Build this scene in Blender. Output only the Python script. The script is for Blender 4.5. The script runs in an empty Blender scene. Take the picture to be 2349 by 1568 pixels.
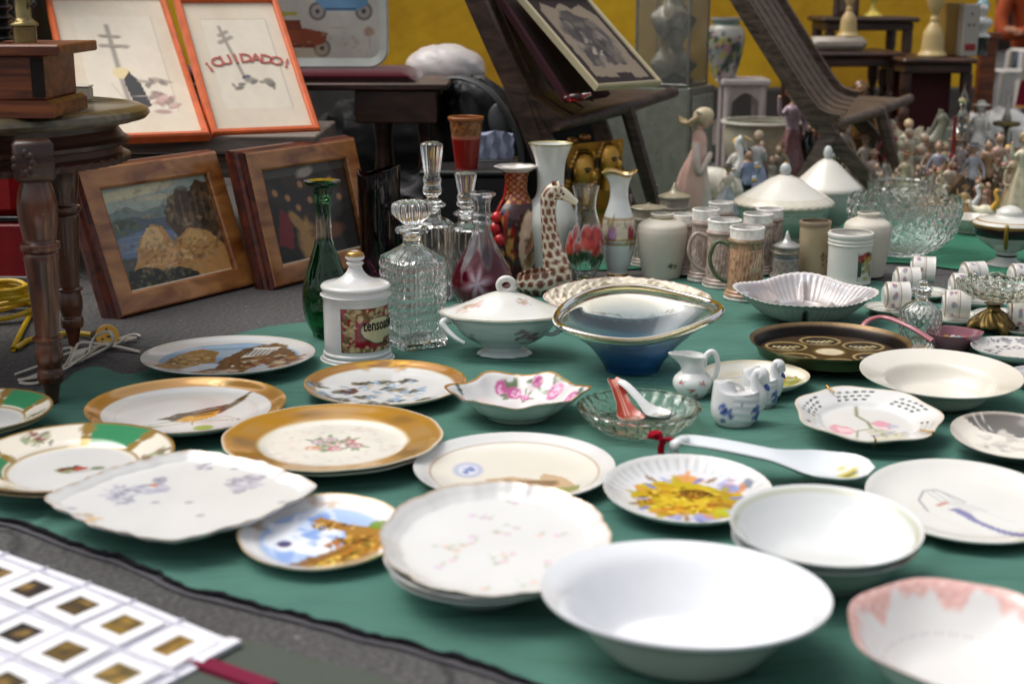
import bpy, math, random
import numpy as np
from mathutils import Vector, Matrix

# ------------------------------------------------------------------ camera
scene = bpy.context.scene
COL = scene.collection
CH = 0.60                      # camera height (m)
PITCH = math.radians(14.0)
FPX, CX, CY = 3262.5, 1174.5, 784.0   # measured on a 2349 x 1568 view of the photograph
cd = bpy.data.cameras.new('camera'); cam = bpy.data.objects.new('camera', cd); COL.objects.link(cam)
cam.location = (0, 0, CH); cam.rotation_euler = (math.pi/2 - PITCH, 0, 0)
cd.lens = 50; cd.sensor_width = 36; cd.clip_start = 0.05; cd.clip_end = 300
cd.dof.use_dof = True; cd.dof.focus_distance = 2.42; cd.dof.aperture_fstop = 4.2
cd.dof.aperture_blades = 0
scene.camera = cam

# ------------------------------------------------------------------ light
SUN_EL, SUN_AZ = math.radians(62), math.radians(-75)   # azimuth from +Y (away) towards +X
w = bpy.data.worlds.new('World'); scene.world = w; w.use_nodes = True
nt = w.node_tree; nt.nodes.clear()
sky = nt.nodes.new('ShaderNodeTexSky'); sky.sky_type = 'NISHITA'; sky.sun_disc = False
sky.sun_elevation = SUN_EL; sky.sun_rotation = SUN_AZ; sky.air_density = 1.0; sky.dust_density = 6.0; sky.ozone_density = 0.6
hs = nt.nodes.new('ShaderNodeHueSaturation'); hs.inputs['Saturation'].default_value = 0.25
bg = nt.nodes.new('ShaderNodeBackground'); bg.inputs['Strength'].default_value = 0.15
wo = nt.nodes.new('ShaderNodeOutputWorld')
nt.links.new(sky.outputs[0], hs.inputs['Color']); nt.links.new(hs.outputs[0], bg.inputs['Color']); nt.links.new(bg.outputs[0], wo.inputs['Surface'])
sd = bpy.data.lights.new('sun', 'SUN'); sd.energy = 0.85; sd.angle = math.radians(50); sd.color = (1.0, 0.96, 0.90)
sun = bpy.data.objects.new('sun', sd); COL.objects.link(sun)
sv = Vector((math.sin(SUN_AZ)*math.cos(SUN_EL), math.cos(SUN_AZ)*math.cos(SUN_EL), math.sin(SUN_EL)))
sun.rotation_euler = (-sv).to_track_quat('-Z', 'Y').to_euler(); sun.location = sv*8
scene.view_settings.view_transform = 'Standard'; scene.view_settings.look = 'None'
scene.view_settings.exposure = 0.16; scene.view_settings.gamma = 1.0
scene.cycles.max_bounces = 14; scene.cycles.transmission_bounces = 14; scene.cycles.transparent_max_bounces = 12
scene.cycles.diffuse_bounces = 4; scene.cycles.glossy_bounces = 6
scene.cycles.sample_clamp_indirect = 6.0

# ------------------------------------------------------------------ pixel -> world
cP, sP = math.cos(PITCH), math.sin(PITCH)
def ray(x, y):
    dx = (x-CX)/FPX; dy = -(y-CY)/FPX
    return Vector((dx, cP + dy*sP, -sP + dy*cP))
def gp(x, y, z=0.0):                # point on height z seen at view pixel x, y
    d = ray(x, y); t = (z-CH)/d.z
    return Vector((0, 0, CH)) + d*t
def yp(x, y, Y):                    # point on the vertical plane at distance Y
    d = ray(x, y); return Vector((0, 0, CH)) + d*(Y/d.y)
def sc(p):                          # view pixels per metre at p
    return FPX/(p[1]*cP - (p[2]-CH)*sP)
def proj(p):
    f = p[1]*cP - (p[2]-CH)*sP; u = p[1]*sP + (p[2]-CH)*cP
    return (CX + FPX*p[0]/f, CY - FPX*u/f)

# ------------------------------------------------------------------ colour helpers
def C(h, a=0.0, k=1.0):             # '#rrggbb' as seen -> linear rgba (alpha = metalness)
    h = h.lstrip('#'); o = []
    for i in (0, 2, 4):
        v = int(h[i:i+2], 16)/255
        o.append((v/12.92 if v <= 0.04045 else ((v+0.055)/1.055)**2.4)*k)
    return np.array(o+[a])
WHITE = np.array([0.70, 0.695, 0.68, 0.0]); COOL = np.array([0.76, 0.785, 0.80, 0.0]); CREAM = C('#ece4d4')
GOLD = np.array([0.62, 0.34, 0.07, 0.55])

def rs(*a): return random.Random(hash(a) & 0xffffff if all(isinstance(q, int) for q in a) else 7)

def wav(x, y, s=1.0, seed=0):       # cheap smooth noise in about -1..1
    o = np.zeros_like(x); r = np.random.RandomState(seed)
    for k in range(7):
        a = r.uniform(0, 6.28); f = s*(1.0 + 0.7*k)*r.uniform(.8, 1.2); ph = r.uniform(0, 6.28)
        o += np.sin((x*math.cos(a)+y*math.sin(a))*f*3.1 + ph + 1.3*np.sin((x*math.sin(a)-y*math.cos(a))*f*1.9+ph*2))/(1+0.5*k)
    return o/3.0

class Paint:                        # paints vertex colours in a 2-D pattern space
    def __init__(s, x, y, base):
        s.x = np.asarray(x, float); s.y = np.asarray(y, float); s.r = np.hypot(s.x, s.y); s.t = np.arctan2(s.y, s.x)
        s.c = np.tile(np.asarray(base, float), (len(s.x), 1))
    def mask(s, m, col, a=1.0):
        m = (np.clip(m, 0, 1)*a)[:, None]; s.c = s.c*(1-m) + np.asarray(col)*m; return s
    def ell(s, cx, cy, rx, ry, rot, col, a=1.0, soft=.25, rag=0.0, seed=1):
        c, q = math.cos(math.radians(rot)), math.sin(math.radians(rot))
        dx, dy = s.x-cx, s.y-cy
        d = np.hypot((dx*c+dy*q)/rx, (-dx*q+dy*c)/ry)
        if rag: d = d + rag*wav(s.x/rx*.6, s.y/ry*.6, 2.0, seed)
        return s.mask((1-d)/soft+.5, col, a)
    def poly(s, pts, col, a=1.0, rag=0.0, seed=1):
        x, y = s.x, s.y
        if rag: x = x + rag*wav(s.x, s.y, 5, seed); y = y + rag*wav(s.x, s.y, 5, seed+5)
        ins = np.zeros(len(x), bool); n = len(pts)
        for i in range(n):
            x0, y0 = pts[i]; x1, y1 = pts[(i+1) % n]
            if y0 == y1: continue
            cr = ((y0 > y) != (y1 > y)) & (x < (x1-x0)*(y-y0)/(y1-y0)+x0); ins ^= cr
        return s.mask(ins.astype(float), col, a)
    def line(s, pts, wd, col, a=1.0, soft=.6):
        best = np.full(len(s.x), 9.0)
        for (x0, y0), (x1, y1) in zip(pts, pts[1:]):
            L = (x1-x0)**2+(y1-y0)**2+1e-12
            t = np.clip(((s.x-x0)*(x1-x0)+(s.y-y0)*(y1-y0))/L, 0, 1)
            best = np.minimum(best, np.hypot(s.x-x0-t*(x1-x0), s.y-y0-t*(y1-y0)))
        return s.mask((wd/2-best)/(wd*soft)+.5, col, a)
    def ring(s, r0, r1, col, a=1.0, e=.012):
        return s.mask(np.minimum((s.r-r0)/e+.5, (r1-s.r)/e+.5), col, a)
    def box(s, x0, y0, x1, y1, col, a=1.0):
        return s.mask(((s.x > x0) & (s.x < x1) & (s.y > y0) & (s.y < y1)).astype(float), col, a)
    def spots(s, cx, cy, rx, ry, cols, n, size, seed=1, a=.9, asp=1.8):
        r = random.Random(seed)
        for i in range(n):
            t = r.uniform(0, 6.283); q = math.sqrt(r.random())
            z = size*r.uniform(.5, 1.4)
            s.ell(cx+rx*q*math.cos(t), cy+ry*q*math.sin(t), z*r.uniform(1, asp), z, r.uniform(0, 180), cols[i % len(cols)], a, .5)
        return s
    def rose(s, cx, cy, z, c1, c2, seed=1, leaf=None):
        r = random.Random(seed)
        if leaf is not None:
            for k in range(4):
                t = r.uniform(0, 6.283); s.ell(cx+z*1.3*math.cos(t), cy+z*1.3*math.sin(t), z*.75, z*.3, math.degrees(t), leaf, .85, .4)
        s.ell(cx, cy, z, z*.9, 0, c1, 1, .3, .12, seed)
        for k in range(6):
            t = r.uniform(0, 6.283); q = z*r.uniform(.2, .75)
            s.ell(cx+q*math.cos(t), cy+q*math.sin(t), z*.34, z*.16, math.degrees(t)+90, c2, .75, .5)
        return s
    def tone(s, amt, sc_=3.0, seed=3):
        s.c[:, :3] *= (1+amt*wav(s.x, s.y, sc_, seed))[:, None]; return s

# ------------------------------------------------------------------ geometry
class Geo:
    def __init__(s): s.v = []; s.f = []; s.c = []
    def add(s, V, F, col=None):
        n = sum(len(a) for a in s.v); V = np.asarray(V, float).reshape(-1, 3); s.v.append(V)
        s.f.extend([tuple(i+n for i in f) for f in F])
        if col is None: col = WHITE
        col = np.asarray(col, float)
        s.c.append(col if col.ndim == 2 else np.tile(col, (len(V), 1)))
        return s
    def xf(s, M):                   # transform everything so far
        for i, a in enumerate(s.v):
            s.v[i] = np.array([tuple(M @ Vector(p)) for p in a]) if len(a) else a
        return s

def spl(pts, k=6):                  # Catmull-Rom through 2-D/3-D points; repeat a point for a corner
    P = [np.array(p, float) for p in pts]; out = []
    for i in range(len(P)-1):
        p0 = P[max(i-1, 0)]; p1 = P[i]; p2 = P[i+1]; p3 = P[min(i+2, len(P)-1)]
        if np.allclose(p1, p2): continue
        for j in range(k):
            t = j/k
            out.append(.5*((2*p1)+(-p0+p2)*t+(2*p0-5*p1+4*p2-p3)*t*t+(-p0+3*p1-3*p2+p3)*t**3))
    out.append(P[-1]); return np.array(out)

def ring_mesh(R, closed_u=True, pole0=False, pole1=False):
    """R: (n, m, 3) rings; returns V, F"""
    n, m, _ = R.shape; V = R.reshape(-1, 3); F = []
    mm = m if closed_u else m-1
    for i in range(n-1):
        a = i*m; b = a+m
        for j in range(mm):
            k = (j+1) % m; F.append((a+j, a+k, b+k, b+j))
    if pole0: F.append(tuple(range(m-1, -1, -1)))
    if pole1: F.append(tuple((n-1)*m+j for j in range(m)))
    return V, F

def lathe(g, prof, seg=48, rm=None, zm=None, paint=None, col=None, loc=(0, 0, 0), sx=1, sy=1, cap=(True, True)):
    """prof (n,2) r,z ; rm(th,z,r)->factor ; zm(th,r,z)->dz ; paint(th,z,r,x,y)->(n,4)"""
    P = np.asarray(prof, float)
    if paint is not None or rm is not None:            # enough rows for painted or cut detail
        d = np.hypot(*np.diff(P, axis=0).T); lim = d.sum()/75; o_ = [P[:1]]
        for a_, b_, l_ in zip(P[:-1], P[1:], d):
            k_ = max(1, int(math.ceil(l_/lim))); o_.append(a_+(b_-a_)*(np.arange(1, k_+1)/k_)[:, None])
        P = np.concatenate(o_)
    P[:, 0] = np.maximum(P[:, 0], 1e-4)
    th = np.linspace(0, 2*math.pi, seg, endpoint=False)
    T, Rr = np.meshgrid(th, P[:, 0]); _, Z = np.meshgrid(th, P[:, 1])
    f = rm(T, Z, Rr) if rm else 1.0
    R2 = Rr*f; X = R2*np.cos(T)*sx; Y = R2*np.sin(T)*sy
    Z2 = Z + (zm(T, R2, Z) if zm else 0)
    R = np.stack([X+loc[0], Y+loc[1], Z2+loc[2]], -1)
    V, F = ring_mesh(R, True, cap[0], cap[1])
    # make normals point outward: profile from bottom centre outward/up -> fine
    c = col
    if paint is not None: c = paint(T.ravel(), Z.ravel(), Rr.ravel(), X.ravel(), Y.ravel())
    g.add(V, F, c); return g

def vwall(outer, t, zb=None):       # outer wall profile (bottom -> rim) plus inside, for an open vessel
    o = [tuple(p) for p in outer]; zb = o[0][1]+t if zb is None else zb
    inn = [(r-t, z) for r, z in reversed(o) if r > t*1.5 and z > zb]
    return np.array([(1e-4, o[0][1])]+o+inn+[(1e-4, zb)])

def box(g, cx, cy, cz, sx, sy, sz, col=None, rot=None, bev=0.0):
    """box centred cx.. with full sizes; small bevel on every edge"""
    b = min(bev, sx*.45, sy*.45, sz*.45); V = []; F = []
    if b <= 0:
        for z in (-1, 1):
            for y in (-1, 1):
                for x in (-1, 1): V.append((x*sx/2, y*sy/2, z*sz/2))
        F = [(0, 2, 3, 1), (4, 5, 7, 6), (0, 1, 5, 4), (2, 6, 7, 3), (0, 4, 6, 2), (1, 3, 7, 5)]
    else:
        idx = {}
        for z in (-1, 1):
            for y in (-1, 1):
                for x in (-1, 1):
                    for ax in range(3):
                        p = [x*(sx/2-b), y*(sy/2-b), z*(sz/2-b)]; p[ax] += (x, y, z)[ax]*b
                        idx[(x, y, z, ax)] = len(V); V.append(tuple(p))
        for ax in range(3):
            u, v = [(1, 2), (2, 0), (0, 1)][ax]
            for s in (-1, 1):
                q = []
                for a, c in ((-1, -1), (1, -1), (1, 1), (-1, 1)):
                    k = [0, 0, 0]; k[ax] = s; k[u] = a; k[v] = c; q.append(idx[(k[0], k[1], k[2], ax)])
                F.append(tuple(q) if s > 0 else tuple(reversed(q)))
        for ax in range(3):         # edge strips along axis ax
            u, v = [(1, 2), (2, 0), (0, 1)][ax]
            for a in (-1, 1):
                for c in (-1, 1):
                    def K(s): k = [0, 0, 0]; k[ax] = s; k[u] = a; k[v] = c; return tuple(k)
                    k0, k1 = K(-1), K(1); q = (idx[k0+(u,)], idx[k1+(u,)], idx[k1+(v,)], idx[k0+(v,)])
                    F.append(q if a*c < 0 else tuple(reversed(q)))
        for x in (-1, 1):
            for y in (-1, 1):
                for z in (-1, 1):
                    q = tuple(idx[(x, y, z, k)] for k in range(3)); F.append(q if x*y*z > 0 else tuple(reversed(q)))
    V = np.array(V)
    if rot is not None: V = np.array([tuple(rot @ Vector(p)) for p in V])
    g.add(V+np.array([cx, cy, cz]), F, col); return g

def tube(g, pts, rad, seg=10, col=None, caps=True, flat=1.0, up=(0, 0, 1)):
    P = [Vector(p) for p in pts]; n = len(P); rad = rad if hasattr(rad, '__len__') else [rad]*n
    R = []; U = Vector(up)
    tprev = None
    for i in range(n):
        t = (P[min(i+1, n-1)]-P[max(i-1, 0)]).normalized()
        if tprev is None:
            a = t.cross(U)
            if a.length < 1e-3: a = t.cross(Vector((1, 0, 0)))
            a.normalize()
        else:
            a = (a - t*a.dot(t)); a = a.normalized() if a.length > 1e-6 else t.orthogonal().normalized()
        tprev = t; b = a.cross(t).normalized()
        R.append([tuple(P[i]+(a*math.cos(q)+b*math.sin(q)*flat)*rad[i]) for q in [2*math.pi*k/seg for k in range(seg)]])
    V, F = ring_mesh(np.array(R), True, caps, caps); g.add(V, F, col); return g

def ball(g, c, rx, ry=None, rz=None, col=None, n=10, m=14, rot=None):
    ry = ry or rx; rz = rz or rx; R = []
    for i in range(n+1):
        a = -math.pi/2+math.pi*i/n; cr = max(math.cos(a), .01)
        R.append([(rx*cr*math.cos(2*math.pi*j/m), ry*cr*math.sin(2*math.pi*j/m), rz*math.sin(a)) for j in range(m)])
    V, F = ring_mesh(np.array(R), True, True, True)
    if rot is not None: V = np.array([tuple(rot @ Vector(p)) for p in V])
    g.add(V+np.array(c), F, col); return g

def prism(g, pts, z0, z1, col=None, M=None):       # extruded polygon (pts ccw in xy)
    n = len(pts); V = [(x, y, z0) for x, y in pts]+[(x, y, z1) for x, y in pts]
    F = [tuple(range(n-1, -1, -1)), tuple(range(n, 2*n))]+[(i, (i+1) % n, n+(i+1) % n, n+i) for i in range(n)]
    if M is not None: V = [tuple(M @ Vector(p)) for p in V]
    g.add(V, F, col); return g

def mesh(name, g, mat, parent=None, smooth=35, loc=None):
    me = bpy.data.meshes.new(name)
    V = np.concatenate(g.v); c = np.concatenate(g.c)
    me.from_pydata(V.tolist(), [], g.f)
    at = me.color_attributes.new('Col', 'FLOAT_COLOR', 'POINT'); at.data.foreach_set('color', c.astype(np.float32).ravel())
    if smooth:
        me.polygons.foreach_set('use_smooth', [True]*len(me.polygons))
        if smooth < 180:
            try: me.set_sharp_from_angle(angle=math.radians(smooth))
            except Exception: pass
    me.materials.append(mat); me.update()
    o = bpy.data.objects.new(name, me); COL.objects.link(o)
    if parent is not None: o.parent = parent
    if loc is not None: o.location = loc
    return o
def tag(o, label=None, cat=None, group=None, kind=None):
    if label: o['label'] = label
    if cat: o['category'] = cat
    if group: o['group'] = group
    if kind: o['kind'] = kind
    return o
def thing(name, label, cat, loc=(0, 0, 0), group=None, rz=0.0):
    o = bpy.data.objects.new(name, None); COL.objects.link(o); o.location = loc; o.rotation_euler = (0, 0, rz)
    o.empty_display_size = .05
    return tag(o, label, cat, group)
def tree_copy(o, parent=None):
    c = o.copy(); COL.objects.link(c)
    if parent is not None: c.parent = parent
    for ch in list(o.children): tree_copy(ch, c)
    return c

# ------------------------------------------------------------------ materials
def base_mat(name):
    m = bpy.data.materials.new(name); m.use_nodes = True; n = m.node_tree
    return m, n, n.nodes['Principled BSDF']
def painted(name, rough=.3, spec=.5, coat=0.0, bump=0.0, bscale=200.0, mottle=0.0, mscale=20.0, trans=0.0, metal_attr=True, rvar=0.0, sss=0.0, detail=3.0):
    m, n, b = base_mat(name); L = n.links
    a = n.nodes.new('ShaderNodeVertexColor'); a.layer_name = 'Col'
    tc = n.nodes.new('ShaderNodeTexCoord'); src = a.outputs['Color']
    if mottle:
        nz = n.nodes.new('ShaderNodeTexNoise'); nz.inputs['Scale'].default_value = mscale; nz.inputs['Detail'].default_value = 5
        L.new(tc.outputs['Object'], nz.inputs['Vector'])
        mr = n.nodes.new('ShaderNodeMapRange'); mr.inputs['From Min'].default_value = .3; mr.inputs['From Max'].default_value = .7
        mr.inputs['To Min'].default_value = 1-mottle; mr.inputs['To Max'].default_value = 1+mottle
        L.new(nz.outputs['Fac'], mr.inputs['Value'])
        vm = n.nodes.new('ShaderNodeVectorMath'); vm.operation = 'SCALE'; L.new(src, vm.inputs[0]); L.new(mr.outputs[0], vm.inputs['Scale']); src = vm.outputs[0]
    L.new(src, b.inputs['Base Color'])
    if metal_attr: L.new(a.outputs['Alpha'], b.inputs['Metallic'])
    b.inputs['Roughness'].default_value = rough
    b.inputs['Specular IOR Level'].default_value = spec
    b.inputs['Coat Weight'].default_value = coat; b.inputs['Coat Roughness'].default_value = .05
    if trans == 'attr':
        iv = n.nodes.new('ShaderNodeMath'); iv.operation = 'SUBTRACT'; iv.inputs[0].default_value = 1.0; L.new(a.outputs['Alpha'], iv.inputs[1]); L.new(iv.outputs[0], b.inputs['Transmission Weight'])
    elif trans: b.inputs['Transmission Weight'].default_value = trans
    if sss: b.inputs['Subsurface Weight'].default_value = sss; b.inputs['Subsurface Scale'].default_value = .01
    if rvar:
        n2 = n.nodes.new('ShaderNodeTexNoise'); n2.inputs['Scale'].default_value = 35; n2.inputs['Detail'].default_value = 4
        L.new(tc.outputs['Object'], n2.inputs['Vector'])
        m2 = n.nodes.new('ShaderNodeMapRange'); m2.inputs['To Min'].default_value = max(0, rough-rvar); m2.inputs['To Max'].default_value = rough+rvar
        L.new(n2.outputs['Fac'], m2.inputs['Value']); L.new(m2.outputs[0], b.inputs['Roughness'])
    if bump:
        n3 = n.nodes.new('ShaderNodeTexNoise'); n3.inputs['Scale'].default_value = bscale; n3.inputs['Detail'].default_value = detail
        L.new(tc.outputs['Object'], n3.inputs['Vector'])
        bp = n.nodes.new('ShaderNodeBump'); bp.inputs['Strength'].default_value = bump; bp.inputs['Distance'].default_value = .002
        L.new(n3.outputs['Fac'], bp.inputs['Height']); L.new(bp.outputs[0], b.inputs['Normal'])
    return m
def wood(name, c0, c1, rough=.4, scale=(3, 40, 40), bump=.15, coat=0.0, amt=1.0):
    m, n, b = base_mat(name); L = n.links
    tc = n.nodes.new('ShaderNodeTexCoord'); mp = n.nodes.new('ShaderNodeMapping'); mp.inputs['Scale'].default_value = scale
    nz = n.nodes.new('ShaderNodeTexNoise'); nz.inputs['Scale'].default_value = 1.0; nz.inputs['Detail'].default_value = 6; nz.inputs['Distortion'].default_value = 1.2
    L.new(tc.outputs['Object'], mp.inputs[0]); L.new(mp.outputs[0], nz.inputs['Vector'])
    cr = n.nodes.new('ShaderNodeValToRGB'); cr.color_ramp.elements[0].position = .35; cr.color_ramp.elements[1].position = .68
    cr.color_ramp.elements[0].color = (*C(c0)[:3], 1); cr.color_ramp.elements[1].color = (*C(c1)[:3], 1)
    L.new(nz.outputs['Fac'], cr.inputs[0]); L.new(cr.outputs[0], b.inputs['Base Color'])
    b.inputs['Roughness'].default_value = rough; b.inputs['Coat Weight'].default_value = coat; b.inputs['Coat Roughness'].default_value = .12
    bp = n.nodes.new('ShaderNodeBump'); bp.inputs['Strength'].default_value = bump; bp.inputs['Distance'].default_value = .002
    L.new(nz.outputs['Fac'], bp.inputs['Height']); L.new(bp.outputs[0], b.inputs['Normal'])
    return m
def glass(name, col=(1, 1, 1), rough=.01, ior=1.5, bump=0.0, bscale=60, trans=1.0):
    m, n, b = base_mat(name); L = n.links
    b.inputs['Base Color'].default_value = (*col, 1); b.inputs['Roughness'].default_value = rough
    b.inputs['Transmission Weight'].default_value = trans; b.inputs['IOR'].default_value = ior
    if bump:
        tc = n.nodes.new('ShaderNodeTexCoord'); n3 = n.nodes.new('ShaderNodeTexVoronoi'); n3.inputs['Scale'].default_value = bscale
        L.new(tc.outputs['Object'], n3.inputs['Vector'])
        bp = n.nodes.new('ShaderNodeBump'); bp.inputs['Strength'].default_value = bump; bp.inputs['Distance'].default_value = .003
        L.new(n3.outputs['Distance'], bp.inputs['Height']); L.new(bp.outputs[0], b.inputs['Normal'])
    return m

M_CER = painted('glazed_ceramic', .12, .5, .35, bump=.03, bscale=25, mottle=.03, mscale=14)
M_BISQ = painted('bisque_ceramic', .38, .4, 0, bump=.12, bscale=60, mottle=.06)
M_STONE = painted('stoneware', .32, .45, .15, bump=.55, bscale=75, mottle=.28, mscale=60, detail=5)
M_MAT = painted('matte_paint', .7, .3, 0, bump=.15, bscale=120, mottle=.08)
M_PRINT = painted('printed_paper', .6, .3, 0, mottle=.05, mscale=8)
M_GLAZEPIC = painted('print_behind_varnish', .35, .4, .3, mottle=.06, mscale=12)
M_PLAST = painted('plastic', .35, .5, 0, mottle=.05)
M_CLOTHG = painted('woven_fabric', .92, .15, 0, bump=.4, bscale=350, mottle=.10, mscale=5)
M_METAL = painted('metal', .32, .5, 0, bump=.15, bscale=90, mottle=.15, mscale=40, rvar=.15)
M_ENAMEL = painted('enamelled_steel', .4, .5, .1, bump=.05, bscale=20, mottle=.22, mscale=9)
M_FIG = painted('figurine_glaze', .25, .5, .2, bump=.35, bscale=120, mottle=.18, mscale=55)
M_DWOOD = wood('dark_wood', '#26150f', '#4e2c1e', .38, (6, 6, 30), .2, .15)
M_LEGW = wood('turned_walnut', '#351a0e', '#704028', .28, (40, 40, 6), .12, .4)
M_TOPW = wood('worn_table_top', '#3e3526', '#756a50', .30, (3, 22, 22), .08, .3)
M_BURL = wood('burl_veneer', '#7c4318', '#bd7f45', .3, (9, 22, 14), .06, .5)
M_MOLD = wood('red_brown_moulding', '#32100a', '#6b2a17', .3, (4, 30, 30), .1, .3)
M_ORANGE = painted('orange_lacquer', .45, .4, .1, mottle=.18, mscale=25)
M_GREYW = wood('weathered_wood', '#5a5049', '#8a7c70', .85, (3, 60, 60), .5)
M_REDW = wood('reddish_box_wood', '#4a1f0d', '#8a4a24', .4, (5, 30, 50), .25, .2)
M_SLATW = wood('grey_brown_slats', '#3a2d25', '#6c5a4d', .5, (6, 60, 60), .3)
M_CHAIRW = wood('dark_chair_wood', '#2a1d18', '#523d31', .5, (6, 40, 40), .3)
M_CUT = glass('deep_cut_crystal', (1, 1, 1), .0, 1.52, .30, 60)
M_GLASS = glass('clear_glass', (.97, .985, .98), .01)
M_CRYST = glass('cut_crystal', (.98, .99, .985), .015, 1.54)
M_GREENG = glass('green_glass', (.10, .48, .20), .02)
M_DARKG = glass('dark_purple_glass', (.10, .02, .045), .03)
# ================================================================== SETTING
def mat_asphalt():
    m, n, b = base_mat('asphalt'); L = n.links
    tc = n.nodes.new('ShaderNodeTexCoord')
    a = n.nodes.new('ShaderNodeTexNoise'); a.inputs['Scale'].default_value = 1.6; a.inputs['Detail'].default_value = 6
    s = n.nodes.new('ShaderNodeTexNoise'); s.inputs['Scale'].default_value = 160; s.inputs['Detail'].default_value = 3
    v = n.nodes.new('ShaderNodeTexVoronoi'); v.inputs['Scale'].default_value = 95
    for q in (a, s, v): L.new(tc.outputs['Object'], q.inputs['Vector'])
    cr = n.nodes.new('ShaderNodeValToRGB'); cr.color_ramp.elements[0].position = .3; cr.color_ramp.elements[1].position = .7
    cr.color_ramp.elements[0].color = (.052, .049, .049, 1); cr.color_ramp.elements[1].color = (.086, .083, .084, 1)
    L.new(a.outputs['Fac'], cr.inputs[0])
    c2 = n.nodes.new('ShaderNodeValToRGB'); c2.color_ramp.elements[0].position = .42; c2.color_ramp.elements[1].position = .66
    c2.color_ramp.elements[0].color = (.75, .75, .75, 1); c2.color_ramp.elements[1].color = (1.38, 1.37, 1.33, 1)
    L.new(s.outputs['Fac'], c2.inputs[0])
    mx = n.nodes.new('ShaderNodeMix'); mx.data_type = 'RGBA'; mx.blend_type = 'MULTIPLY'; mx.inputs[0].default_value = 1
    L.new(cr.outputs[0], mx.inputs[6]); L.new(c2.outputs[0], mx.inputs[7])
    cv = n.nodes.new('ShaderNodeTexVoronoi'); cv.feature = 'DISTANCE_TO_EDGE'; cv.inputs['Scale'].default_value = 1.7
    dn = n.nodes.new('ShaderNodeTexNoise'); dn.inputs['Scale'].default_value = 5; dn.inputs['Detail'].default_value = 5; L.new(tc.outputs['Object'], dn.inputs['Vector'])
    vm = n.nodes.new('ShaderNodeMix'); vm.data_type = 'RGBA'; vm.inputs[0].default_value = .10; L.new(tc.outputs['Object'], vm.inputs[6]); L.new(dn.outputs['Color'], vm.inputs[7]); L.new(vm.outputs[2], cv.inputs['Vector'])
    ck = n.nodes.new('ShaderNodeMapRange'); ck.inputs['From Max'].default_value = .012; ck.inputs['To Min'].default_value = .35; ck.inputs['To Max'].default_value = 1; L.new(cv.outputs['Distance'], ck.inputs['Value'])
    sp = n.nodes.new('ShaderNodeTexVoronoi'); sp.inputs['Scale'].default_value = 28; L.new(tc.outputs['Object'], sp.inputs['Vector'])
    s2 = n.nodes.new('ShaderNodeMapRange'); s2.inputs['From Min'].default_value = .06; s2.inputs['From Max'].default_value = .10; s2.inputs['To Min'].default_value = 2.6; s2.inputs['To Max'].default_value = 1; L.new(sp.outputs['Distance'], s2.inputs['Value'])
    mm = n.nodes.new('ShaderNodeMath'); mm.operation = 'MULTIPLY'; L.new(ck.outputs[0], mm.inputs[0]); L.new(s2.outputs[0], mm.inputs[1])
    sm_ = n.nodes.new('ShaderNodeVectorMath'); sm_.operation = 'SCALE'; L.new(mx.outputs[2], sm_.inputs[0]); L.new(mm.outputs[0], sm_.inputs['Scale']); L.new(sm_.outputs[0], b.inputs['Base Color'])
    b.inputs['Roughness'].default_value = .85
    bp = n.nodes.new('ShaderNodeBump'); bp.inputs['Strength'].default_value = .8; bp.inputs['Distance'].default_value = .003
    L.new(v.outputs['Distance'], bp.inputs['Height']); L.new(bp.outputs[0], b.inputs['Normal'])
    return m
g = Geo(); g.add([(-60, -20, 0), (60, -20, 0), (60, 60, 0), (-60, 60, 0)], [(0, 1, 2, 3)], WHITE)
tag(mesh('ground', g, mat_asphalt(), smooth=0), kind='structure')
g = Geo(); box(g, -5.03, 5.48, .035, 14, .9, .07, C('#6a655f'), bev=.01)
tag(mesh('pavement', g, painted('pavement_stone', .9, .3, 0, bump=.5, bscale=60, mottle=.25, mscale=5), smooth=0), kind='structure')

# wall of the house behind the stall: ochre yellow paint over a grey plinth
def mat_wall():
    m, n, b = base_mat('yellow_wall_paint'); L = n.links
    tc = n.nodes.new('ShaderNodeTexCoord')
    a = n.nodes.new('ShaderNodeTexNoise'); a.inputs['Scale'].default_value = 2.2; a.inputs['Detail'].default_value = 9; a.inputs['Roughness'].default_value = .62
    L.new(tc.outputs['Object'], a.inputs['Vector'])
    cr = n.nodes.new('ShaderNodeValToRGB'); cr.color_ramp.elements[0].position = .3; cr.color_ramp.elements[1].position = .7
    cr.color_ramp.elements[0].color = (*C('#b98408')[:3], 1); cr.color_ramp.elements[1].color = (*C('#f2c01c')[:3], 1)
    L.new(a.outputs['Fac'], cr.inputs[0]); L.new(cr.outputs[0], b.inputs['Base Color']); b.inputs['Roughness'].default_value = .75
    s = n.nodes.new('ShaderNodeTexNoise'); s.inputs['Scale'].default_value = 30; L.new(tc.outputs['Object'], s.inputs['Vector'])
    bp = n.nodes.new('ShaderNodeBump'); bp.inputs['Strength'].default_value = .3; bp.inputs['Distance'].default_value = .01
    L.new(s.outputs['Fac'], bp.inputs['Height']); L.new(bp.outputs[0], b.inputs['Normal']); return m
wall = thing('wall', 'ochre yellow painted house wall above a grey plinth behind the stall', 'wall', (-5.03, 6.1, 0))
g = Geo(); box(g, 0, 0, 1.75, 14, .3, 3.1); mesh('painted_wall', g, mat_wall(), wall, 0)
g = Geo(); box(g, 0, -.02, .10, 14, .32, .2, C('#4c4845'), bev=.01)
mesh('plinth', g, painted('plinth_render', .9, .3, 0, bump=.4, bscale=40, mottle=.3, mscale=6), wall, 0)

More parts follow.
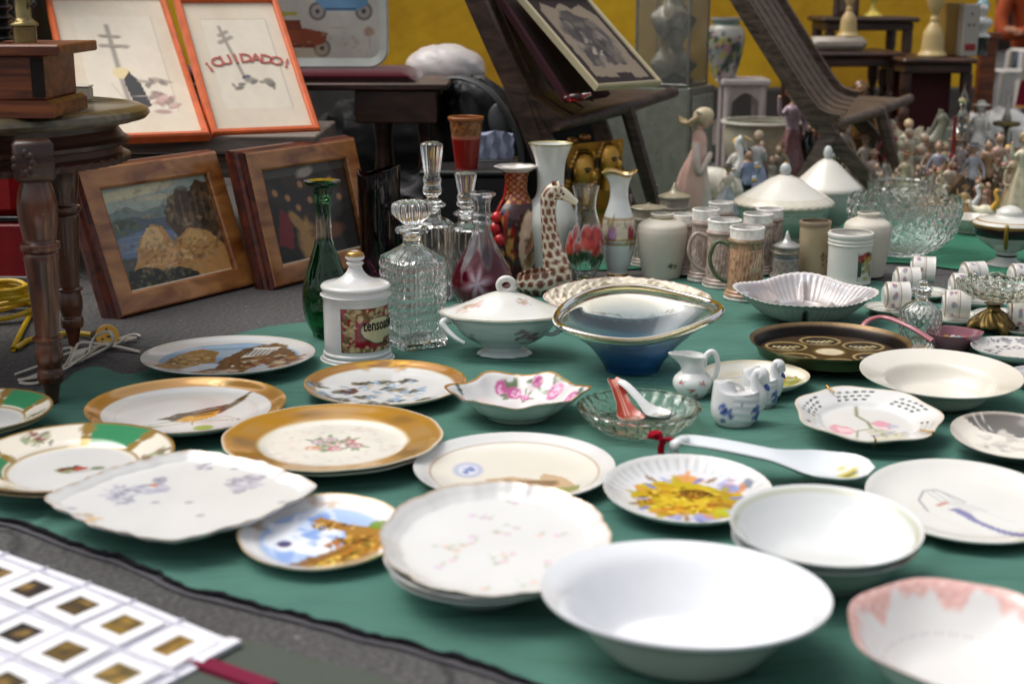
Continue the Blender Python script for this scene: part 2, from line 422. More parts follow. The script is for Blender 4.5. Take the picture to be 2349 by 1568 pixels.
# ------------------------------------------------------------------ cloths
M_GREENCLOTH = painted('green_groundcloth', .80, .2, 0, bump=.25, bscale=420, mottle=.10, mscale=7)
_n = M_GREENCLOTH.node_tree; _tc = _n.nodes.new('ShaderNodeTexCoord'); _mp = _n.nodes.new('ShaderNodeMapping'); _mp.inputs['Scale'].default_value = (2.2, 9, 1); _mp.inputs['Rotation'].default_value = (0, 0, .25)
_z = _n.nodes.new('ShaderNodeTexNoise'); _z.inputs['Scale'].default_value = 1.6; _z.inputs['Detail'].default_value = 3; _z.inputs['Distortion'].default_value = .8
_b = _n.nodes.new('ShaderNodeBump'); _b.inputs['Strength'].default_value = .9; _b.inputs['Distance'].default_value = .03
_n.links.new(_tc.outputs['Object'], _mp.inputs[0]); _n.links.new(_mp.outputs[0], _z.inputs['Vector']); _n.links.new(_z.outputs['Fac'], _b.inputs['Height'])
for _q in _n.nodes:
    if _q.type == 'BUMP' and _q != _b: _n.links.new(_b.outputs[0], _q.inputs['Normal'])
def cloth_patch(g, back, front, nu, nv, col, amp, z0=.004, seed=1, sub=10):
    B = spl([gp(*p)[:2] for p in back], sub); F_ = spl([gp(*p)[:2] for p in front], sub)
    def res(P, n):
        d = np.r_[0, np.cumsum(np.hypot(*np.diff(P, axis=0).T))]; t = np.linspace(0, d[-1], n)
        return np.stack([np.interp(t, d, P[:, 0]), np.interp(t, d, P[:, 1])], -1)
    B = res(B, nu); F_ = res(F_, nu); v = np.linspace(0, 1, nv)[:, None, None]
    G2 = F_[None]*(1-v)+B[None]*v; X, Y = G2[..., 0], G2[..., 1]
    fold = np.abs(wav(X+.4*Y, Y*1.7, 4.2, seed)); Z = z0 + amp*fold**2*1.2
    for (cx_, cy_, an) in ((.1, 1.9, .25), (-.5, 1.7, 1.35), (.75, 2.2, 1.2), (.2, 1.35, .1)):   # pressed fold lines
        dd = (X-cx_)*math.sin(an)-(Y-cy_)*math.cos(an)+.004*wav(X*4, Y*4, 2, 3); Z = Z+.0032*np.exp(-(dd/.009)**2)
    edge = np.minimum(np.minimum(v[..., 0], 1-v[..., 0])*nv/3.0, 1)*np.ones_like(X)
    Z = z0 + (Z-z0)*np.clip(edge, .3, 1)
    V, F = ring_mesh(np.stack([X, Y, Z], -1), False); P = Paint(X.ravel(), Y.ravel(), col)
    P.mask(np.clip(wav(P.x, P.y, 2.2, seed+4)*.5+.2, 0, 1), col*np.array([.74, .84, .92, 1]), .7); P.mask(np.clip(wav(P.x*3, P.y*9, 2.0, seed+9)*.9-.1, 0, 1), col*np.array([1.25, 1.15, 1.12, 1]), .35)
    g.add(V, F, P.c); return F_, B
GREEN = C('#4c7669')
cl = thing('ground_cloth', 'large green cloth spread on the ground under the china and glass', 'cloth', (0, 0, 0))
g = Geo()
back = [(-150, 915), (60, 905), (135, 887), (178, 857), (225, 846), (285, 862), (340, 852), (420, 805), (520, 777), (600, 757), (690, 745), (740, 738), (900, 700), (1050, 668), (1250, 652), (1500, 645), (1800, 640), (2000, 648), (2200, 668), (2420, 690), (2700, 705)]
front = [(-150, 1185), (0, 1195), (70, 1212), (190, 1258), (300, 1292), (420, 1348), (520, 1375), (620, 1400), (740, 1430), (850, 1462), (930, 1478), (1060, 1518), (1200, 1562), (1500, 1680), (2000, 1850), (2500, 1980), (2900, 1990)]
F_, B_ = cloth_patch(g, back, front, 300, 190, GREEN, .0060)
mesh('fabric', g, M_GREENCLOTH, cl, 180)
g = Geo()
hn = wav(F_[::2, 0]*9, F_[::2, 1]*9, 3.0, 4)
pts = [(x+.002*hn[i], y+.004*hn[i]-.002, .0045+.001*hn[i]) for i, (x, y) in enumerate(F_[::2])]
tube(g, pts, [.0024+.0008*math.sin(i*.7)*math.sin(i*.31) for i in range(len(pts))], 8, C('#1c1d22'))
pts2 = [(p[0]-.003, p[1]-.009-.003*hn[i], .0025) for i, p in enumerate(pts)]
tube(g, pts2, [.0028+.0010*hn[i] for i in range(len(pts))], 8, C('#57555a'), flat=.6)
mesh('frayed_hem', g, M_CLOTHG, cl, 180)
g = Geo()
cloth_patch(g, [(1080, 520), (1500, 480), (1900, 452), (2300, 445), (2800, 450)], [(1080, 628), (1400, 622), (1800, 606), (2050, 606), (2200, 622), (2349, 636), (2800, 672)], 120, 60, C('#357058'), .003, z0=.004, seed=8)
tag(mesh('ground_cloth', g, M_GREENCLOTH, None, 180), 'second green cloth on the ground behind the row of steins and cups', 'cloth')
g = Geo()
cloth_patch(g, [(450, 1500), (560, 1478), (700, 1512), (900, 1568), (1000, 1620)], [(200, 1700), (400, 1690), (600, 1700), (800, 1720), (950, 1760)], 60, 40, C('#50564e'), .002, z0=.004, seed=12)
rug = mesh('groundsheet', g, M_CLOTHG, None, 180)
tag(rug, 'grey green cloth with a dark red stripe partly under the slide sheet', 'cloth')
g = Geo(); a, b_, c_, d_ = [gp(*p) for p in ((440, 1512), (640, 1585), (600, 1600), (405, 1528))]
g.add([(p.x, p.y, .0095) for p in (a, b_, c_, d_)]+[(p.x, p.y, .002) for p in (a, b_, c_, d_)], [(3, 2, 1, 0), (4, 5, 6, 7), (0, 1, 5, 4), (1, 2, 6, 5), (2, 3, 7, 6), (3, 0, 4, 7)], C('#74203a'))
mesh('red_stripe', g, M_CLOTHG, rug, 0)

# ------------------------------------------------------------------ sheet of photographic slides
O = gp(397, 1478, .012); A = (gp(283, 1432, .012)-O); Bv = (gp(267, 1545, .012)-O)
A.z = 0; Bv.z = 0
sheet = thing('slide_sheet', 'white plastic storage sheet full of slides lying at the lower left corner', 'slide sheet', (O.x, O.y, 0))
def sl(i, j, z): q = A*i+Bv*j; return (q.x, q.y, z)
g = Geo(); nu, nv = 40, 30
us = np.linspace(-.62, 5.3, nu); vs = np.linspace(-.68, 4.2, nv)
R = np.array([[sl(u, v, .008+.004*math.sin(u*1.1+v)*.4+(.004 if u < -.4 and v < 0 else 0)) for u in us] for v in vs])
V, F = ring_mesh(R, False); g.add(V, F, C('#e6e6ee'))
V2 = V.copy(); V2[:, 2] -= .0045; g.add(V2, [tuple(reversed(f)) for f in F], C('#c9c9d4')); e_ = [(0, j) for j in range(nu)]+[(i, nu-1) for i in range(1, nv)]+[(nv-1, j) for j in range(nu-2, -1, -1)]+[(i, 0) for i in range(nv-2, 0, -1)]; e_ = [a*nu+b for a, b in e_]; g.add(np.concatenate([V[e_], V2[e_]]), [(k, len(e_)+k, len(e_)+(k+1) % len(e_), (k+1) % len(e_)) for k in range(len(e_))], C('#d4d4de'))
for i in range(6):                  # welded seams of the pockets
    q = [sl(i-.5, v, .0098+.004*math.sin((i-.5)*1.1+v)*.4) for v in vs]; tube(g, q, .0011, 6, C('#d5d4e2'))
for j in range(5):
    q = [sl(u, j-.5, .0098+.004*math.sin(u*1.1+j-.5)*.4) for u in us]; tube(g, q, .0011, 6, C('#d5d4e2'))
mesh('plastic_sleeve', g, M_PLAST, sheet, 60)
names = ['right end', 'second from the right end', 'third from the right end', 'fourth from the right end', 'fifth from the right end']
rows = ['back row', 'second row', 'third row']
filmc = [['#8a6a26', '#7c6420', '#4a3a1a', '#2c2320', '#241e22'], ['#7d6a38', '#5c4a1c', '#241e1a', '#2a2420', '#2a2222'], ['#6a5a30', '#46381c', '#40301c', '#2a2220', '#22201e']]
for j in range(3):
    for i in range(5):
        px_, py_ = proj((O.x+sl(i, j, 0)[0], O.y+sl(i, j, 0)[1], .012))
        if px_ < -60 or py_ > 1610: continue
        s = thing('photo_slide', 'mounted slide in plastic sheet, %s of the %s' % (names[i], rows[j]), 'slide', (O.x+sl(i, j, 0)[0], O.y+sl(i, j, 0)[1], .0098), 'mounted slides in the plastic sheet')
        zz = .004*math.sin(i*1.1+j)*.4; s.rotation_euler[2] = .035*math.sin(i*5.3+j*2.9); s.location.x += .0012*math.sin(i*3.7+j); s.location.y += .001*math.cos(i*2.1+j*4)
        g = Geo()
        def q4(a, z): return [(A*x+Bv*y) for x, y in ((-a, -a), (a, -a), (a, a), (-a, a))]
        wo_, wi = .43, .20; tall = (i == 0 and j == 0)
        wx, wy = (.16, .27) if tall else (.235, .235)
        R = []
        for (ax, ay, z) in ((wo_, wo_, -.0004), (wo_, wo_, .0014), (wx, wy, .0014), (wx, wy, .0006)):
            R.append([tuple((A*x+Bv*y)+Vector((0, 0, z+zz))) for x, y in ((-ax, -ay), (ax, -ay), (ax, ay), (-ax, ay))])
        V, F = ring_mesh(np.array(R), True); g.add(V, F, C('#eeedf0')); mesh('card_mount', g, M_PLAST, s, 0)
        g = Geo(); V = [tuple((A*x+Bv*y)+Vector((0, 0, .0008+zz))) for x, y in ((-wx, -wy), (wx, -wy), (wx, wy), (-wx, wy))]
        nn = 9; uu, vv = np.meshgrid(np.linspace(-1, 1, nn), np.linspace(-1, 1, nn)); V = [tuple((A*(x*wx)+Bv*(y*wy))+Vector((0, 0, .0008+zz))) for x, y in zip(uu.ravel(), vv.ravel())]; _, F = ring_mesh(np.array(V).reshape(nn, nn, 3), False); Pf = Paint(uu.ravel(), vv.ravel(), C(filmc[j][i])); Pf.spots(0, 0, .8, .8, [C('#1c1614'), C('#b08a3c'), C('#5c4424')], 7, .35, i*5+j, .5); g.add(V, F, Pf.c); mesh('film', g, M_PRINT, s, 0)

# ================================================================== LEANING PICTURES
def lean_frame(BL, BR, TLpx):
    X = (BR-BL); W = X.length; X = X.normalized(); back = Vector((-X.y, X.x, 0)).normalized()
    if back.y < 0: back = -back
    best = None
    for a in np.linspace(0, 1.1, 111):
        for L in np.linspace(.15, .9, 151):
            p = BL + (Vector((0, 0, math.cos(a)))+back*math.sin(a))*L
            x, y = proj(p); e = (x-TLpx[0])**2+(y-TLpx[1])**2
            if best is None or e < best[0]: best = (e, a, L)
    _, a, L = best; U = Vector((0, 0, math.cos(a)))+back*math.sin(a); N = X.cross(U)
    M = Matrix(((X.x, U.x, N.x, BL.x), (X.y, U.y, N.y, BL.y), (X.z, U.z, N.z, BL.z), (0, 0, 0, 1)))
    return M, W, L, a
def rect_sweep(g, W, H, prof, col):       # prof: (inset, z) from outside back to inside
    R = [[(i, i, z), (W-i, i, z), (W-i, H-i, z), (i, H-i, z)] for i, z in prof]
    V, F = ring_mesh(np.array(R), True); g.add(V, F, col)
def panel(g, x0, y0, x1, y1, z, n, m, paintf, wavef=None):
    xs = np.linspace(x0, x1, n); ys = np.linspace(y0, y1, m); X, Y = np.meshgrid(xs, ys)
    Z = np.full_like(X, z)
    V, F = ring_mesh(np.stack([X, Y, Z], -1), False)
    U = (X.ravel()-x0)/(x1-x0); Vv = (Y.ravel()-y0)/(y1-y0)
    g.add(V, F, paintf(U, Vv))
def place_m(o, M): o.matrix_world = M; return o

# burl-wood frames with varnished prints
def burl_frame(label, BLp, BRp, TLp, paintf, zoff=0.0):
    BL, BR = gp(*BLp, .004), gp(*BRp, .004)
    M, W, H, a = lean_frame(BL, BR, TLp)
    M = M @ Matrix.Translation((0, 0, -.04))
    t = thing('picture_frame', label, 'picture', (0, 0, 0)); t.matrix_world = M
    D = .04; bw = W*.118
    g = Geo(); rect_sweep(g, W, H, [(.03, -.005), (-.009, -.005), (-.012, .006), (-.008, .014), (-.008, .019), (-.003, .024), (-.003, .032), (.0, .036), (.002, D)], WHITE)
    g.add([(.03, .03, -.004), (W-.03, .03, -.004), (W-.03, H-.03, -.004), (.03, H-.03, -.004)], [(3, 2, 1, 0)])
    mesh('moulding', g, M_MOLD, t, 20)
    g = Geo(); rect_sweep(g, W, H, [(.002, D), (.005, D+.0015), (bw-.004, D), (bw, D-.002), (bw, D-.012)], WHITE); mesh('veneer', g, M_BURL, t, 20)
    g = Geo(); panel(g, bw-.001, bw-.001, W-bw+.001, H-bw+.001, D-.011, 110, 130, paintf); mesh('print', g, M_GLAZEPIC, t, 0)
    return t, W, H
def pic_a(u, v):                    # plain generic landscape in the colours of the print
    P = Paint(u, v, C('#575a56'))
    P.box(0, .70, 1, 1, C('#a9b4a8')); P.ell(.25, .93, .45, .05, 4, C('#d8cda8'), .95, .3, .2, 2); P.ell(.6, .84, .3, .03, -3, C('#c9c2a4'), .9, .4, .2, 4)
    P.poly([(0, .74), (.18, .80), (.34, .73), (.5, .78), (.62, .70), (1, .72), (1, .5), (0, .5)], C('#7c8a84'), 1, .012, 6); P.poly([(0, .66), (.2, .70), (.45, .64), (.7, .68), (1, .62), (1, .45), (0, .45)], C('#5c6a74'), 1, .012, 3)
    P.poly([(.50, .60), (.58, .82), (.68, .90), (.80, .86), (.90, .95), (1, .92), (1, .3), (.60, .42)], C('#57432f'), 1, .03, 3); P.spots(.78, .70, .2, .2, [C('#3a2c20'), C('#7c6044'), C('#4c3c2a')], 60, .03, 21, .7, 2.6)
    for k in range(12): P.line([(.58+.035*k, .55), (.60+.034*k, .80+.1*math.sin(k*2.2))], .010, C('#8a6a48') if k % 2 else C('#32261c'), .8, .3)
    P.poly([(0, .50), (.3, .56), (.55, .50), (.62, .38), (.4, .22), (.2, .30), (0, .34)], C('#70809a'), 1, .012, 8)
    for k in range(6): P.line([(.04, .50-.025*k), (.5, .51-.03*k)], .005, C('#a4b0bc'), .7)
    P.poly([(.10, .16), (.22, .44), (.36, .60), (.46, .56), (.52, .40), (.70, .50), (.86, .44), (1, .26), (1, 0), (0, 0), (0, .1)], C('#c9965a'), 1, .016, 9)
    P.poly([(.22, .40), (.33, .58), (.42, .56), (.44, .44), (.34, .34)], C('#e2b980'), 1, .012, 2); P.poly([(.60, .42), (.72, .49), (.82, .44), (.80, .34), (.66, .32)], C('#dcae6c'), 1, .012, 5); P.poly([(.2, .2), (.5, .34), (.62, .3), (.5, .18)], C('#dba870'), 1, .012, 15)
    P.poly([(.0, .0), (.05, .18), (.2, .21), (.36, .14), (.5, .15), (.66, .06), (.7, 0)], C('#2c2f28'), 1, .016, 7); P.spots(.3, .08, .3, .07, [C('#4a5440'), C('#3a3a2c'), C('#6b6a4c')], 50, .012, 5, .9, 2.6)
    P.spots(.55, .30, .42, .14, [C('#a87444'), C('#e6c492'), C('#8d5f38')], 70, .012, 8, .7, 3); P.spots(.14, .62, .12, .07, [C('#4c5a48'), C('#66705a')], 24, .02, 4, .9)
    P.spots(.5, .5, .5, .5, [C('#8d7a5a'), C('#5c5c54'), C('#c0a47c'), C('#4a4a44')], 160, .014, 31, .35, 3); P.box(0, 0, 1, .022, C('#eee2c8'))
    return P.tone(.10, 14).c
def pic_b(u, v):
    P = Paint(u, v, C('#1c1814'))
    P.spots(.5, .7, .5, .3, [C('#3a2c20'), C('#2a2622'), C('#33241c')], 60, .06, 2, .8)
    P.box(0, .9, 1, 1, C('#5b564c'), .6); P.poly([(.05, .2), (.14, .58), (.25, .5), (.2, .16)], C('#7a1a22'), 1, .02); P.ell(.4, .20, .12, .22, 5, C('#b98d55'), .95, .4, .2, 3)
    P.ell(.3, .42, .05, .13, 30, C('#b58a50'), .9, .4, .1, 4); P.ell(.62, .26, .2, .09, 0, C('#7a4a2a'), .9, .5, .15, 5); P.ell(.75, .55, .12, .16, 0, C('#46423f'), .9, .5, .1, 6)
    for x, y in ((.12, .75), (.25, .68), (.42, .8), (.5, .62), (.62, .72), (.7, .66), (.78, .8), (.85, .6), (.35, .56)): P.ell(x, y, .028, .038, 20, C('#b98356'), .9, .4)
    P.ell(.5, .92, .1, .05, 10, C('#b7aa9c'), .8, .5, .2, 6); P.box(0, .0, 1, .02, C('#e8dcc2'))
    return P.tone(.1, 9).c
burl_frame('burl wood frame with an ochre and blue print, left of the leaning pair', (280, 728), (588, 652), (176, 387), pic_a)
burl_frame('burl wood frame with a dark crowded print behind the green decanter', (630, 662), (874, 600), (560, 351), pic_b)

# weathered bench that carries the orange frames
bench = thing('bench', 'low weathered grey wooden bench carrying the two orange picture frames', 'bench', (-.62, 3.12, 0))
g = Geo(); box(g, -.255, .12, .272, .91, .34, .038, bev=.003); mesh('plank', g, M_GREYW, bench, 0)
for lx in (-.64, .15):
    for ly in (.0, .24):
        g = Geo(); box(g, lx, ly, .127, .045, .045, .25, bev=.003); mesh('leg', g, M_GREYW, bench, 0)
g = Geo(); box(g, -.245, .0, .22, .75, .02, .05, bev=.002); mesh('apron', g, M_GREYW, bench, 0)

FONTC = {}
def text_mesh(g, txt, size, col, M, ext=.0006):
    cu = bpy.data.curves.new('t', 'FONT'); cu.body = txt; cu.size = size; cu.align_x = 'CENTER'; cu.extrude = ext; cu.resolution_u = 2; cu.offset = size*.018
    ob = bpy.data.objects.new('t', cu); COL.objects.link(ob); bpy.context.view_layer.update()
    me = bpy.data.meshes.new_from_object(ob.evaluated_get(bpy.context.evaluated_depsgraph_get()))
    V = [tuple(M @ v.co) for v in me.vertices]; F = [tuple(p.vertices) for p in me.polygons]
    bpy.data.objects.remove(ob); bpy.data.curves.remove(cu); bpy.data.meshes.remove(me)
    if V: g.add(V, F, col)
def orange_frame(label, BLp, BRp, TLp, which):
    z = .2915; BL, BR = gp(*BLp, z), gp(*BRp, z)
    M, W, H, a = lean_frame(BL, BR, TLp)
    t = thing('picture_frame', label, 'picture', (0, 0, 0), 'orange framed prints on the bench'); t.matrix_world = M
    bw = .014
    g = Geo(); rect_sweep(g, W, H, [(.006, -.012), (0, -.012), (0, .004), (.003, .008), (bw-.003, .008), (bw, .005), (bw, -.004)], C('#d0602c'))
    g.add([(.006, .006, -.011), (W-.006, .006, -.011), (W-.006, H-.006, -.011), (.006, H-.006, -.011)], [(3, 2, 1, 0)], C('#8a6a4a'))
    mesh('frame', g, M_ORANGE, t, 20)
    def pf(u, v):
        P = Paint(u*W, v*H, C('#d8cbb6')); x0, x1, y0, y1 = W*.16, W*.86, H*.16, H*.86
        P.mask(np.clip(wav(P.x*6, P.y*6, .8, which)*.6, 0, 1), C('#cdbb9d'), .7)
        for q in ([(x0, y1), (x1, y1)], [(x1, y1), (x1, y0)]): P.line(q, .0022, C('#6d6350'), .9)
        P.box(x0, y0, x1, y1, C('#dfd5c4'), .6)
        G1, G2 = C('#7e7468'), C('#9a9084')
        if which == 0:
            P.line([(W*.36, H*.36), (W*.50, H*.16)], .002, C('#b9aa94'))
            P.line([(W*.44, H*.79), (W*.455, H*.40), (W*.475, H*.19)], .0115, G2); P.line([(W*.37, H*.71), (W*.52, H*.70)], .014, G2); P.line([(W*.355, H*.635), (W*.57, H*.625)], .016, G2)
            P.line([(W*.37, H*.70), (W*.52, H*.69)], .003, G1); P.line([(W*.355, H*.625), (W*.57, H*.613)], .003, G1)
            P.ell(W*.47, H*.43, .022, .026, 0, C('#ddc99a'), 1, .2, .1)
            P.poly([(W*.47, H*.38), (W*.53, H*.44), (W*.60, H*.37), (W*.65, H*.20), (W*.56, H*.17), (W*.50, H*.24)], C('#3a3a3c'))
            P.spots(W*.70, H*.36, .04, .012, [C('#857b70'), C('#a59a8c')], 10, .007, 3, .9, 3)
            P.spots(W*.76, H*.22, .028, .045, [C('#a98980'), C('#8d7c74'), C('#c7a79c')], 22, .007, 4, .9, 2.5)
            P.line([(x0, H*.26), (x1, H*.27)], .0012, C('#b9ad99'), .8)
        else:
            P.line([(W*.335, H*.80), (W*.36, H*.70), (W*.45, H*.40)], .0085, G2); P.line([(W*.315, H*.73), (W*.40, H*.76)], .011, G2); P.line([(W*.30, H*.675), (W*.43, H*.715)], .012, G2)
            P.ell(W*.47, H*.40, .012, .007, 20, C('#4a4864'), .9); P.line([(W*.2, H*.37), (W*.85, H*.37)], .0012, C('#b9ad99'), .8)
            P.spots(W*.55, H*.34, .06, .02, [C('#6d675f'), C('#8d857a')], 10, .008, 9, .9, 2.2)
        return P.tone(.03, 30).c
    g = Geo(); panel(g, bw-.001, bw-.001, W-bw+.001, H-bw+.001, -.003, 120, 140, pf); mesh('print', g, M_PRINT, t, 0)
    if which == 1:
        g = Geo(); s = '¡CUIDADO!'; cx, cy, rad = W*.52, H*.50-.20, .205
        for i, ch in enumerate(s):
            a_ = (-(i-4))*.108
            Mx = Matrix.Translation((cx-rad*math.sin(a_)*1.0, cy+rad*math.cos(a_), -.0012)) @ Matrix.Rotation(a_*.8, 4, 'Z')
            text_mesh(g, ch, .040, C('#b8645a'), Mx)
        mesh('lettering', g, M_PRINT, t, 0)
    return t, W, H
orange_frame('orange frame with a leaning signpost and dark cape drawing, left of the pair', (170, 324), (482, 312.5), (88, -6), 0)
orange_frame('orange frame reading CUIDADO in red letters, right of the pair', (486, 311), (735, 300.5), (398, -4), 1)

# tin tray with old motor cars
seatz = .397
BL, BR = gp(560, 160, seatz), gp(893, 158, seatz)
BL = yp(560, 160, 3.72); BR = yp(893, 158, 3.72); BL.z = BR.z = seatz+.002
M, W, H, a = lean_frame(BL, BR, (525, -40)); H = .36; 
t = thing('tin_tray', 'pale rounded tin tray printed with antique motor cars, leaning on the red seat', 'tray', (0, 0, 0)); t.matrix_world = M
def rr(W, H, r, ins, z, n=8):
    o = []
    for cx, cy, a0 in ((W-r, r, -90), (W-r, H-r, 0), (r, H-r, 90), (r, r, 180)):
        for k in range(n+1):
            q = math.radians(a0+90*k/n); o.append((cx+(r-ins)*math.cos(q), cy+(r-ins)*math.sin(q), z))
    return o
g = Geo(); R = [rr(W, H, .05, i, z) for i, z in ((.004, -.008), (0, -.006), (0, .016), (.004, .018), (.006, .017), (.020, .003), (.026, 0))]
V, F = ring_mesh(np.array(R), True); g.add(V, F, C('#b9bdb4')); mesh('rim', g, M_ENAMEL, t, 30)
def tray_pf(u, v):
    P = Paint(u*W, v*H, C('#c9c4b8')); ox = W-.345
    def car(cx, cy, s, body, dark, f=1):
        for dx in (-.062, .062):
            P.ell(cx+dx*s*f, cy-.018*s, .023*s, .024*s, 0, C('#5d5a58')); P.ell(cx+dx*s*f, cy-.018*s, .017*s, .018*s, 0, C('#a89e94')); P.ell(cx+dx*s*f, cy-.018*s, .006*s, .006*s, 0, dark)
        P.poly([(cx-.075*s*f, cy+.018*s), (cx-.06*s*f, cy+.03*s), (cx+.02*s*f, cy+.034*s), (cx+.078*s*f, cy+.022*s), (cx+.072*s*f, cy-.002*s), (cx+.04*s*f, cy-.018*s), (cx-.04*s*f, cy-.018*s)], body)
        P.poly([(cx-.05*s*f, cy+.03*s), (cx-.045*s*f, cy+.055*s), (cx+.005*s*f, cy+.055*s), (cx+.01*s*f, cy+.03*s)], body*np.array([.7, .7, .8, 1]))
        P.line([(cx-.04*s, cy-.012*s), (cx+.04*s, cy-.012*s)], .004*s, dark)
    car(ox+.224, .158, .95, C('#6f9cc0'), C('#39434f')); P.line([(ox+.20, .100), (ox+.24, .100)], .003, C('#a8a092'), .8)
    car(ox+.115, .066, .95, C('#8f4a30'), C('#4a2c22')); P.poly([(ox+.03, .126), (ox+.11, .131), (ox+.115, .139), (ox+.03, .139)], C('#b8ae4a')); P.ell(ox+.06, .096, .012, .028, 0, C('#3f4a40'))
    P.ell(ox+.12, .036, .07, .012, 0, C('#b0a070'), .5, .6); P.line([(ox+.1, .020), (ox+.15, .020)], .003, C('#a8a092'), .8)
    P.ell(ox+.295, .09, .013, .012, 0, C('#a07a5a'), .8, .6, .3); P.line([(ox+.295, .09), (ox+.297, .05)], .004, C('#b09a80'), .6)
    P.spots(ox+.2, .06, .1, .03, [C('#b3a284'), C('#a99c84')], 16, .004, 9, .5)
    P.line([(W-.012, 0), (W-.012, H)], .002, C('#8f9a92'), .7)
    return P.tone(.04, 12).c
g = Geo(); R = []
for y in np.linspace(.012, H-.012, 150):
    dy = max(0, .035-(y-.012), .035-(H-.012-y)); ins = .012+.035-math.sqrt(max(0, .035**2-dy**2)); R.append([(x, y, .0008) for x in np.linspace(ins, W-ins, 150)])
V, F = ring_mesh(np.array(R), False); g.add(V, F, tray_pf(V[:, 0]/W, V[:, 1]/H)); mesh('printed_face', g, M_ENAMEL, t, 0)

# prie-dieu style bench with a dark red seat
pb = thing('padded_bench', 'dark wooden bench with a deep red padded seat below the tin tray', 'bench', (-.52, 3.72, 0))
g = Geo(); box(g, -.08, -.02, .386, .76, .30, .026, bev=.011); V = g.v[0]; V[:, 0] -= np.where(V[:, 0] > .2, (V[:, 2]-.37)*1.6, 0); mesh('cushion', g, painted('red_velvet', .95, .1, 0, mottle=.1), pb, 60).data.materials[0]
bpy.data.materials['red_velvet'].node_tree.nodes['Principled BSDF'].inputs['Sheen Weight'].default_value = .4
for o in pb.children:
    ca = o.data.color_attributes['Col']; n = len(o.data.vertices); ca.data.foreach_set('color', np.tile(C('#54101c'), (n, 1)).astype(np.float32).ravel())
g = Geo(); box(g, 0, -.04, .3645, .73, .36, .017, bev=.003); mesh('seat_board', g, M_DWOOD, pb, 0)
g = Geo(); box(g, .235, -.05, .315, .20, .30, .08, bev=.003); mesh('drawer_box', g, M_DWOOD, pb, 0)
for lx in (.19, .30, -.3):
    for ly in (-.12, .06):
        g = Geo(); lathe(g, spl([(.012, 0), (.016, .03), (.012, .05), (.02, .12), (.013, .2), (.019, .26), (.019, .275)], 3), 12, col=WHITE, loc=(lx, ly, 0)); mesh('leg', g, M_DWOOD, pb, 60)

# big added dark cabinet at the far left, red petrol can under the table
g = Geo(); box(g, -1.62, 3.55, .5, 1.0, .3, 1.0, C('#26262a'), bev=.006); box(g, -1.62, 3.395, .5, .9, .012, .9, C('#2e2c30'), bev=.004)  # put in to fill the darkness behind and below the table
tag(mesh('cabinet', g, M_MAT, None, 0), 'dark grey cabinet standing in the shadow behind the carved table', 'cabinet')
p = gp(14, 655, 0); can = thing('metal_can', 'red metal can with a dark band in the shadow under the carved table', 'can', (p.x-.02, p.y+.12, 0))
g = Geo(); box(g, 0, 0, .065, .13, .16, .13, C('#8c1018'), bev=.012); box(g, -.01, 0, .195, .115, .15, .125, C('#981319'), bev=.02)
mesh('body', g, M_METAL, can, 20)
g = Geo(); box(g, 0, 0, .1315, .126, .156, .012, C('#151214'), bev=.002); mesh('band', g, M_METAL, can, 0)
g = Geo(); box(g, 0, 0, .006, .14, .17, .012, C('#77736e'), bev=.002); mesh('base_rail', g, M_METAL, can, 0)

# ================================================================== CARVED OVAL TABLE
TC = Vector((-1.02, 2.235, 0)); tb = thing('side_table', 'dark carved oval wooden table with turned legs at the left edge', 'table', TC)
RX, RY = .45, .315
g = Geo(); lathe(g, [(.0001, .396), (.95, .396), (.955, .398), (.985, .400), (1.0, .407), (.995, .414), (.97, .4195), (.93, .4205), (.925, .4195), (.0001, .4195)], 96, col=WHITE, sx=RX, sy=RY)
mesh('tabletop', g, M_TOPW, tb, 40)
g = Geo()
def apr(T, Z, R): return 1+np.where(Z < .345, .012*np.abs(np.sin(T*36)), 0)
lathe(g, [(.84, .333), (.905, .333), (.915, .338), (.915, .345), (.895, .349), (.893, .358), (.92, .362), (.925, .368), (.905, .373), (.885, .386), (.89, .3955), (.84, .3955)], 288, rm=apr, col=WHITE, sx=RX, sy=RY, cap=(False, False))
mesh('apron', g, M_DWOOD, tb, 30)
g = Geo()
for q in range(14):
    a = -1.02+.03*math.sin(q*2.4); an = math.radians(268+4*math.cos(q*1.9)); 
for k in range(9):                  # carved rosette block above the front leg
    a = k*.7; ball(g, (.342+.013*math.cos(a), -.2585, .362+.014*math.sin(a)), .006, .0025, .006)
box(g, .348, -.235, .364, .056, .04, .058, bev=.006, rot=Matrix.Rotation(.35, 3, 'Z'))
mesh('carved_block', g, M_DWOOD, tb, 60)
legp = [(0, 13), (.04, 15), (.095, 22), (.10, 28), (.125, 30), (.15, 28), (.155, 25), (.19, 30), (.23, 31), (.265, 28), (.28, 27), (.283, 33), (.293, 34), (.30, 27), (.31, 26), (.45, 31), (.615, 37), (.62, 38), (.65, 38), (.655, 35), (.665, 42), (.69, 43), (.695, 40), (.70, 35), (.74, 38), (.80, 43), (.86, 43), (.91, 38), (.95, 31), (.965, 33), (1.0, 33)]
def leg(loc, z0=0.0):
    g = Geo(); k = 1/1560.0; P = [(r*k, z0+t*(.352-z0)) for t, r in legp]; lathe(g, spl(P, 2), 24, col=WHITE, loc=loc); return mesh('leg', g, M_LEGW, tb, 50)
q = gp(116, 932, .004)-TC; leg((q.x, q.y+.012, 0), .004)
q = gp(170, 795, 0)-TC; leg((q.x, q.y, 0)); leg((-.33, -.2, 0)); leg((-.33, .2, 0))

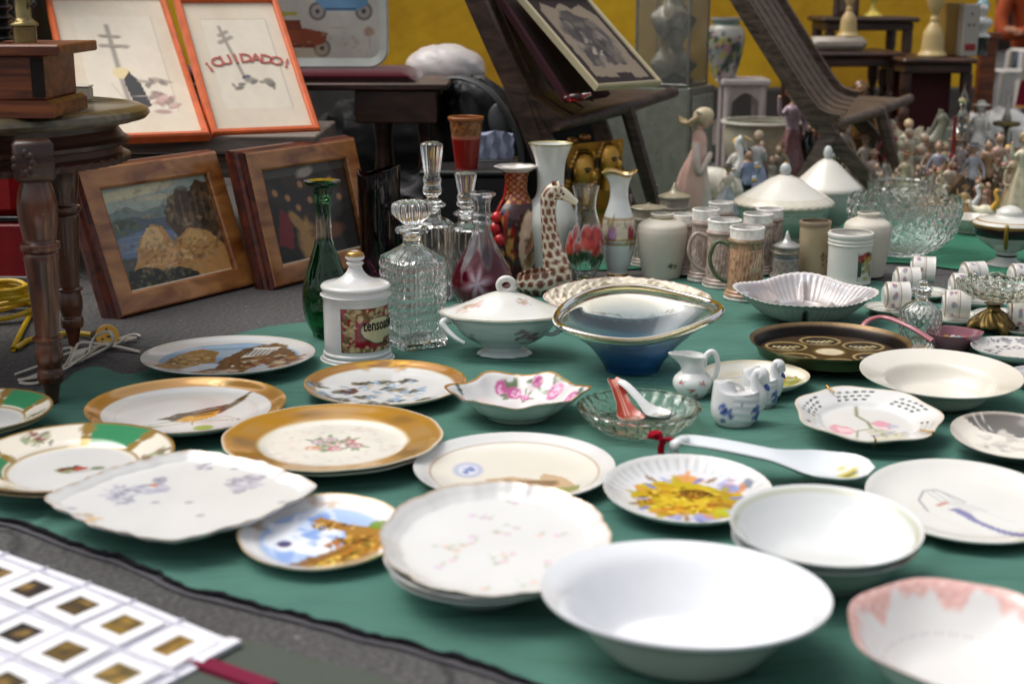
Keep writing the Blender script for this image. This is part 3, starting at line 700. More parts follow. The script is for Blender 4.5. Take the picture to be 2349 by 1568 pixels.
# wooden box and the things on the table
zt = .4205
bx = thing('wooden_box', 'reddish brown wooden box with a flat board top standing on the oval table', 'box', (-.88, 2.11, zt))
g = Geo(); box(g, 0, 0, .055, .44, .15, .062, bev=.002); mesh('body', g, M_REDW, bx, 0)
g = Geo(); prism(g, [(-.23, 0), (-.19, 0), (-.185, .008), (.125, .008), (.13, 0), (.232, 0), (.232, .018), (.224, .024), (-.23, .024)], -.085, .085, WHITE, Matrix.Rotation(math.pi/2, 4, 'X')); mesh('plinth', g, M_REDW, bx, 0)
g = Geo(); box(g, 0, 0, .094, .50, .19, .015, bev=.002); mesh('top_board', g, M_REDW, bx, 0)
g = Geo(); box(g, .212, -.0755, .0555, .018, .004, .055, C('#1a120d')); mesh('corner_strip', g, M_MAT, bx, 0)
p = yp(60, 118, 2.10); zb = zt+.102
br = thing('brass_column', 'round brass pillar with moulded collars standing on the wooden box', 'ornament', (p.x, 2.10, zb))
g = Geo(); lathe(g, spl([(.001, 0), (.0165, 0), (.0165, .0), (.0165, .022), (.0165, .022), (.0205, .024), (.0185, .028), (.0145, .031), (.0115, .035), (.0115, .035), (.0112, .12), (.015, .125), (.001, .126)], 3), 32, col=C('#8d7d54', .8)); mesh('column', g, M_METAL, br, 50)
g = Geo(); ball(g, (.018, -.006, .055), .004, col=C('#22201c')); ball(g, (.016, -.006, .052), .004, col=C('#22201c')); mesh('switch', g, M_PLAST, br)
p = yp(8, 118, 2.12); co = thing('coil_ornament', 'dark ribbed cylinder at the left edge on the wooden box', 'ornament', (p.x-.006, 2.12, zb))
g = Geo(); lathe(g, spl([(.001, 0)]+[(.020+.004*math.cos(k*math.pi), .004+.0075*k) for k in range(16)]+[(.001, .125)], 3), 28, col=C('#1d1b1e')); mesh('ribbed_body', g, M_PLAST, co, 60)
p = gp(188, 232, zt); wb = Geo(); box(wb, 0, 0, .0115, .032, .028, .022, C('#b9b2a2'), bev=.003); box(wb, 0, 0, .0235, .033, .029, .003, C('#c6bfae'), bev=.001)
o = mesh('small_box', wb, M_PLAST, None, 0, loc=(p.x, p.y, zt+.0005)); tag(o, 'small off-white box on the oval table beside the wooden box', 'box')

# ------------------------------------------------------------------ cables
def coil_pts(c, r0, n, seed=1, sq=.9, z0=.006, dz=.0055):
    P = []; r = random.Random(seed); steps = 36
    for i in range(n*steps+1):
        a = 2*math.pi*i/steps; k = i/steps; rr_ = r0*(1+.16*math.sin(k*2.3)+.06*math.sin(a*3+k))
        P.append((c[0]+rr_*math.cos(a)+.006*math.sin(k*3), c[1]+rr_*sq*math.sin(a)+.006*math.cos(k*2), z0+dz*k+.004*math.sin(a*2+k)))
    return P
c0 = gp(-8, 728, 0)
yc = thing('extension_cable', 'thick yellow extension cable coiled on the ground behind the table leg', 'cable', (0, 0, 0))
g = Geo(); P = coil_pts((c0.x, c0.y+.005), .062, 6, dz=.0095); tail = [gp(30, 800, .006), gp(60, 782, .006), gp(100, 772, .006), gp(150, 765, .006), gp(190, 765, .007), gp(218, 768, .010)]
P = [tuple(p_) for p_ in reversed(tail)]+P; tube(g, spl(P, 2), .0048, 10, C('#c9a312')); mesh('cord', g, M_PLAST, yc, 60)
pp = gp(246, 772, .02)
g = Geo(); Rm = Matrix.Rotation(math.radians(-62), 3, 'X') @ Matrix.Identity(3)
pl_ = Geo(); lathe(pl_, [(.001, -.012), (.014, -.012), (.019, -.004), (.020, .003), (.018, .005), (.001, .005)], 28, col=C('#d8a030'))
pl_.xf(Matrix.Translation((pp.x, pp.y, .021)) @ Matrix.Rotation(math.radians(62), 4, 'X') @ Matrix.Rotation(math.radians(15), 4, 'Y'))
mesh('plug', pl_, M_PLAST, yc, 40)
g = Geo()
for (dx, dy, sx_) in ((.004, -.002, .009), (-.007, -.007, .003), (-.002, .011, .003)): box(g, dx, dy, .006, sx_, .003, .002, C('#2a2018'))
g.xf(Matrix.Translation((pp.x, pp.y, .021)) @ Matrix.Rotation(math.radians(62), 4, 'X') @ Matrix.Rotation(math.radians(15), 4, 'Y')); mesh('socket_holes', g, M_PLAST, yc, 0)
g = Geo(); q0, q1 = gp(216, 768, .011), gp(232, 770, .016); tube(g, [q0, q1], [.0075, .011], 10, C('#2c2926')); mesh('strain_relief', g, M_PLAST, yc, 60)
wc = thing('lamp_cord', 'bundle of cream twin flex tied in a loop on the asphalt beside the table leg', 'cable', (0, 0, 0))
g = Geo()
def flex(pts):
    P = spl([tuple(gp(x, y, z)) for x, y, z in pts], 6)
    tube(g, P, .0022, 8, C('#c9c0b2')); tube(g, P+np.array([.0005, .0038, 0]), .0022, 8, C('#bdb3a4'))
flex([(35, 858, .004), (90, 838, .006), (150, 812, .012), (200, 800, .014), (240, 790, .012), (300, 768, .008), (322, 772, .004)])
flex([(40, 872, .003), (100, 862, .006), (150, 845, .01), (190, 818, .016), (250, 782, .012), (310, 800-25, .006), (285, 782, .010)])
flex([(320, 808, .003), (280, 798, .006), (230, 790, .012), (185, 786, .018), (172, 800, .014), (170, 815, .01), (210, 812, .01), (270, 786, .01), (285, 775, .01)])
flex([(200, 815, .012), (212, 780, .03), (228, 765, .042), (250, 762, .045), (258, 775, .036), (255, 790, .024), (240, 800, .012), (180, 828, .008), (110, 850, .006), (45, 874, .003)])
flex([(45, 878, .002), (75, 880, .003), (110, 868, .005), (150, 836, .008), (165, 800, .012), (140, 802, .006), (110, 812, .004)])
mesh('flex', g, M_PLAST, wc, 60)
g = Geo()
for k in range(5):
    c = gp(168+k*6, 824-k*2, .010); P = [(c.x+.004*math.sin(a), c.y+.013*math.cos(a), .010+.011*math.sin(a)) for a in np.linspace(0, 6.28, 16)]
    tube(g, P, .0024, 8, C('#cfc8bc'))
mesh('tied_wrap', g, M_PLAST, wc, 60)
# ================================================================== PLATES AND DISHES
PROF = dict(
 flat=[(0, .14), (.35, .14), (.55, .15), (.62, .22), (.70, .48), (.84, .74), (.97, .98), (1, 1)],
 coupe=[(0, .20), (.55, .23), (.74, .36), (.87, .62), (.96, .90), (1, 1)],
 open=[(0, .25), (.72, .28), (.86, .45), (.95, .80), (1, 1)],
 bowl=[(0, .10), (.3, .10), (.48, .14), (.64, .32), (.80, .62), (.92, .90), (1, 1)],
 soup=[(0, .09), (.42, .10), (.54, .18), (.62, .42), (.67, .66), (.73, .76), (.97, .98), (1, 1)],
 tray=[(0, .10), (.66, .10), (.78, .22), (.90, .62), (1, 1)])
def sstep(x): x = np.clip(x, 0, 1); return x*x*(3-2*x)
def dish_geo(g, R, h, prof='flat', paint=None, base=WHITE, under=None, fm=None, zm=None, seg=150, rings=56, oval=1.0, th=.0035, foot=.52, footh=.004, rim_t=.0018):
    p = spl(PROF[prof] if isinstance(prof, str) else prof, 5); rr_ = np.linspace(1, 0.004, rings); zz = np.interp(rr_, p[:, 0], p[:, 1])*h
    T = np.linspace(0, 2*math.pi, seg, endpoint=False)
    def ringpts(r, z, w=None):
        f = 1+(fm(T)-1)*sstep((r-.45)/.5) if fm else np.ones_like(T)
        dz = zm(T, r)*h if zm else 0
        return np.stack([R*r*f*np.cos(T), R*r*f*np.sin(T)*oval, z+dz+0*T], -1)
    top = [ringpts(r, z+footh) for r, z in zip(rr_, zz)]
    und = []; ub = th
    for r in (.012, .25, foot-.06):
        und.append(ringpts(r, max(np.interp(r, p[:, 0], p[:, 1])*h+footh-ub, .001)))
    und.append(ringpts(foot-.035, .0005)); und.append(ringpts(foot, 0)); und.append(ringpts(foot+.02, .001))
    for r in np.linspace(foot+.04, .985, 16): 
        und.append(ringpts(r, max(np.interp(r, p[:, 0], p[:, 1])*h+footh-ub*(1.0 if r < .9 else .8), .002)))
    edge = [ringpts(1.0, h+footh-rim_t*.9), ringpts(1.003, h+footh-rim_t*.4)]
    A_ = np.array(und+edge+top); V, F = ring_mesh(A_, True, True, True)
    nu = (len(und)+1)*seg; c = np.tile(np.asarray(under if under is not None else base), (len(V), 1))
    tp = slice(nu, len(V)); x = V[tp, 0]/R; y = V[tp, 1]/R/oval
    P = Paint(x, y, base); rr2 = np.repeat(np.r_[1.003, rr_], seg); tt = np.tile(T, len(rr_)+1); P.r = rr2; P.t = tt
    if fm is not None:                    # pattern follows the shape near the rim
        pass
    if paint: paint(P)
    c[tp] = P.c; g.add(V, F, c); return g
def dish(name, label, cat, px, py, wpx, h, paint=None, prof='flat', z0=.006, tilt=0.0, tilty=0.0, hpx=None, mat=None, group=None, rot=0.0, **k):
    p = gp(px, py, z0+h); R = wpx/2/sc(p)
    if tilt or tilty:
        p = p.copy()
    g = Geo(); hp = hpx or wpx*.3
    def pf(P):
        P.P = lambda x, y: ((x-px)/(wpx/2), (py-y)/(hp/2))
        if paint: paint(P)
    rz_ = math.radians(rot)
    dish_geo(g, R, h, prof, pf, **k)
    o = mesh(name, g, mat or M_CER, None, 60)
    ft = k.get('foot', .52)*R
    lift = ft*math.sin(math.radians(abs(tilt)))+ft*math.sin(math.radians(abs(tilty)))
    o.rotation_euler = (math.radians(tilt), math.radians(tilty), rz_)
    # keep the rim centre where the photograph has it
    up = Vector((0, 0, h)); up.rotate(o.rotation_euler)
    o.location = (p.x-up.x, p.y-up.y, z0+lift)
    tag(o, label, cat, group); return o
def scal(n, a, p=1.0): return lambda T: 1-a*(1-np.abs(np.cos(T*n/2))**p)
def gfl(P, pts, z, cols, seed=1):
    for i, (x, y) in enumerate(pts): P.spots(x, y, z, z*.8, cols, 7, z*.42, seed+i, .8, 1.6)
def organic(P, x, y, rx, ry, cols, seed, n=30, s=.05):
    P.ell(x, y, rx, ry, 0, cols[0], .95, .25, .35, seed); P.spots(x, y, rx*.95, ry*.95, cols, n, s, seed, .85, 2.4)

# --- plate with old town view
def f(P):
    P.ring(.965, 1.1, C('#d9cfc0'), .5)
    P.ell(.02, .0, .80, .80, 0, C('#8fb2cf'), 1, .03, .03, 3); P.ell(.0, .35, .55, .2, 0, C('#bcd0dd'), .8, .6, .2, 4)
    Q = P.P
    P.poly([Q(370, 838), Q(400, 805), Q(440, 792), Q(485, 797), Q(495, 822), Q(450, 834), Q(400, 845)], C('#a8814a'), 1, .03, 2); P.spots(*Q(435, 815), .25, .3, [C('#7d5a30'), C('#c9a76a'), C('#b9936a')], 26, .04, 5)
    P.poly([Q(470, 850), Q(540, 790), Q(600, 782), Q(640, 790), Q(690, 815), Q(650, 845), Q(560, 856)], C('#6f553a'), 1, .04, 3); P.poly([Q(545, 812), Q(565, 788), Q(625, 790), Q(600, 806)], C('#e6e2d8'))
    for k in range(6): x, y = Q(556+k*10, 799); P.line([(x, y-.14), (x+.03, y+.14)], .022, C('#35353a'))
    P.spots(*Q(600, 835), .5, .4, [C('#e0d4bc'), C('#2c2824'), C('#9a6a48'), C('#c9b088')], 80, .02, 28, .9, 3); P.spots(*Q(430, 820), .28, .35, [C('#4c3624'), C('#e0c490')], 30, .018, 27, .9, 3); P.spots(*Q(630, 820), .35, .35, [C('#3d342c'), C('#a47e52'), C('#c8b79a'), C('#8d5a3a')], 46, .045, 8); P.spots(*Q(480, 843), .42, .2, [C('#6d4a30'), C('#94775a'), C('#b9b2a6')], 30, .05, 9)
    P.poly([Q(430, 840), Q(470, 826), Q(510, 826), Q(505, 836), Q(450, 848)], C('#cfd9e6'), .9, .02)
    P.poly([Q(565, 852), Q(605, 826), Q(640, 838), Q(600, 856)], C('#b9c2cc'), .8, .04)
dish('plate', 'white plate painted with a brown old town under a blue sky', 'plate', 525, 818, 393, .015, f, 'coupe', hpx=92, tilt=-1.5)
# --- goldfinch plate
def f(P):
    P.ring(.85, 1.1, C('#c2904c', .4)); P.ring(.955, 1.1, C('#cfa058', .45)); P.spots(.25, .9, .3, .06, [C('#e0c48a', .5)], 26, .018, 3, .7)
    P.ring(.70, .708, C('#9a9a96'), .6)
    Q = P.P
    P.line([Q(330, 962), Q(400, 948), Q(470, 944), Q(560, 943)], .018, C('#7d8a5a')); P.line([Q(380, 960), Q(440, 950), Q(500, 948)], .014, C('#a8805a'))
    P.poly([Q(300, 962), Q(340, 958), Q(390, 960), Q(340, 964)], C('#8f9a58'), .9); P.poly([Q(310, 975), Q(360, 958), Q(410, 955), Q(350, 968)], C('#8a9a60'), .6)
    P.ell(*Q(487, 961), .10, .09, 30, C('#93a83e'), 1, .2)
    P.poly([Q(368, 942), Q(392, 936), Q(404, 928), Q(424, 926), Q(462, 916), Q(506, 906), Q(526, 906), Q(508, 924), Q(478, 940), Q(440, 948), Q(404, 946), Q(390, 942)], C('#2f261c')); P.poly([Q(412, 946), Q(426, 936), Q(462, 930), Q(500, 920), Q(494, 934), Q(458, 947)], C('#d8a034')); P.poly([Q(504, 910), Q(524, 893), Q(552, 882), Q(545, 892), Q(520, 914)], C('#54452a')); P.line([Q(440, 926), Q(492, 914)], .010, C('#ece8df')); P.line([Q(450, 931), Q(500, 916)], .008, C('#b98a34')); P.line([Q(452, 946), Q(458, 955)], .008, C('#6d4a2a')); P.ell(*Q(402, 935), .010, .012, 0, C('#e8e0c8')); P.line([Q(455, 944), Q(520, 934), Q(560, 943)], .010, C('#8d8a74'))
    P.line([Q(450, 935), Q(485, 928)], .03, C('#1e1a16')); P.line([Q(430, 940), Q(370, 944)], .015, C('#3a322a'))
dish('plate', 'white plate with a broad gold rim and a yellow and black bird on a twig', 'plate', 428, 930, 452, .021, f, 'coupe', hpx=135, tilt=0, foot=.5)
# --- castle plate
def f(P):
    P.ring(.86, 1.1, C('#bb8542', .4)); P.spots(0, .93, .7, .05, [C('#d8a838', .6), C('#8a5c34', .5), C('#e0a420', .6)], 20, .06, 5, .7, 3); P.ring(.84, .865, C('#c9a050', .4), .6); P.ring(.975, 1.1, C('#d09c38', .6))
    Q = P.P; cols = [C('#4d5540'), C('#6a6a58'), C('#8ea9c4'), C('#6d5c4a')]
    for i, (x, y, a) in enumerate(((842, 888, 0), (880, 866, 10), (930, 864, 10), (985, 860, 5), (960, 880, 0), (900, 896, 5), (800, 895, 0), (850, 908, 10), (1010, 885, 20), (1050, 905, 0), (975, 905, 0), (930, 915, 0), (990, 920, 0), (890, 918, 5), (820, 906, 5), (770, 880, 0))):
        u, v = Q(700+(x-770)*.95+20, y); P.ell(u, v, .13, .05, a+8, cols[i % 4], .85, .5, .5, i+3); P.spots(u, v, .12, .08, cols+[C('#33402c'), C('#5c4030')], 9, .034, i, .9, 2.6)
    P.ell(*Q(805, 884), .10, .12, 0, C('#5a3a38'), 1, .3, .2, 4); P.spots(*Q(880, 885), .55, .5, [C('#9bb6d6'), C('#c2b498'), C('#7d95ad')], 60, .028, 12, .7, 3)
dish('plate', 'gold rimmed white plate printed with small castles and blue ribbons', 'plate', 884, 880, 372, .017, f, 'coupe', hpx=107, tilt=.5)
# --- two stacks with green and gold borders
def greenrim(rot):
    def f(P):
        G_ = C('#3f8a5f'); P.ring(.60, 1.1, CREAM)
        for k in range(3):
            a = math.radians(rot+120*k); d = np.abs((P.t-a+math.pi) % (2*math.pi)-math.pi)
            P.mask(np.clip((.40+.03*np.sin(P.r*30)-d)/.02, 0, 1)*np.clip((P.r-.66)/.01, 0, 1), G_)
            for s in (-1, 1):
                e = np.abs((P.t-a-s*.42+math.pi) % (2*math.pi)-math.pi); P.mask(np.clip((.05+.05*np.abs(np.sin(P.r*16))-e)/.03, 0, 1)*np.clip((P.r-.62)/.01, 0, 1), C('#a98a4a', .3))
            b = a+math.radians(60); P.spots(.82*math.cos(b), .82*math.sin(b), .16, .12, [C('#7b8f6a'), C('#8d2f35'), C('#6b6458'), C('#a9b08a')], 20, .025, 5+k, .8, 2.5)
        P.ring(.62, .645, C('#a98a4a', .3), .8); P.ring(.965, 1.1, C('#b08c52', .4)); P.spots(-.0, 0, .12, .07, [C('#7a2f35'), C('#5a5440'), C('#8d9a6a'), C('#b0453a')], 16, .035, 8, .9, 2.2); P.line([(-.15, -.06), (0, -.12), (.2, -.02), (.28, .02)], .02, C('#6d7a4a'), .8); P.ell(.24, .03, .07, .05, 0, C('#6d7a4a'), .8, .5)
    return f
for i, (x, y, w_, rot, lab) in enumerate(((165, 1052, 462, 72, 'front'), (-62, 946, 352, -62, 'back'))):
    for k in (0, 1):
        what = ('upper' if k else 'lower')+' one of the '+('nearer pair' if i == 0 else 'pair cut by the left edge')
        dish('plate', 'green and gold bordered plate, '+what, 'plate', x+(0 if k else -6), y+(0 if k else 9), w_, .022, greenrim(rot+(0 if k else 40)), 'flat', hpx=150, z0=.006+.0085*k, group='green bordered plates', tilt=1.5 if i == 0 else .5)
# --- lobed white cake tray with grey flowers
def lobed(T):
    t = T+.66; base = 1/ (np.abs(np.cos(t))**3.2+np.abs(np.sin(t))**3.2)**(1/3.2)
    return .86*base*(1+.022*np.cos(8*t)+.010*np.cos(24*t))+.03*np.exp(-(np.sin((T-.12)/2)/.12)**2)+.03*np.exp(-(np.cos((T-.12)/2)/.12)**2)
def f(P):
    gr = [C('#a9aab8'), C('#b9b8c4'), C('#8f909e'), C('#c5c0cc')]; Q = P.P
    for x, y, z in ((330, 1112, .13), (255, 1125, .10), (280, 1140, .09), (555, 1105, .13), (430, 1062, .07), (520, 1100, .07)): P.spots(*Q(x, y), z, z*1.4, gr, 24, z*.26, int(x), .75, 2)
    for x, y in ((180, 1165), (437, 1150), (478, 1180), (650, 1150), (505, 1068), (360, 1150)): P.ell(*Q(x, y), .035, .03, 20, C('#9a9aa8'), .7, .6)
    P.spots(*Q(335, 1108), .02, .02, [C('#c98a70')], 3, .02, 5)
    d = np.maximum(0, P.r-.975)/.03; P.mask(d*(.55+.45*np.sin(P.t*37)), C('#c09050', .3), .9); P.spots(*Q(200, 1190), .2, .14, [C('#b8936a'), C('#8f8a90'), C('#d8b07a')], 10, .03, 3, .6)
dish('cake_tray', 'white lobed square cake tray with faint grey flowers, worn gilt edge and two tab handles', 'tray', 418, 1143, 590, .014, f, [(0, .3), (.80, .32), (.92, .58), (1, 1)], hpx=212, fm=lobed, tilt=3.5, z0=.024, oval=.86, foot=.55, seg=220)
# --- gold charger pair
def f(P):
    P.ring(.66, 1.1, C('#c8964a', .35))
    for k in range(26):
        a = k*.83; r = .82; P.mask(np.clip(1-np.hypot((P.x-r*math.cos(a))/.2, (P.y-r*math.sin(a))/.14), 0, 1)*np.clip((P.r-.67)/.01, 0, 1), [C('#d8a02c', .5), C('#8d683c', .3), C('#c09a62', .3)][k % 3], .6)
    P.ring(.90, .965, C('#d6a03c', .5), .7); P.ring(.665, .69, C('#e0cfa8', .1)); P.ring(.0, .665, C('#ebe6da'))
    P.spots(0, 0, .60, .60, [C('#d9d4cc'), C('#e3ddd2'), C('#cfc9c4'), C('#dccbbd')], 170, .022, 5, .55, 2.4)
    P.ell(0, 0, .34, .34, 0, C('#efebdf'), .9, .4)
    for i, (x, y, c1) in enumerate(((-.14, .08, '#b9a0ac'), (.12, .10, '#c07a80'), (-.17, -.10, '#dca98a'), (.03, -.12, '#c98a92'), (.0, .02, '#d9b0ac'), (.2, -.02, '#b9808a'), (-.05, .15, '#c9b0b8'))):
        P.rose(x, y, .075, C(c1), C('#f0dcd4'), i, C('#8a9c78'))
    P.ring(.985, 1.1, C('#e8ddc8'))
gr_ = 'gold rimmed chargers stacked in pair'
dish('charger_plate', 'lower plate of the stacked gold bordered pair, only its cream edge showing', 'plate', 768, 1013, 494, .015, f, 'flat', hpx=158, fm=scal(12, .012), group=gr_)
dish('charger_plate', 'wide gold bordered plate with a small pink bouquet, on top of its pair', 'plate', 764, 1003, 505, .016, f, 'flat', hpx=158, fm=scal(12, .012), group=gr_, z0=.015)
# --- crest plate
def f(P):
    Q = P.P; P.ell(0, 0, .84, .84, 0, C('#e7e3d8'), 1, .02); P.ring(.83, .85, C('#b3977a'), .8)
    P.ell(*Q(1073, 1066), .15, .22, 0, C('#aeb9dc'), .8, .3); P.ell(*Q(1073, 1066), .10, .15, 0, C('#dfe2ee'), .9, .3); P.spots(*Q(1073, 1066), .06, .08, [C('#6d82bd'), C('#8b9ccc')], 12, .02, 3)
    P.poly([Q(1115, 1083), Q(1160, 1078), Q(1240, 1082), Q(1245, 1072), Q(1290, 1078), Q(1320, 1092), Q(1310, 1108), Q(1240, 1112), Q(1160, 1098), Q(1120, 1096)], C('#c8ab88'), .9, .03)
    P.spots(*Q(1200, 1090), .35, .11, [C('#7d5a40'), C('#9a7a60'), C('#5a4a42'), C('#b99a78')], 34, .03, 4, .85, 2.5); P.poly([Q(1200, 1084), Q(1275, 1084), Q(1272, 1092), Q(1205, 1092)], C('#8d7660')); P.poly([Q(1265, 1098), Q(1325, 1094), Q(1318, 1108), Q(1280, 1112)], C('#9aa05c'), .9, .02)
dish('plate', 'white plate with a thin brown ring, a blue round stamp and a sepia town', 'plate', 1180, 1072, 462, .016, f, 'coupe', hpx=122, tilt=.8)
# --- sunflower plate, fluted
def f(P):
    Q = P.P; fl = np.clip(np.sin(P.t*44), 0, 1)*np.clip((P.r-.72)/.05, 0, 1)*np.clip((.95-P.r)/.03, 0, 1)*np.clip((np.sin(P.t)+.3)*2, 0, 1); P.mask(fl, C('#9fa6b2'), .55)
    P.ell(.02, .02, .70, .72, 0, C('#dadbe6'), .6, .3)
    P.spots(.1, 0, .68, .65, [C('#7d86bd'), C('#c9a88a'), C('#b58a9c'), C('#e3d9d0')], 34, .07, 6, .8)
    P.poly([Q(1450, 1120), Q(1470, 1098), Q(1540, 1088), Q(1600, 1092), Q(1660, 1110), Q(1700, 1120), Q(1720, 1150), Q(1680, 1165), Q(1600, 1178), Q(1560, 1160), Q(1500, 1165), Q(1460, 1145)], C('#c2ac2c'), 1, .07, 5)
    P.spots(-.05, -.05, .55, .40, [C('#c9a428'), C('#a9952a'), C('#d8bc3c'), C('#b58430')], 60, .08, 4, .8, 2.2); P.ell(*Q(1600, 1118), .22, .12, 0, C('#6d4420'), .95, .3, .2, 5); P.ell(*Q(1545, 1150), .17, .09, 0, C('#c9802a'), .9, .4, .2, 7)
    P.ell(*Q(1590, 1085), .2, .10, -15, C('#d79a52'), .95, .3, .2, 3); P.ell(*Q(1725, 1105), .06, .1, 0, C('#6d7488'), .95, .3, .2, 6); P.ell(*Q(1712, 1108), .04, .09, 0, C('#c07a3a'), .9, .4); P.ell(*Q(1600, 1170), .12, .12, 30, C('#8f9be0'), .8, .4, .3, 5); P.ell(*Q(1650, 1160), .1, .15, 0, C('#b8bc3c'), .9, .4, .2, 6)
    for k in range(26):
        a = k*.2417; r_ = .60+.07*math.sin(k*2.3); P.ell(r_*math.cos(a), r_*math.sin(a), .10, .035, math.degrees(a)+20*math.sin(k), [C('#6d7ac0'), C('#d8924c'), C('#b0a42c'), C('#a8b0d8'), C('#8d6a3a')][k % 5], .85, .3)
    P.spots(-.05, -.05, .5, .36, [C('#8f7420'), C('#e6cc50'), C('#a8641e'), C('#6d5218'), C('#d8b430')], 130, .022, 44, .85, 3.2); P.spots(*Q(1600, 1118), .2, .1, [C('#3c2410'), C('#8d5a2a')], 24, .02, 45, .9)
dish('plate', 'fluted white plate painted with big yellow sunflowers', 'plate', 1577, 1128, 387, .020, f, 'coupe', hpx=153, fm=scal(44, .008), tilt=4, z0=.006)
# --- rose dish with tab handles
def f(P):
    P.ring(.96, 1.1, C('#b88430', .45), 1)
    P.spots(0, 0, .9, .9, [C('#e6d4d0'), C('#dcd9dc'), C('#e4dccc')], 50, .05, 3, .6)
    Q = P.P
    for i, (x, y, z) in enumerate(((1152, 866, .12), (1180, 868, .11), (1275, 876, .13), (1310, 893, .1), (1235, 862, .08), (1072, 915, .10), (1205, 872, .07))): P.rose(*Q(x, y), z, C('#b8568c'), C('#e5b0cc'), i+2, C('#5a7048'))
    P.rose(*Q(1190, 930), .12, C('#d89cac'), C('#f0d0d4'), 9, C('#8a9a68')); P.rose(*Q(1160, 932), .08, C('#e0a8b4'), C('#f0d0d4'), 19, C('#8a9a68')); P.spots(*Q(1185, 930), .35, .14, [C('#a8a878'), C('#c98a98')], 18, .03, 5)
    for x in (-.86, .9): P.ell(x, .18 if x < 0 else .08, .035, .10, 40 if x < 0 else -40, C('#3c5a4c'), 1, .2); P.ring(.99, 1.2, C('#c9923a', .5), .8)
dish('serving_dish', 'gold edged oval dish with pink roses and pierced tab handles', 'dish', 1188, 897, 318, .036, f, 'bowl', hpx=96, fm=lambda T: 1+.035*np.cos(6*T+.4)+.02*np.cos(12*T)+.10*np.exp(-((np.abs((T+math.pi) % (2*math.pi)-math.pi))/.28)**2)+.10*np.exp(-((T-math.pi)/.28)**2)-.09, zm=lambda T, r: .09*sstep((r-.7)/.3)*np.cos(6*T+.4), under=C('#c9d4cb'), foot=.45)
# --- fort plate
def f(P):
    Q = P.P; P.ell(.0, -.02, .74, .76, 0, C('#aac3ea'), 1, .04); P.spots(-.25, .1, .45, .5, [C('#eef2fa'), C('#7fa4e2'), C('#d0def4'), C('#f2f5fa')], 70, .09, 3, .85, 2.8)
    P.ring(.80, 1.1, C('#eeecec'), .9); P.mask(np.clip((P.r-.955)/.03, 0, 1), C('#c9a050', .3), .8)
    P.spots(0, .85, .8, .06, [C('#c9a87a'), C('#b99a7a')], 14, .04, 5, .5); P.spots(-.8, .35, .12, .2, [C('#a9a4a0'), C('#c9b48a')], 10, .05, 6, .5)
    P.poly([Q(705, 1188), Q(722, 1180), Q(800, 1198), Q(872, 1205), Q(890, 1212), Q(880, 1270), Q(830, 1298), Q(680, 1300), Q(730, 1282), Q(770, 1262), Q(800, 1235), Q(790, 1212), Q(730, 1200)], C('#a87a38'), 1, .03, 5)
    P.poly([Q(770, 1225), Q(800, 1228), Q(850, 1222), Q(840, 1245), Q(790, 1240)], C('#7a5228'), .9, .04, 8); P.spots(*Q(800, 1285), .45, .2, [C('#d8a83c'), C('#6d4420'), C('#e8c868'), C('#8f8a3a'), C('#9c6a2a')], 90, .035, 9, .9, 2); P.spots(*Q(820, 1245), .36, .26, [C('#c08830'), C('#5c3a1c'), C('#b06a28'), C('#dcb058'), C('#7d6a2c')], 70, .03, 29, .85, 2.2); P.ell(.0, .9, .8, .2, 0, C('#eeecec'), 0); P.spots(*Q(760, 1200), .3, .09, [C('#5c3c1e'), C('#d8b878'), C('#8a5c30')], 40, .022, 19, .9, 2); P.poly([Q(760, 1260), Q(800, 1245), Q(812, 1250), Q(740, 1290), Q(690, 1300), Q(680, 1290)], C('#8a6030'), .9, .04)
    P.ell(*Q(862, 1200), .11, .10, -20, C('#6f8f2c'), 1, .2, .2, 6); P.ell(*Q(870, 1290), .12, .08, 20, C('#8f9c2c'), .9, .4, .2, 9); P.ell(*Q(656, 1242), .09, .085, 0, C('#5d4f74'), 1, .25, .12, 4); P.ell(*Q(656, 1243), .045, .045, 0, C('#3e3f6e'), .8, .4)
dish('plate', 'gilt edged souvenir plate painted with an ochre fort under a blue sky', 'plate', 739, 1228, 385, .014, f, 'coupe', hpx=178, fm=scal(8, .015, .7), tilt=5, z0=.006)
# --- scalloped stack
def f(P):
    r = random.Random(4)
    for k in range(26):
        a = r.uniform(0, 6.28); q = r.uniform(.15, .82); x, y = q*math.cos(a), q*math.sin(a)
        P.ell(x, y, .035, .03, 0, [C('#dcb4c4'), C('#d0b0cc'), C('#e0c0b4')][k % 3], .75, .7); P.line([(x+.03, y), (x+.09*math.cos(a*3), y+.07*math.sin(a*2)), (x+.14*math.cos(a*3), y+.04)], .014, C('#b9bfa4'), .6); P.ell(x+.09*math.cos(a*3), y+.07*math.sin(a*2), .025, .018, 30, C('#a8b090'), .6, .6)
    P.mask(np.clip((P.r-.975)/.02, 0, 1), C('#c49a68', .2), .75)
fm12 = lambda T: .965+.035*np.abs(np.cos(T*6+.3))**.7+.004*np.cos(36*T)
gq = 'scalloped white plates in one stack'
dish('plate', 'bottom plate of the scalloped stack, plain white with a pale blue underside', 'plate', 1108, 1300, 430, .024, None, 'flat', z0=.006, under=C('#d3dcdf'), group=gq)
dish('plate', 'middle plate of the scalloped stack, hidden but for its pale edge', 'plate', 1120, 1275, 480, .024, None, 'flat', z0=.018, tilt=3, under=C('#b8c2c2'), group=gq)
dish('plate', 'large scalloped white plate with tiny pink sprigs on top of its stack', 'plate', 1136, 1248, 532, .018, f, 'open', hpx=276, z0=.034, tilt=7.6, fm=fm12, seg=220, under=C('#a5aeac'), group=gq)
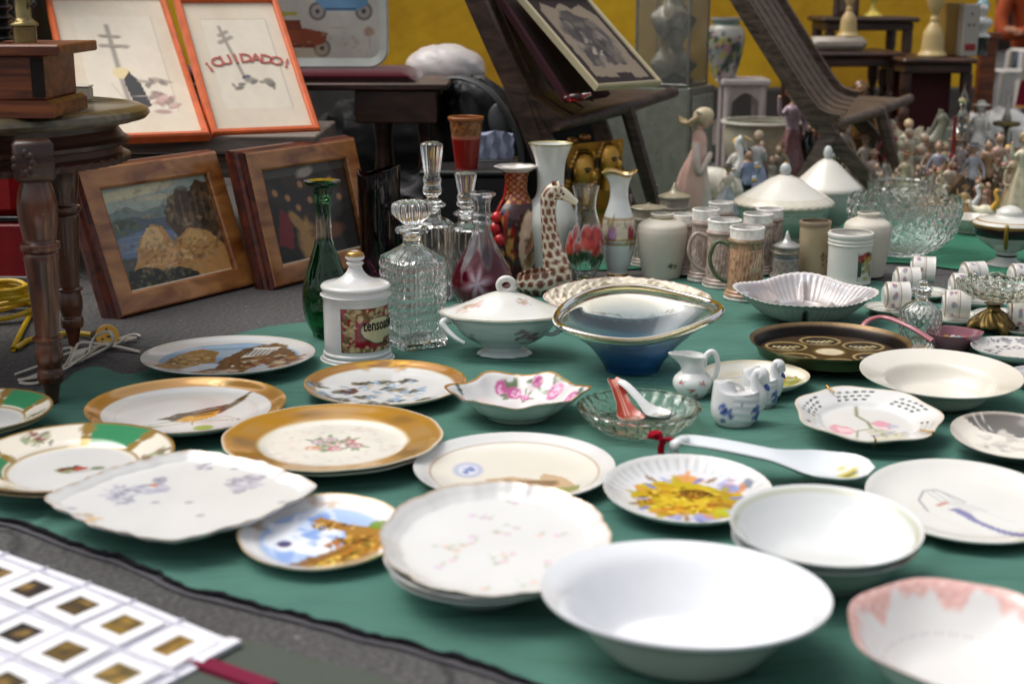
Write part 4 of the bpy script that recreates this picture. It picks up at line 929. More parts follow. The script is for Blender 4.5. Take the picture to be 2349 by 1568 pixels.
# --- large bowls in front
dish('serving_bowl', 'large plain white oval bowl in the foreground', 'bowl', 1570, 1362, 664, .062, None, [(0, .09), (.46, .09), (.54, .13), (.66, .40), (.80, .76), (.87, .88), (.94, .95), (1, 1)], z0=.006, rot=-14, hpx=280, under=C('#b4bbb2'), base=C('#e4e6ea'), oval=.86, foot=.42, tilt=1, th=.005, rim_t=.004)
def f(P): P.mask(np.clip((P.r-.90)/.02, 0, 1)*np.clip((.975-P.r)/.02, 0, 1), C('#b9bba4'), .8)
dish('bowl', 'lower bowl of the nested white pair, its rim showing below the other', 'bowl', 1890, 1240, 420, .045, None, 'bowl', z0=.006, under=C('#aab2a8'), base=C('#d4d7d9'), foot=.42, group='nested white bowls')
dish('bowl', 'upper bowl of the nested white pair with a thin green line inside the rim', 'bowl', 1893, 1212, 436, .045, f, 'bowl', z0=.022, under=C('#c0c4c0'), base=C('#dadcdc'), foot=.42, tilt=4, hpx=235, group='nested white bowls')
def f(P):
    wv = .85+.05*np.sin(P.t*7+1)+.04*np.sin(P.t*13)+.02*np.sin(P.t*29)
    P.mask(np.clip((P.r-wv)/.04, 0, 1), C('#d9a69c'), .9); P.mask(np.clip(wav(P.t*3, P.r*9, 2.5, 5), 0, 1)*np.clip((P.r-wv)/.03, 0, 1), C('#c08c96'), .6); P.mask(np.clip(wav(P.t*5, P.r*12, 2.5, 9), 0, 1)*np.clip((P.r-wv)/.03, 0, 1), C('#ead2cc'), .9)
    P.mask(np.clip((.012-np.abs(P.r-.64))/.006, 0, 1)*np.clip(np.sin(P.t*60)*2, 0, 1), C('#b5a2ae'), .8)
dish('bowl', 'scalloped white bowl with a pink printed border at the lower right corner', 'bowl', 2205, 1462, 524, .055, f, 'bowl', z0=.006, fm=lambda T: .98+.02*np.cos(7*T+1), foot=.42, hpx=330, under=C('#c4cbc4'), tilt=4)
# --- lady with umbrella plate
def f(P):
    Q = P.P
    P.line([Q(2125, 1165), Q(2120, 1140), Q(2145, 1120), Q(2175, 1117), Q(2200, 1130), Q(2225, 1145)], .020, C('#80828c'), .95)
    for x, y in ((2150, 1122), (2165, 1120), (2185, 1122)): P.line([Q(x, y), Q(x+20, y+22), Q(x+45, y+30), Q(x+75, y+44)], .012, C('#989aa2'), .9)
    P.line([Q(2130, 1170), Q(2170, 1195), Q(2220, 1222), Q(2290, 1240)], .012, C('#d8cfb0'), .7)
    P.line([Q(2158, 1152), Q(2180, 1146)], .05, C('#c08878')); P.poly([Q(2175, 1160), Q(2200, 1158), Q(2250, 1200), Q(2315, 1218), Q(2330, 1228), Q(2290, 1230), Q(2215, 1190)], C('#7d7ba4'), 1, .02)
    P.line([Q(2230, 1150), Q(2260, 1170), Q(2330, 1200)], .01, C('#c4c6cc'), .8); P.poly([Q(2245, 1245), Q(2280, 1232), Q(2420, 1222), Q(2430, 1240), Q(2300, 1246)], C('#a8b04c'), .9, .02)
dish('plate', 'white plate with a sketched figure in violet and a lilac parasol', 'plate', 2212, 1158, 446, .016, f, 'coupe', hpx=185, tilt=5, base=C('#dedcd6'))
# --- perforated plate with wire hanger
wob = lambda T: .965+.035*np.cos(7*T+.5)
def f(P):
    Q = P.P
    for k in range(6):
        for row, (r_, n_) in enumerate(((.90, 5), (.82, 5), (.75, 4))):
            for j in range(n_):
                a = math.radians(k*60+13+j*38/n_+row*4); P.ell(r_*math.cos(a)*.95, r_*math.sin(a)*.95, .036, .020, math.degrees(a)+90, C('#1c2c26') if math.sin(a) > -.25 else C('#b9b4ae'), .95, .3)
    P.ring(.96, 1.1, C('#d8c8b0'), .6)
    P.poly([Q(1898, 968), Q(1912, 960), Q(1945, 966), Q(1958, 978), Q(1930, 984), Q(1906, 980)], C('#dca4b0'), 1, .02); P.poly([Q(1915, 966), Q(1945, 970), Q(1950, 978), Q(1920, 978)], C('#edd0d4'), .8); P.poly([Q(2000, 958), Q(2022, 950), Q(2048, 960), Q(2040, 972), Q(2012, 970)], C('#dca4b0'), 1, .02); P.poly([Q(2004, 965), Q(2036, 968), Q(2020, 974)], C('#ead6dc'), .8); P.ell(*Q(2010, 978), .10, .10, 0, C('#a4acc0'), .7, .4); P.line([Q(1988, 920), Q(1978, 940), Q(1995, 955), Q(1995, 968)], .05, C('#8f9478')); P.line([Q(1950, 990), Q(1960, 975), Q(2000, 970), Q(2040, 985)], .03, C('#9a9a7c'))
    P.poly([Q(1975, 975), Q(2020, 972), Q(2070, 985), Q(2060, 1000), Q(1990, 998)], C('#d0cbb4'), .8, .04); P.spots(*Q(2030, 985), .3, .2, [C('#9aa080'), C('#c2c0b0'), C('#a9b0c4')], 24, .035, 4, .7); P.ell(*Q(2045, 965), .09, .06, 0, C('#b0b6cc'), .8, .5)
hp = dish('plate', 'pierced lattice edge plate with pink flowers and wire hanger clips', 'plate', 1990, 960, 340, .020, f, 'flat', hpx=135, fm=wob, tilt=5.5, z0=.012)
R_ = 340/2/sc(gp(1990, 960, .03))
for a in (112, 262, 312):
    g = Geo(); a = math.radians(a); q = [(R_*r*math.cos(a), R_*r*math.sin(a), z) for r, z in ((.80, .024), (.93, .026), (.985, .0275), (.99, .024), (.93, .017), (.7, .008))]; tube(g, spl(q, 4), .0014, 6, C('#9a7a42', .7)); mesh('wire_clip', g, M_METAL, hp, 60)
# --- plain soup plate
dish('soup_plate', 'large plain cream soup plate with a wide glossy rim', 'plate', 2157, 862, 362, .042, None, 'soup', z0=.006, hpx=125, tilt=3.0, base=C('#dcd7cb'), under=C('#c4cbbd'), foot=.40, th=.004)
# --- black and white photograph plate
def f(P):
    Q = P.P; P.tone(.03, 2); P.poly([Q(2235, 955), Q(2275, 945), Q(2400, 945), Q(2420, 985), Q(2349, 990), Q(2290, 975)], C('#4a4644'), .9, .04); P.line([Q(2262, 945), Q(2290, 975)], .03, C('#cfcac4')); P.line([Q(2285, 945), Q(2305, 972)], .02, C('#cfcac4')); P.spots(*Q(2300, 1000), .5, .4, [C('#c9c1b6'), C('#b5aea6'), C('#e3dcd0')], 40, .06, 5, .6, 2.6); P.ring(.95, 1.1, C('#c8bcae'), .6); P.ell(*Q(2262, 1012), .04, .05, 0, C('#8a8478'), .7, .5)
dish('plate', 'plate printed with a grey photographic scene, cut by the right edge', 'plate', 2318, 1008, 268, .020, f, 'coupe', hpx=125, tilt=6, under=C('#2a2624'), z0=.010, base=C('#e5ddd0'))
def f(P): P.spots(0, 0, .98, .98, [C('#6d6a72'), C('#8a868c'), C('#575560')], 170, .035, 3, .85, 2); P.ell(.1, -.1, .5, .5, 0, C('#ddd8d2'), 1, .05); P.ring(.72, .76, C('#ddd8d2'))
dish('plate', 'small plate with a dense grey transfer pattern near the brass stand', 'plate', 2333, 800, 205, .016, f, 'coupe', hpx=54, base=C('#cfccc8'))
def f(P): P.spots(-.5, .3, .3, .4, [C('#8a86a0'), C('#a9a6b4')], 26, .06, 3, .7); P.ring(.92, 1.1, C('#b9b6b8'), .6)
dish('saucer', 'grey violet patterned saucer peeping out behind the cream soup plate', 'saucer', 2395, 862, 150, .02, f, 'coupe', hpx=50, z0=.006)
# --- landscape plate behind swans
def f(P):
    Q = P.P; P.ell(0, 0, .8, .8, 0, C('#e3dfd0'), 1, .04); P.line([Q(1640, 855), Q(1700, 850), Q(1745, 842)], .08, C('#b9c6dc'), .8); P.line([Q(1660, 870), Q(1740, 850)], .04, C('#a8b8d2'), .7)
    P.poly([Q(1770, 845), Q(1830, 855), Q(1842, 875), Q(1800, 890), Q(1750, 885)], C('#9c9a4e'), 1, .06, 4); P.spots(*Q(1800, 868), .28, .45, [C('#7d8440'), C('#b3ae5c'), C('#a88a50'), C('#c9c4a0')], 36, .05, 5, .8, 2); P.line([Q(1770, 878), Q(1820, 872)], .06, C('#c9c2a8'), .8); P.ring(.93, 1.1, C('#d2c2a0'), .7); P.spots(*Q(1680, 862), .2, .3, [C('#c2b48a'), C('#d8cfae')], 14, .05, 8, .6)
dish('plate', 'small plate with a green landscape partly behind the two swans', 'plate', 1733, 862, 245, .018, f, 'coupe', hpx=71, base=C('#ece8dd'))
# --- relief platter (long, hidden in front by the glass bowl)
def f(P):
    P.c[:] = CREAM; rg = np.clip((P.r-.70)/.02, 0, 1)*np.clip((.965-P.r)/.02, 0, 1); n_ = np.sin(P.t*19+9*P.r+2*wav(P.x*2, P.y*4, 2, 3))*np.sin(P.r*52+P.t*7)
    P.mask(rg*np.clip(n_*1.5+.1, 0, 1), C('#8d7c5c'), .85); P.mask(rg*np.clip(-n_*1.2, 0, 1), C('#e9dcbc'), .8); P.mask(np.clip((.012-np.abs(P.r-.985))/.006, 0, 1), C('#9c4a3c'), .8); P.mask(np.clip((.010-np.abs(P.r-.69))/.006, 0, 1), C('#9c4a3c'), .8)
dish('platter', 'long cream platter with a carved scrollwork border behind the blue glass bowl', 'platter', 1438, 686, 366, .024, f, 'flat', hpx=110, oval=1.1, zm=lambda T, r: .25*sstep((r-.68)/.08)*np.sin(T*19+9*r)*np.sin(r*52)*sstep((1-r)/.04), z0=.006, tilt=1.0, fm=lambda T: 1+.05*np.abs(np.cos(2*T))**6, seg=260, mat=M_BISQ)
# --- shell dish with compartments
def f(P):
    P.c[:] = C('#a8a09c'); k = np.clip((P.r-.72)/.1, 0, 1)*np.clip(np.sin(P.t*60)*.8+.2, 0, 1); P.mask(k, C('#a9b0c4'), .5); P.mask(np.clip(wav(P.x, P.y, 2, 4), 0, 1), C('#e2cfc6'), .6); P.mask(np.clip(wav(P.x, P.y, 2, 8), 0, 1), C('#bcc4d0'), .5); P.ring(.96, 1.1, C('#dcd8d4'))
    for a in (0, 2.09, 4.19):
        cx_, cy_ = .42*math.cos(a+.5), .42*math.sin(a+.5); P.mask(np.clip((.03-np.abs(np.hypot(P.x-cx_, P.y-cy_)-.40))/.02, 0, 1), C('#a39ba0'), .6)
def shellz(T, r): return .05*sstep((r-.2)/.6)*np.sin(T*60)*.22+(.07*sstep((r-.5)/.5)*np.cos(T*4+.7))+.35*np.exp(-(np.sin(2*T+.35)/.10)**2)*sstep((r-.3)/.1)*sstep((.9-r)/.2)+.30*np.exp(-((r-.33)/.07)**2)*np.ones_like(T)
dish('shell_dish', 'pearly scallop shell serving dish with divided compartments', 'dish', 1846, 672, 328, .050, f, 'bowl', hpx=92, fm=lambda T: .93+.07*np.cos(4*T+.7)+.008*np.cos(60*T), zm=shellz, seg=300, under=C('#a6a29c'), foot=.35, mat=painted('pearl_glaze', .25, .6, .5, bump=.3, bscale=90, mottle=.08), tilt=2, z0=.006)
# --- brass passover style plate
sd_ = thing('metal_platter', 'dark bronze platter with six oval hollows around a pale centre medallion', 'platter', (0, 0, 0))
p = gp(1903, 801, .03); R_ = 182/sc(p); sd_.location = (p.x, p.y, .006)
g = Geo()
def f(P):
    P.c[:] = C('#4c3a28', .45); P.tone(.25, 7, 4)
    for k in range(6):
        a = math.radians(90+60*k); x, y = .57*math.cos(a), .57*math.sin(a); P.ell(x, y, .285, .265, 0, C('#20180f', .3), 1, .1); P.ell(x, y, .265, .245, 0, C('#b49c68', .2), 1, .1); P.ell(x, y, .235, .215, 0, C('#2c2114', .2), 1, .1); P.ell(x, y-.05, .13, .07, 0, C('#a89c78', .4), .8, .3)
        zz = [(x-.17+.034*q, y+.06+(.035 if q % 2 else -.01)-.9*((q-5)/5.0)**2*.05) for q in range(11)]; P.line(zz, .022, C('#d8c89a', .3))
    P.ell(0, 0, .21, .205, 0, C('#8d7444', .7), 1, .1); P.ell(0, -.01, .175, .165, 0, C('#d0c4a8', .1), 1, .1); P.ring(.86, .94, C('#1e1813', .7)); P.ring(.955, 1.1, C('#7a6444', .6))
dish_geo(g, R_, .028, [(0, .30), (.84, .30), (.88, .34), (.93, .75), (1, 1)], f, under=C('#5c6442', .7), seg=160, rings=70, foot=.45, footh=.012, zm=lambda T, r: -.2*sum(np.exp(-((r*np.cos(T)-.57*math.cos(math.radians(90+60*k)))**2+(r*np.sin(T)-.57*math.sin(math.radians(90+60*k)))**2)/.025) for k in range(6)))
mesh('tray_body', g, M_METAL, sd_, 60)
g = Geo(); lathe(g, [(.001, 0), (.52*R_, 0), (.50*R_, .004), (.46*R_, .012), (.001, .012)], 60, col=C('#3f4230', .7)); mesh('foot_ring', g, M_METAL, sd_, 40)
# ================================================================== VESSELS
def foot(xc, yb, rb=0.0):           # ground position of an upright thing whose front foot edge is at xc, yb
    p = gp(xc, yb, .005); return Vector((p.x, p.y+rb, .005))
def zat(x, y, Y): return yp(x, y, Y).z
class Up:                           # size and place of an upright thing from its outline in the view
    def __init__(s, xc, yb, yt, wpx, rbf=.7):
        p = gp(xc, yb, .005)
        for _ in range(3): R = wpx/2/sc(p); p = gp(xc, yb, .005)+Vector((0, R*rbf, 0))
        q = yp(xc, 784, p.y); s.R = R; s.Y = p.y; s.px = sc(p)
        s.x = (xc-CX)/FPX*(p.y*cP-(.005+.06-CH)*sP); s.h = zat(xc, yt, p.y)-.005; s.loc = Vector((s.x, s.Y, .005)); s.k = 1/s.px
def vz(P, h, R): return np.array([(r*R, z*h) for r, z in P])

# --- green decanter
u = Up(748, 778, 414, 106, .55)
t = thing('decanter', 'tall green glass decanter with a flared lip and clear faceted neck', 'decanter', u.loc)
pr = [(.001, 0), (.52, 0), (.60, .01), (.66, .04), (.84, .09), (.98, .17), (1.02, .24), (.97, .33), (.82, .42), (.62, .51), (.44, .59), (.37, .66), (.35, .80), (.36, .86)]
g = Geo(); P = spl(pr, 5)
cut = lambda T, Z, R: 1-.028*np.abs(np.sin(T*7+Z*40))*np.abs(np.sin(T*7-Z*40))*(Z < .52*u.h)
MGG = painted('two_tone_green_glass', .02, .5, 0, trans=1.0, metal_attr=False)
def pgc(T, Z, R, X, Y):
    P_ = Paint(T, Z/u.h, np.array([.07, .36, .15, 0])); P_.mask(np.clip((.79+.02*np.cos(T*8)-P_.y)/.02, 0, 1)*np.clip((P_.y-.58-.04*np.abs(np.sin(T*4)))/.03, 0, 1), np.array([.93, .96, .94, 0])); P_.mask(np.clip((P_.y-.80)/.02, 0, 1), np.array([.05, .30, .12, 0])); return P_.c
lathe(g, vwall(vz(P[1:], u.h, u.R), .0028, .012), 84, rm=cut, paint=pgc); mesh('body', g, MGG, t, 60)
g = Geo(); lathe(g, vwall(np.array([(.35*u.R, .861*u.h), (.37*u.R, .90*u.h), (.40*u.R, .955*u.h), (.62*u.R, .968*u.h), (.80*u.R, .985*u.h), (.80*u.R, 1.0*u.h), (.5*u.R, .99*u.h)]), .002, .87*u.h), 48); mesh('lip', g, glass('dark_green_glass', (.05, .25, .10), .03), t, 60)

# --- apothecary jar
u = Up(818, 838, 575, 162, .9)
t = thing('apothecary_jar', 'white lidded pharmacy jar with a red and gold label reading tensoativo', 'jar', u.loc)
pr = [(.001, 0), (.98, 0), (1.0, .01), (.99, .03), (.93, .045), (.965, .06), (.95, .075), (.92, .085), (.92, .10), (.92, .10), (.92, .565), (.92, .565), (.94, .575), (.945, .59), (.93, .60), (.90, .605)]
g = Geo(); P = spl(pr, 4)
lathe(g, vwall(vz(P[1:], u.h, u.R), .004), 120); mesh('body', g, M_CER, t, 40)
pr = [(.001, .602), (.93, .604), (.95, .615), (.93, .64), (.96, .655), (.985, .675), (.97, .69), (.90, .705), (.62, .725), (.40, .76), (.27, .80), (.20, .84), (.19, .865), (.24, .88), (.24, .895), (.18, .905), (.18, .915), (.25, .925), (.27, .95), (.22, .985), (.12, 1.0), (.001, 1.0)]
def pp_(T, Z, R, X, Y):
    c = np.tile(WHITE, (len(T), 1)); k = ((Z > .955*u.h) & (R > .10*u.R)); c[k] = C('#a8803a', .5); k = (Z > .80*u.h) & (Z < .815*u.h) & False; c[k] = C('#a8803a', .5); return c
g = Geo(); lathe(g, vz(spl(pr, 4), u.h, u.R), 72, paint=pp_); lid = mesh('lid', g, M_CER, t, 50)
def curved_label(t, name, R, z0, z1, a0, a1, n, m, pf, mat=M_CER):
    A_ = np.linspace(a0, a1, n); Z = np.linspace(z0, z1, m); AA, ZZ = np.meshgrid(A_, Z)
    G3 = np.stack([R*np.cos(AA), R*np.sin(AA), ZZ], -1); V, F = ring_mesh(G3, False); U_ = ((AA-a0)/(a1-a0)).ravel(); V_ = ((ZZ-z0)/(z1-z0)).ravel()
    g = Geo(); g.add(V, F, pf(U_, V_)); return mesh(name, g, mat, t, 60)
def lab(x, y):
    P = Paint(x*1.25, y, C('#8f1f2e')); P.spots(.15, .5, .12, .5, [C('#6b5a3c'), C('#a8946a'), C('#c9b88a')], 34, .04, 3, .9, 2.4); P.spots(.62, .87, .6, .12, [C('#a8946a'), C('#6b5a3c'), C('#c9b88a')], 50, .04, 5, .9); P.spots(.62, .06, .7, .05, [C('#c9b88a'), C('#7d6a48')], 40, .035, 6, .9)
    P.ell(.86, .48, .47, .31, 0, C('#4a3a1e'), 1, .06, .08, 3); P.ell(.86, .48, .44, .285, 0, C('#cfc49c'), 1, .06, .08, 3); P.ell(1.05, .19, .14, .11, 0, C('#4c2f1a'), 1, .3, .2, 5); P.spots(1.05, .2, .1, .08, [C('#8d5a2a'), C('#2c1a10')], 12, .03, 5)
    for e in ((0, 0, .012, 1), (0, 0, 1.3, .012), (0, .988, 1.3, 1)): P.box(*e, C('#3a2a18'))
    return P.tone(.08, 12).c
a0, a1 = math.radians(-112), math.radians(-5)
curved_label(t, 'label', .924*u.R, .115*u.h, .52*u.h, a0, a1, 120, 110, lab)
g = Geo(); tm = Geo(); text_mesh(tm, 'tensoativo', .0175, C('#1d1812'), Matrix.Translation((0, 0, 0)), .0002)
V = tm.v[0]; Rl = .932*u.R; am = math.radians(-73)-V[:, 0].min()/Rl; A_ = am+V[:, 0]*1.0/Rl
g.add(np.stack([(Rl+V[:, 2])*np.cos(A_), (Rl+V[:, 2])*np.sin(A_), .315*u.h+V[:, 1]*1.5], -1), tm.f, C('#1d1812')); mesh('lettering', g, M_PRINT, t, 0)

# --- square crystal decanter
u = Up(948, 798, 460, 158, .6)
t = thing('crystal_decanter', 'square cut crystal decanter with a fluted mushroom stopper, nearest of the group', 'decanter', u.loc, 'cut crystal decanters')
def sqm(T, Z, R):
    k = 1-sstep((Z-.60*u.h)/(.13*u.h)); c = 1/np.maximum(np.abs(np.cos(T-.55)), np.abs(np.sin(T-.55))); c = np.minimum(c, 1.30)
    fu = np.abs(((T*20/math.pi) % 1)-.5)*2; fv = np.abs(((Z/u.h*17) % 1)-.5)*2; bump = .050*np.maximum(fu, fv)+.02*((fu+fv) > 1.3)
    return 1+(c-1)*k - bump*k*(Z > .01)
pr = [(.74, 0), (.78, .008), (.78, .30), (.78, .585), (.74, .615), (.50, .66), (.30, .695), (.27, .72), (.27, .76), (.30, .775), (.48, .785), (.50, .80), (.44, .82), (.30, .825)]
P = np.array(pr); zz = []; 
for a_, b_ in zip(P, P[1:]):
    n_ = max(2, int(abs(b_[1]-a_[1])*130)); zz += [tuple(a_+(b_-a_)*k/n_) for k in range(n_)]
zz.append(tuple(P[-1])); outer = vz(zz, u.h, u.R)
inn = [(r*.80, z) for r, z in reversed(vz([(.74, .05), (.74, .58), (.45, .64), (.22, .70), (.18, .80)], u.h, u.R))]
g = Geo(); lathe(g, np.array([(1e-4, 0)]+[tuple(p) for p in outer]+inn+[(1e-4, .05*u.h)]), 240, rm=sqm); mesh('body', g, M_CRYST, t, 18)
def stopper(t, u, pr, n=12, amp=.08, zlo=0, zhi=9, mat=M_CRYST):
    rm = lambda T, Z, R: 1-amp*np.abs(np.sin(T*n/2))**.8*((Z > zlo*u.h) & (Z < zhi*u.h))
    g = Geo(); lathe(g, vz(pr, u.h, u.R), n*8, rm=rm, loc=(0, 0, 0)); return mesh('stopper', g, mat, t, 30)
stopper(t, u, spl([(.001, .73), (.17, .73), (.20, .80), (.22, .835), (.22, .835), (.38, .87), (.54, .905), (.58, .94), (.55, .975), (.40, .995), (.25, .985), (.001, .985)], 3), 14, .12, .86, .99)

# --- two tall crystal decanters behind
def tall_dec(xc, yb, yt, wpx, label, kz):
    u = Up(xc, yb, yt, wpx, .6); t = thing('crystal_decanter', label, 'decanter', u.loc, 'cut crystal decanters')
    a = kz
    outer = vz(spl([(.84, 0), (.92, .01), (.96, .1), (1.0, .40*a/.55), (1.0, .40*a/.55), (.98, a-.01), (.98, a-.01), (.80, a+.008), (.45, a+.03), (.40, a+.05), (.40, a+.08), (.62, a+.095), (.64, a+.11), (.45, a+.125), (.42, a+.135)], 5), u.h, u.R)
    rm = lambda T, Z, R: 1-(.05*np.abs(np.sin(T*8))**.7*(Z > .35*u.h)+.06*np.abs(np.sin(T*8+Z*60))*np.abs(np.sin(T*8-Z*60))*(Z <= .35*u.h))*(Z < (a-.01)*u.h)
    inn = vz([(.26, a+.13), (.26, a+.03), (.70, a-.03), (.74, .1)], u.h, u.R)
    g = Geo(); lathe(g, np.array([(1e-4, 0)]+[tuple(p) for p in outer]+[tuple(p) for p in inn]+[(1e-4, .06*u.h)]), 128, rm=rm); mesh('body', g, M_CRYST, t, 30)
    b = a+.137; q = (1-b)
    rm2 = lambda T, Z, R: 1-.10*np.abs(np.sin(T*6))*(Z > (b+q*.45)*u.h)-.10*np.abs(np.sin(T*7))*np.abs(np.sin(Z*260))*(Z > (b+.1*q)*u.h)*(Z <= (b+q*.45)*u.h)
    g = Geo(); lathe(g, vz(spl([(.001, b-.08), (.22, b-.08), (.26, b), (.28, b+.06*q), (.42, b+.10*q), (.46, b+.18*q), (.40, b+.26*q), (.44, b+.34*q), (.38, b+.44*q), (.40, b+.52*q), (.44, b+.62*q), (.54, b+.92*q), (.50, b+.96*q), (.3, b+1.0*q), (.001, b+.98*q)], 4), u.h, u.R), 96, rm=rm2); mesh('stopper', g, M_CRYST, t, 30)
tall_dec(994, 690, 325, 94, 'tallest crystal decanter with a high faceted stopper behind the square one', .50)
tall_dec(1070, 672, 394, 92, 'crystal decanter with a crown shaped stopper behind the purple etched one', .55)

# --- purple etched decanter without stopper
u = Up(1106, 722, 441, 146, .75)
t = thing('crystal_decanter', 'onion shaped decanter in purple flashed glass with an etched white flower', 'decanter', u.loc, 'cut crystal decanters')
outer = vz(spl([(.70, 0), (.72, .02), (.78, .08), (.92, .16), (.97, .24), (.88, .34), (.70, .44), (.46, .56), (.33, .64), (.27, .70), (.27, .72), (.34, .75), (.26, .78), (.34, .81), (.27, .84), (.28, .93), (.42, .975), (.44, .99), (.40, 1.0)], 5), u.h, u.R)
rm = lambda T, Z, R: 1-.035*np.abs(np.sin(T*6))*(Z > .45*u.h)-.03*np.abs(np.sin(T*10))*(Z < .08*u.h)
def pg(T, Z, R, X, Y):
    P = Paint(T*R/u.R, Z/u.R, np.array([.93, .93, .95, 0])); z = Z/u.h
    P.mask(np.clip((.50+.08*np.sin(T*6)-z)/.06, 0, 1)*np.clip((z-.04)/.02, 0, 1), np.array([.34, .015, .06, .12]), 1)
    a = (T+math.pi/2+.15+math.pi) % (2*math.pi)-math.pi; X2 = a*2.2; Z2 = (z-.27)*7
    k = np.clip(1.15+.3*np.sin(np.arctan2(Z2, X2)*6)-np.hypot(X2, Z2), 0, 1); P.mask(k, np.array([.72, .66, .76, .75]), .8)
    P.mask(np.clip(np.sin(T*20)*2, 0, 1)*np.clip((.13-z)/.02, 0, 1)*np.clip((z-.05)/.01, 0, 1), np.array([.8, .76, .82, .7]), .9); return P.c
MG = painted('flashed_glass', .03, .5, .3, trans='attr', metal_attr=False); MG.node_tree.nodes['Principled BSDF'].inputs['IOR'].default_value = 1.45
g = Geo(); lathe(g, vwall(outer, .0025, .01), 144, rm=rm, paint=pg); mesh('body', g, MG, t, 40)

# --- dark purple glass vase with slanting lip
u = Up(873, 660, 392, 98, .9)
g = Geo(); outer = vz([(.92, 0), (.95, .02), (.93, .3), (.95, .6), (.98, .85), (1.0, .97), (.99, 1.0)], u.h, u.R)
lathe(g, vwall(outer, .003, .012), 64, zm=lambda T, R, Z: (Z > .6*u.h)*(-.012*np.cos(T+math.pi)*((Z-.6*u.h)/(.4*u.h))+.016*np.exp(-((T-math.pi)/.5)**2)*((Z-.6*u.h)/(.4*u.h))**2))
o = mesh('vase', g, M_DARKG, None, 40, loc=u.loc); tag(o, 'very dark purple glass cylinder vase with a dipping lip', 'vase')

# --- ornate red japanese vase
u = Up(1184, 640, 380, 108, .6)
t = thing('vase', 'ornate dark red and gold oriental vase with a scalloped white lip', 'vase', u.loc)
pr = [(.60, 0), (.66, .02), (.80, .12), (.96, .30), (1.0, .48), (.92, .60), (.62, .70), (.48, .76), (.47, .86), (.56, .94), (.86, .985), (.88, 1.0)]
def pv(T, Z, R, X, Y):
    a = (T+math.pi/2+math.pi) % (2*math.pi)-math.pi; z = Z/u.h; P = Paint(a, z*3, C('#3a1216'))
    P.spots(-.6, 1.0, .5, .9, [C('#1f2a3c'), C('#8d2a1e'), C('#b98a3c'), C('#1c1a1e')], 60, .09, 3, .9)
    P.ell(.75, 1.0, .62, .85, 0, C('#d8b8a0'), 1, .05, .1, 3); P.spots(.75, .8, .35, .45, [C('#6b4a2a'), C('#8d7440'), C('#a8604a')], 30, .07, 6, .85, 2.6)
    P.mask(np.clip((.02-np.abs(np.hypot((a-.75)/.64, (P.y-1.0)/.88)-1))/.015, 0, 1), C('#d2b25a', .4), .9)
    k = z > .68; P.c[k] = C('#8a1a1c'); P.mask(k*np.clip(np.sin(a*9)*np.sin(z*120)*2, 0, 1), C('#c9a24a', .4), .8); P.mask(k*np.clip(wav(a*3, z*20, 2, 3), 0, 1), C('#1f1416'), .8)
    k = z > .95; P.c[k] = C('#ded8d0'); return P.c
g = Geo(); lathe(g, vwall(vz(spl(pr, 6), u.h, u.R), .003), 140, paint=pv, rm=lambda T, Z, R: 1+.05*np.cos(T*8)*sstep((Z/u.h-.9)/.1)); mesh('body', g, M_CER, t, 50)
cq = Geo()
o = Geo(); ball(o, (-.85*u.R, -u.R*.50, .46*u.h), .014, col=C('#c0181c')); ball(o, (-.80*u.R, -u.R*.60, .56*u.h), .012, col=C('#c81c1e')); ball(o, (-.66*u.R, -u.R*.66, .36*u.h), .014, col=C('#b01418'))
tube(o, spl([(-.85*u.R, -u.R*.55, .42*u.h), (-.78*u.R, -u.R*.5, .60*u.h), (-.52*u.R, -u.R*.42, .72*u.h), (-.4*u.R, -.42*u.R, .86*u.h)], 4), .0028, 8, C('#b41a1c')); tube(o, spl([(-.70*u.R, -u.R*.62, .36*u.h), (-.66*u.R, -u.R*.62, .5*u.h), (-.5*u.R, -u.R*.45, .64*u.h)], 4), .0022, 8, C('#b41a1c'))
mesh('moulded_fruit', o, M_CER, t, 60)

# --- tall white trumpet vase
u = Up(1262, 640, 328, 118, .6)
def pv(T, Z, R, X, Y):
    P = Paint((T+math.pi/2), Z/u.h*3, C('#d6d9d4')); P.spots(-.2, 2.35, .24, .14, [C('#4f6370'), C('#7d6a70'), C('#6a767c')], 18, .045, 4, .9); P.mask(np.clip((Z/u.h-.985)/.008, 0, 1), C('#c2b070', .3), .9); return P.c
g = Geo(); lathe(g, vwall(vz(spl([(.55, 0), (.60, .02), (.74, .15), (.98, .34), (1.02, .44), (.80, .55), (.56, .62), (.52, .72), (.58, .86), (.78, .97), (.86, 1.0)], 6), u.h, u.R), .003), 96, paint=pv)
o = mesh('vase', g, M_CER, None, 50, loc=u.loc); tag(o, 'tall white trumpet mouthed vase with small blue sprigs beside the gold heads', 'vase')

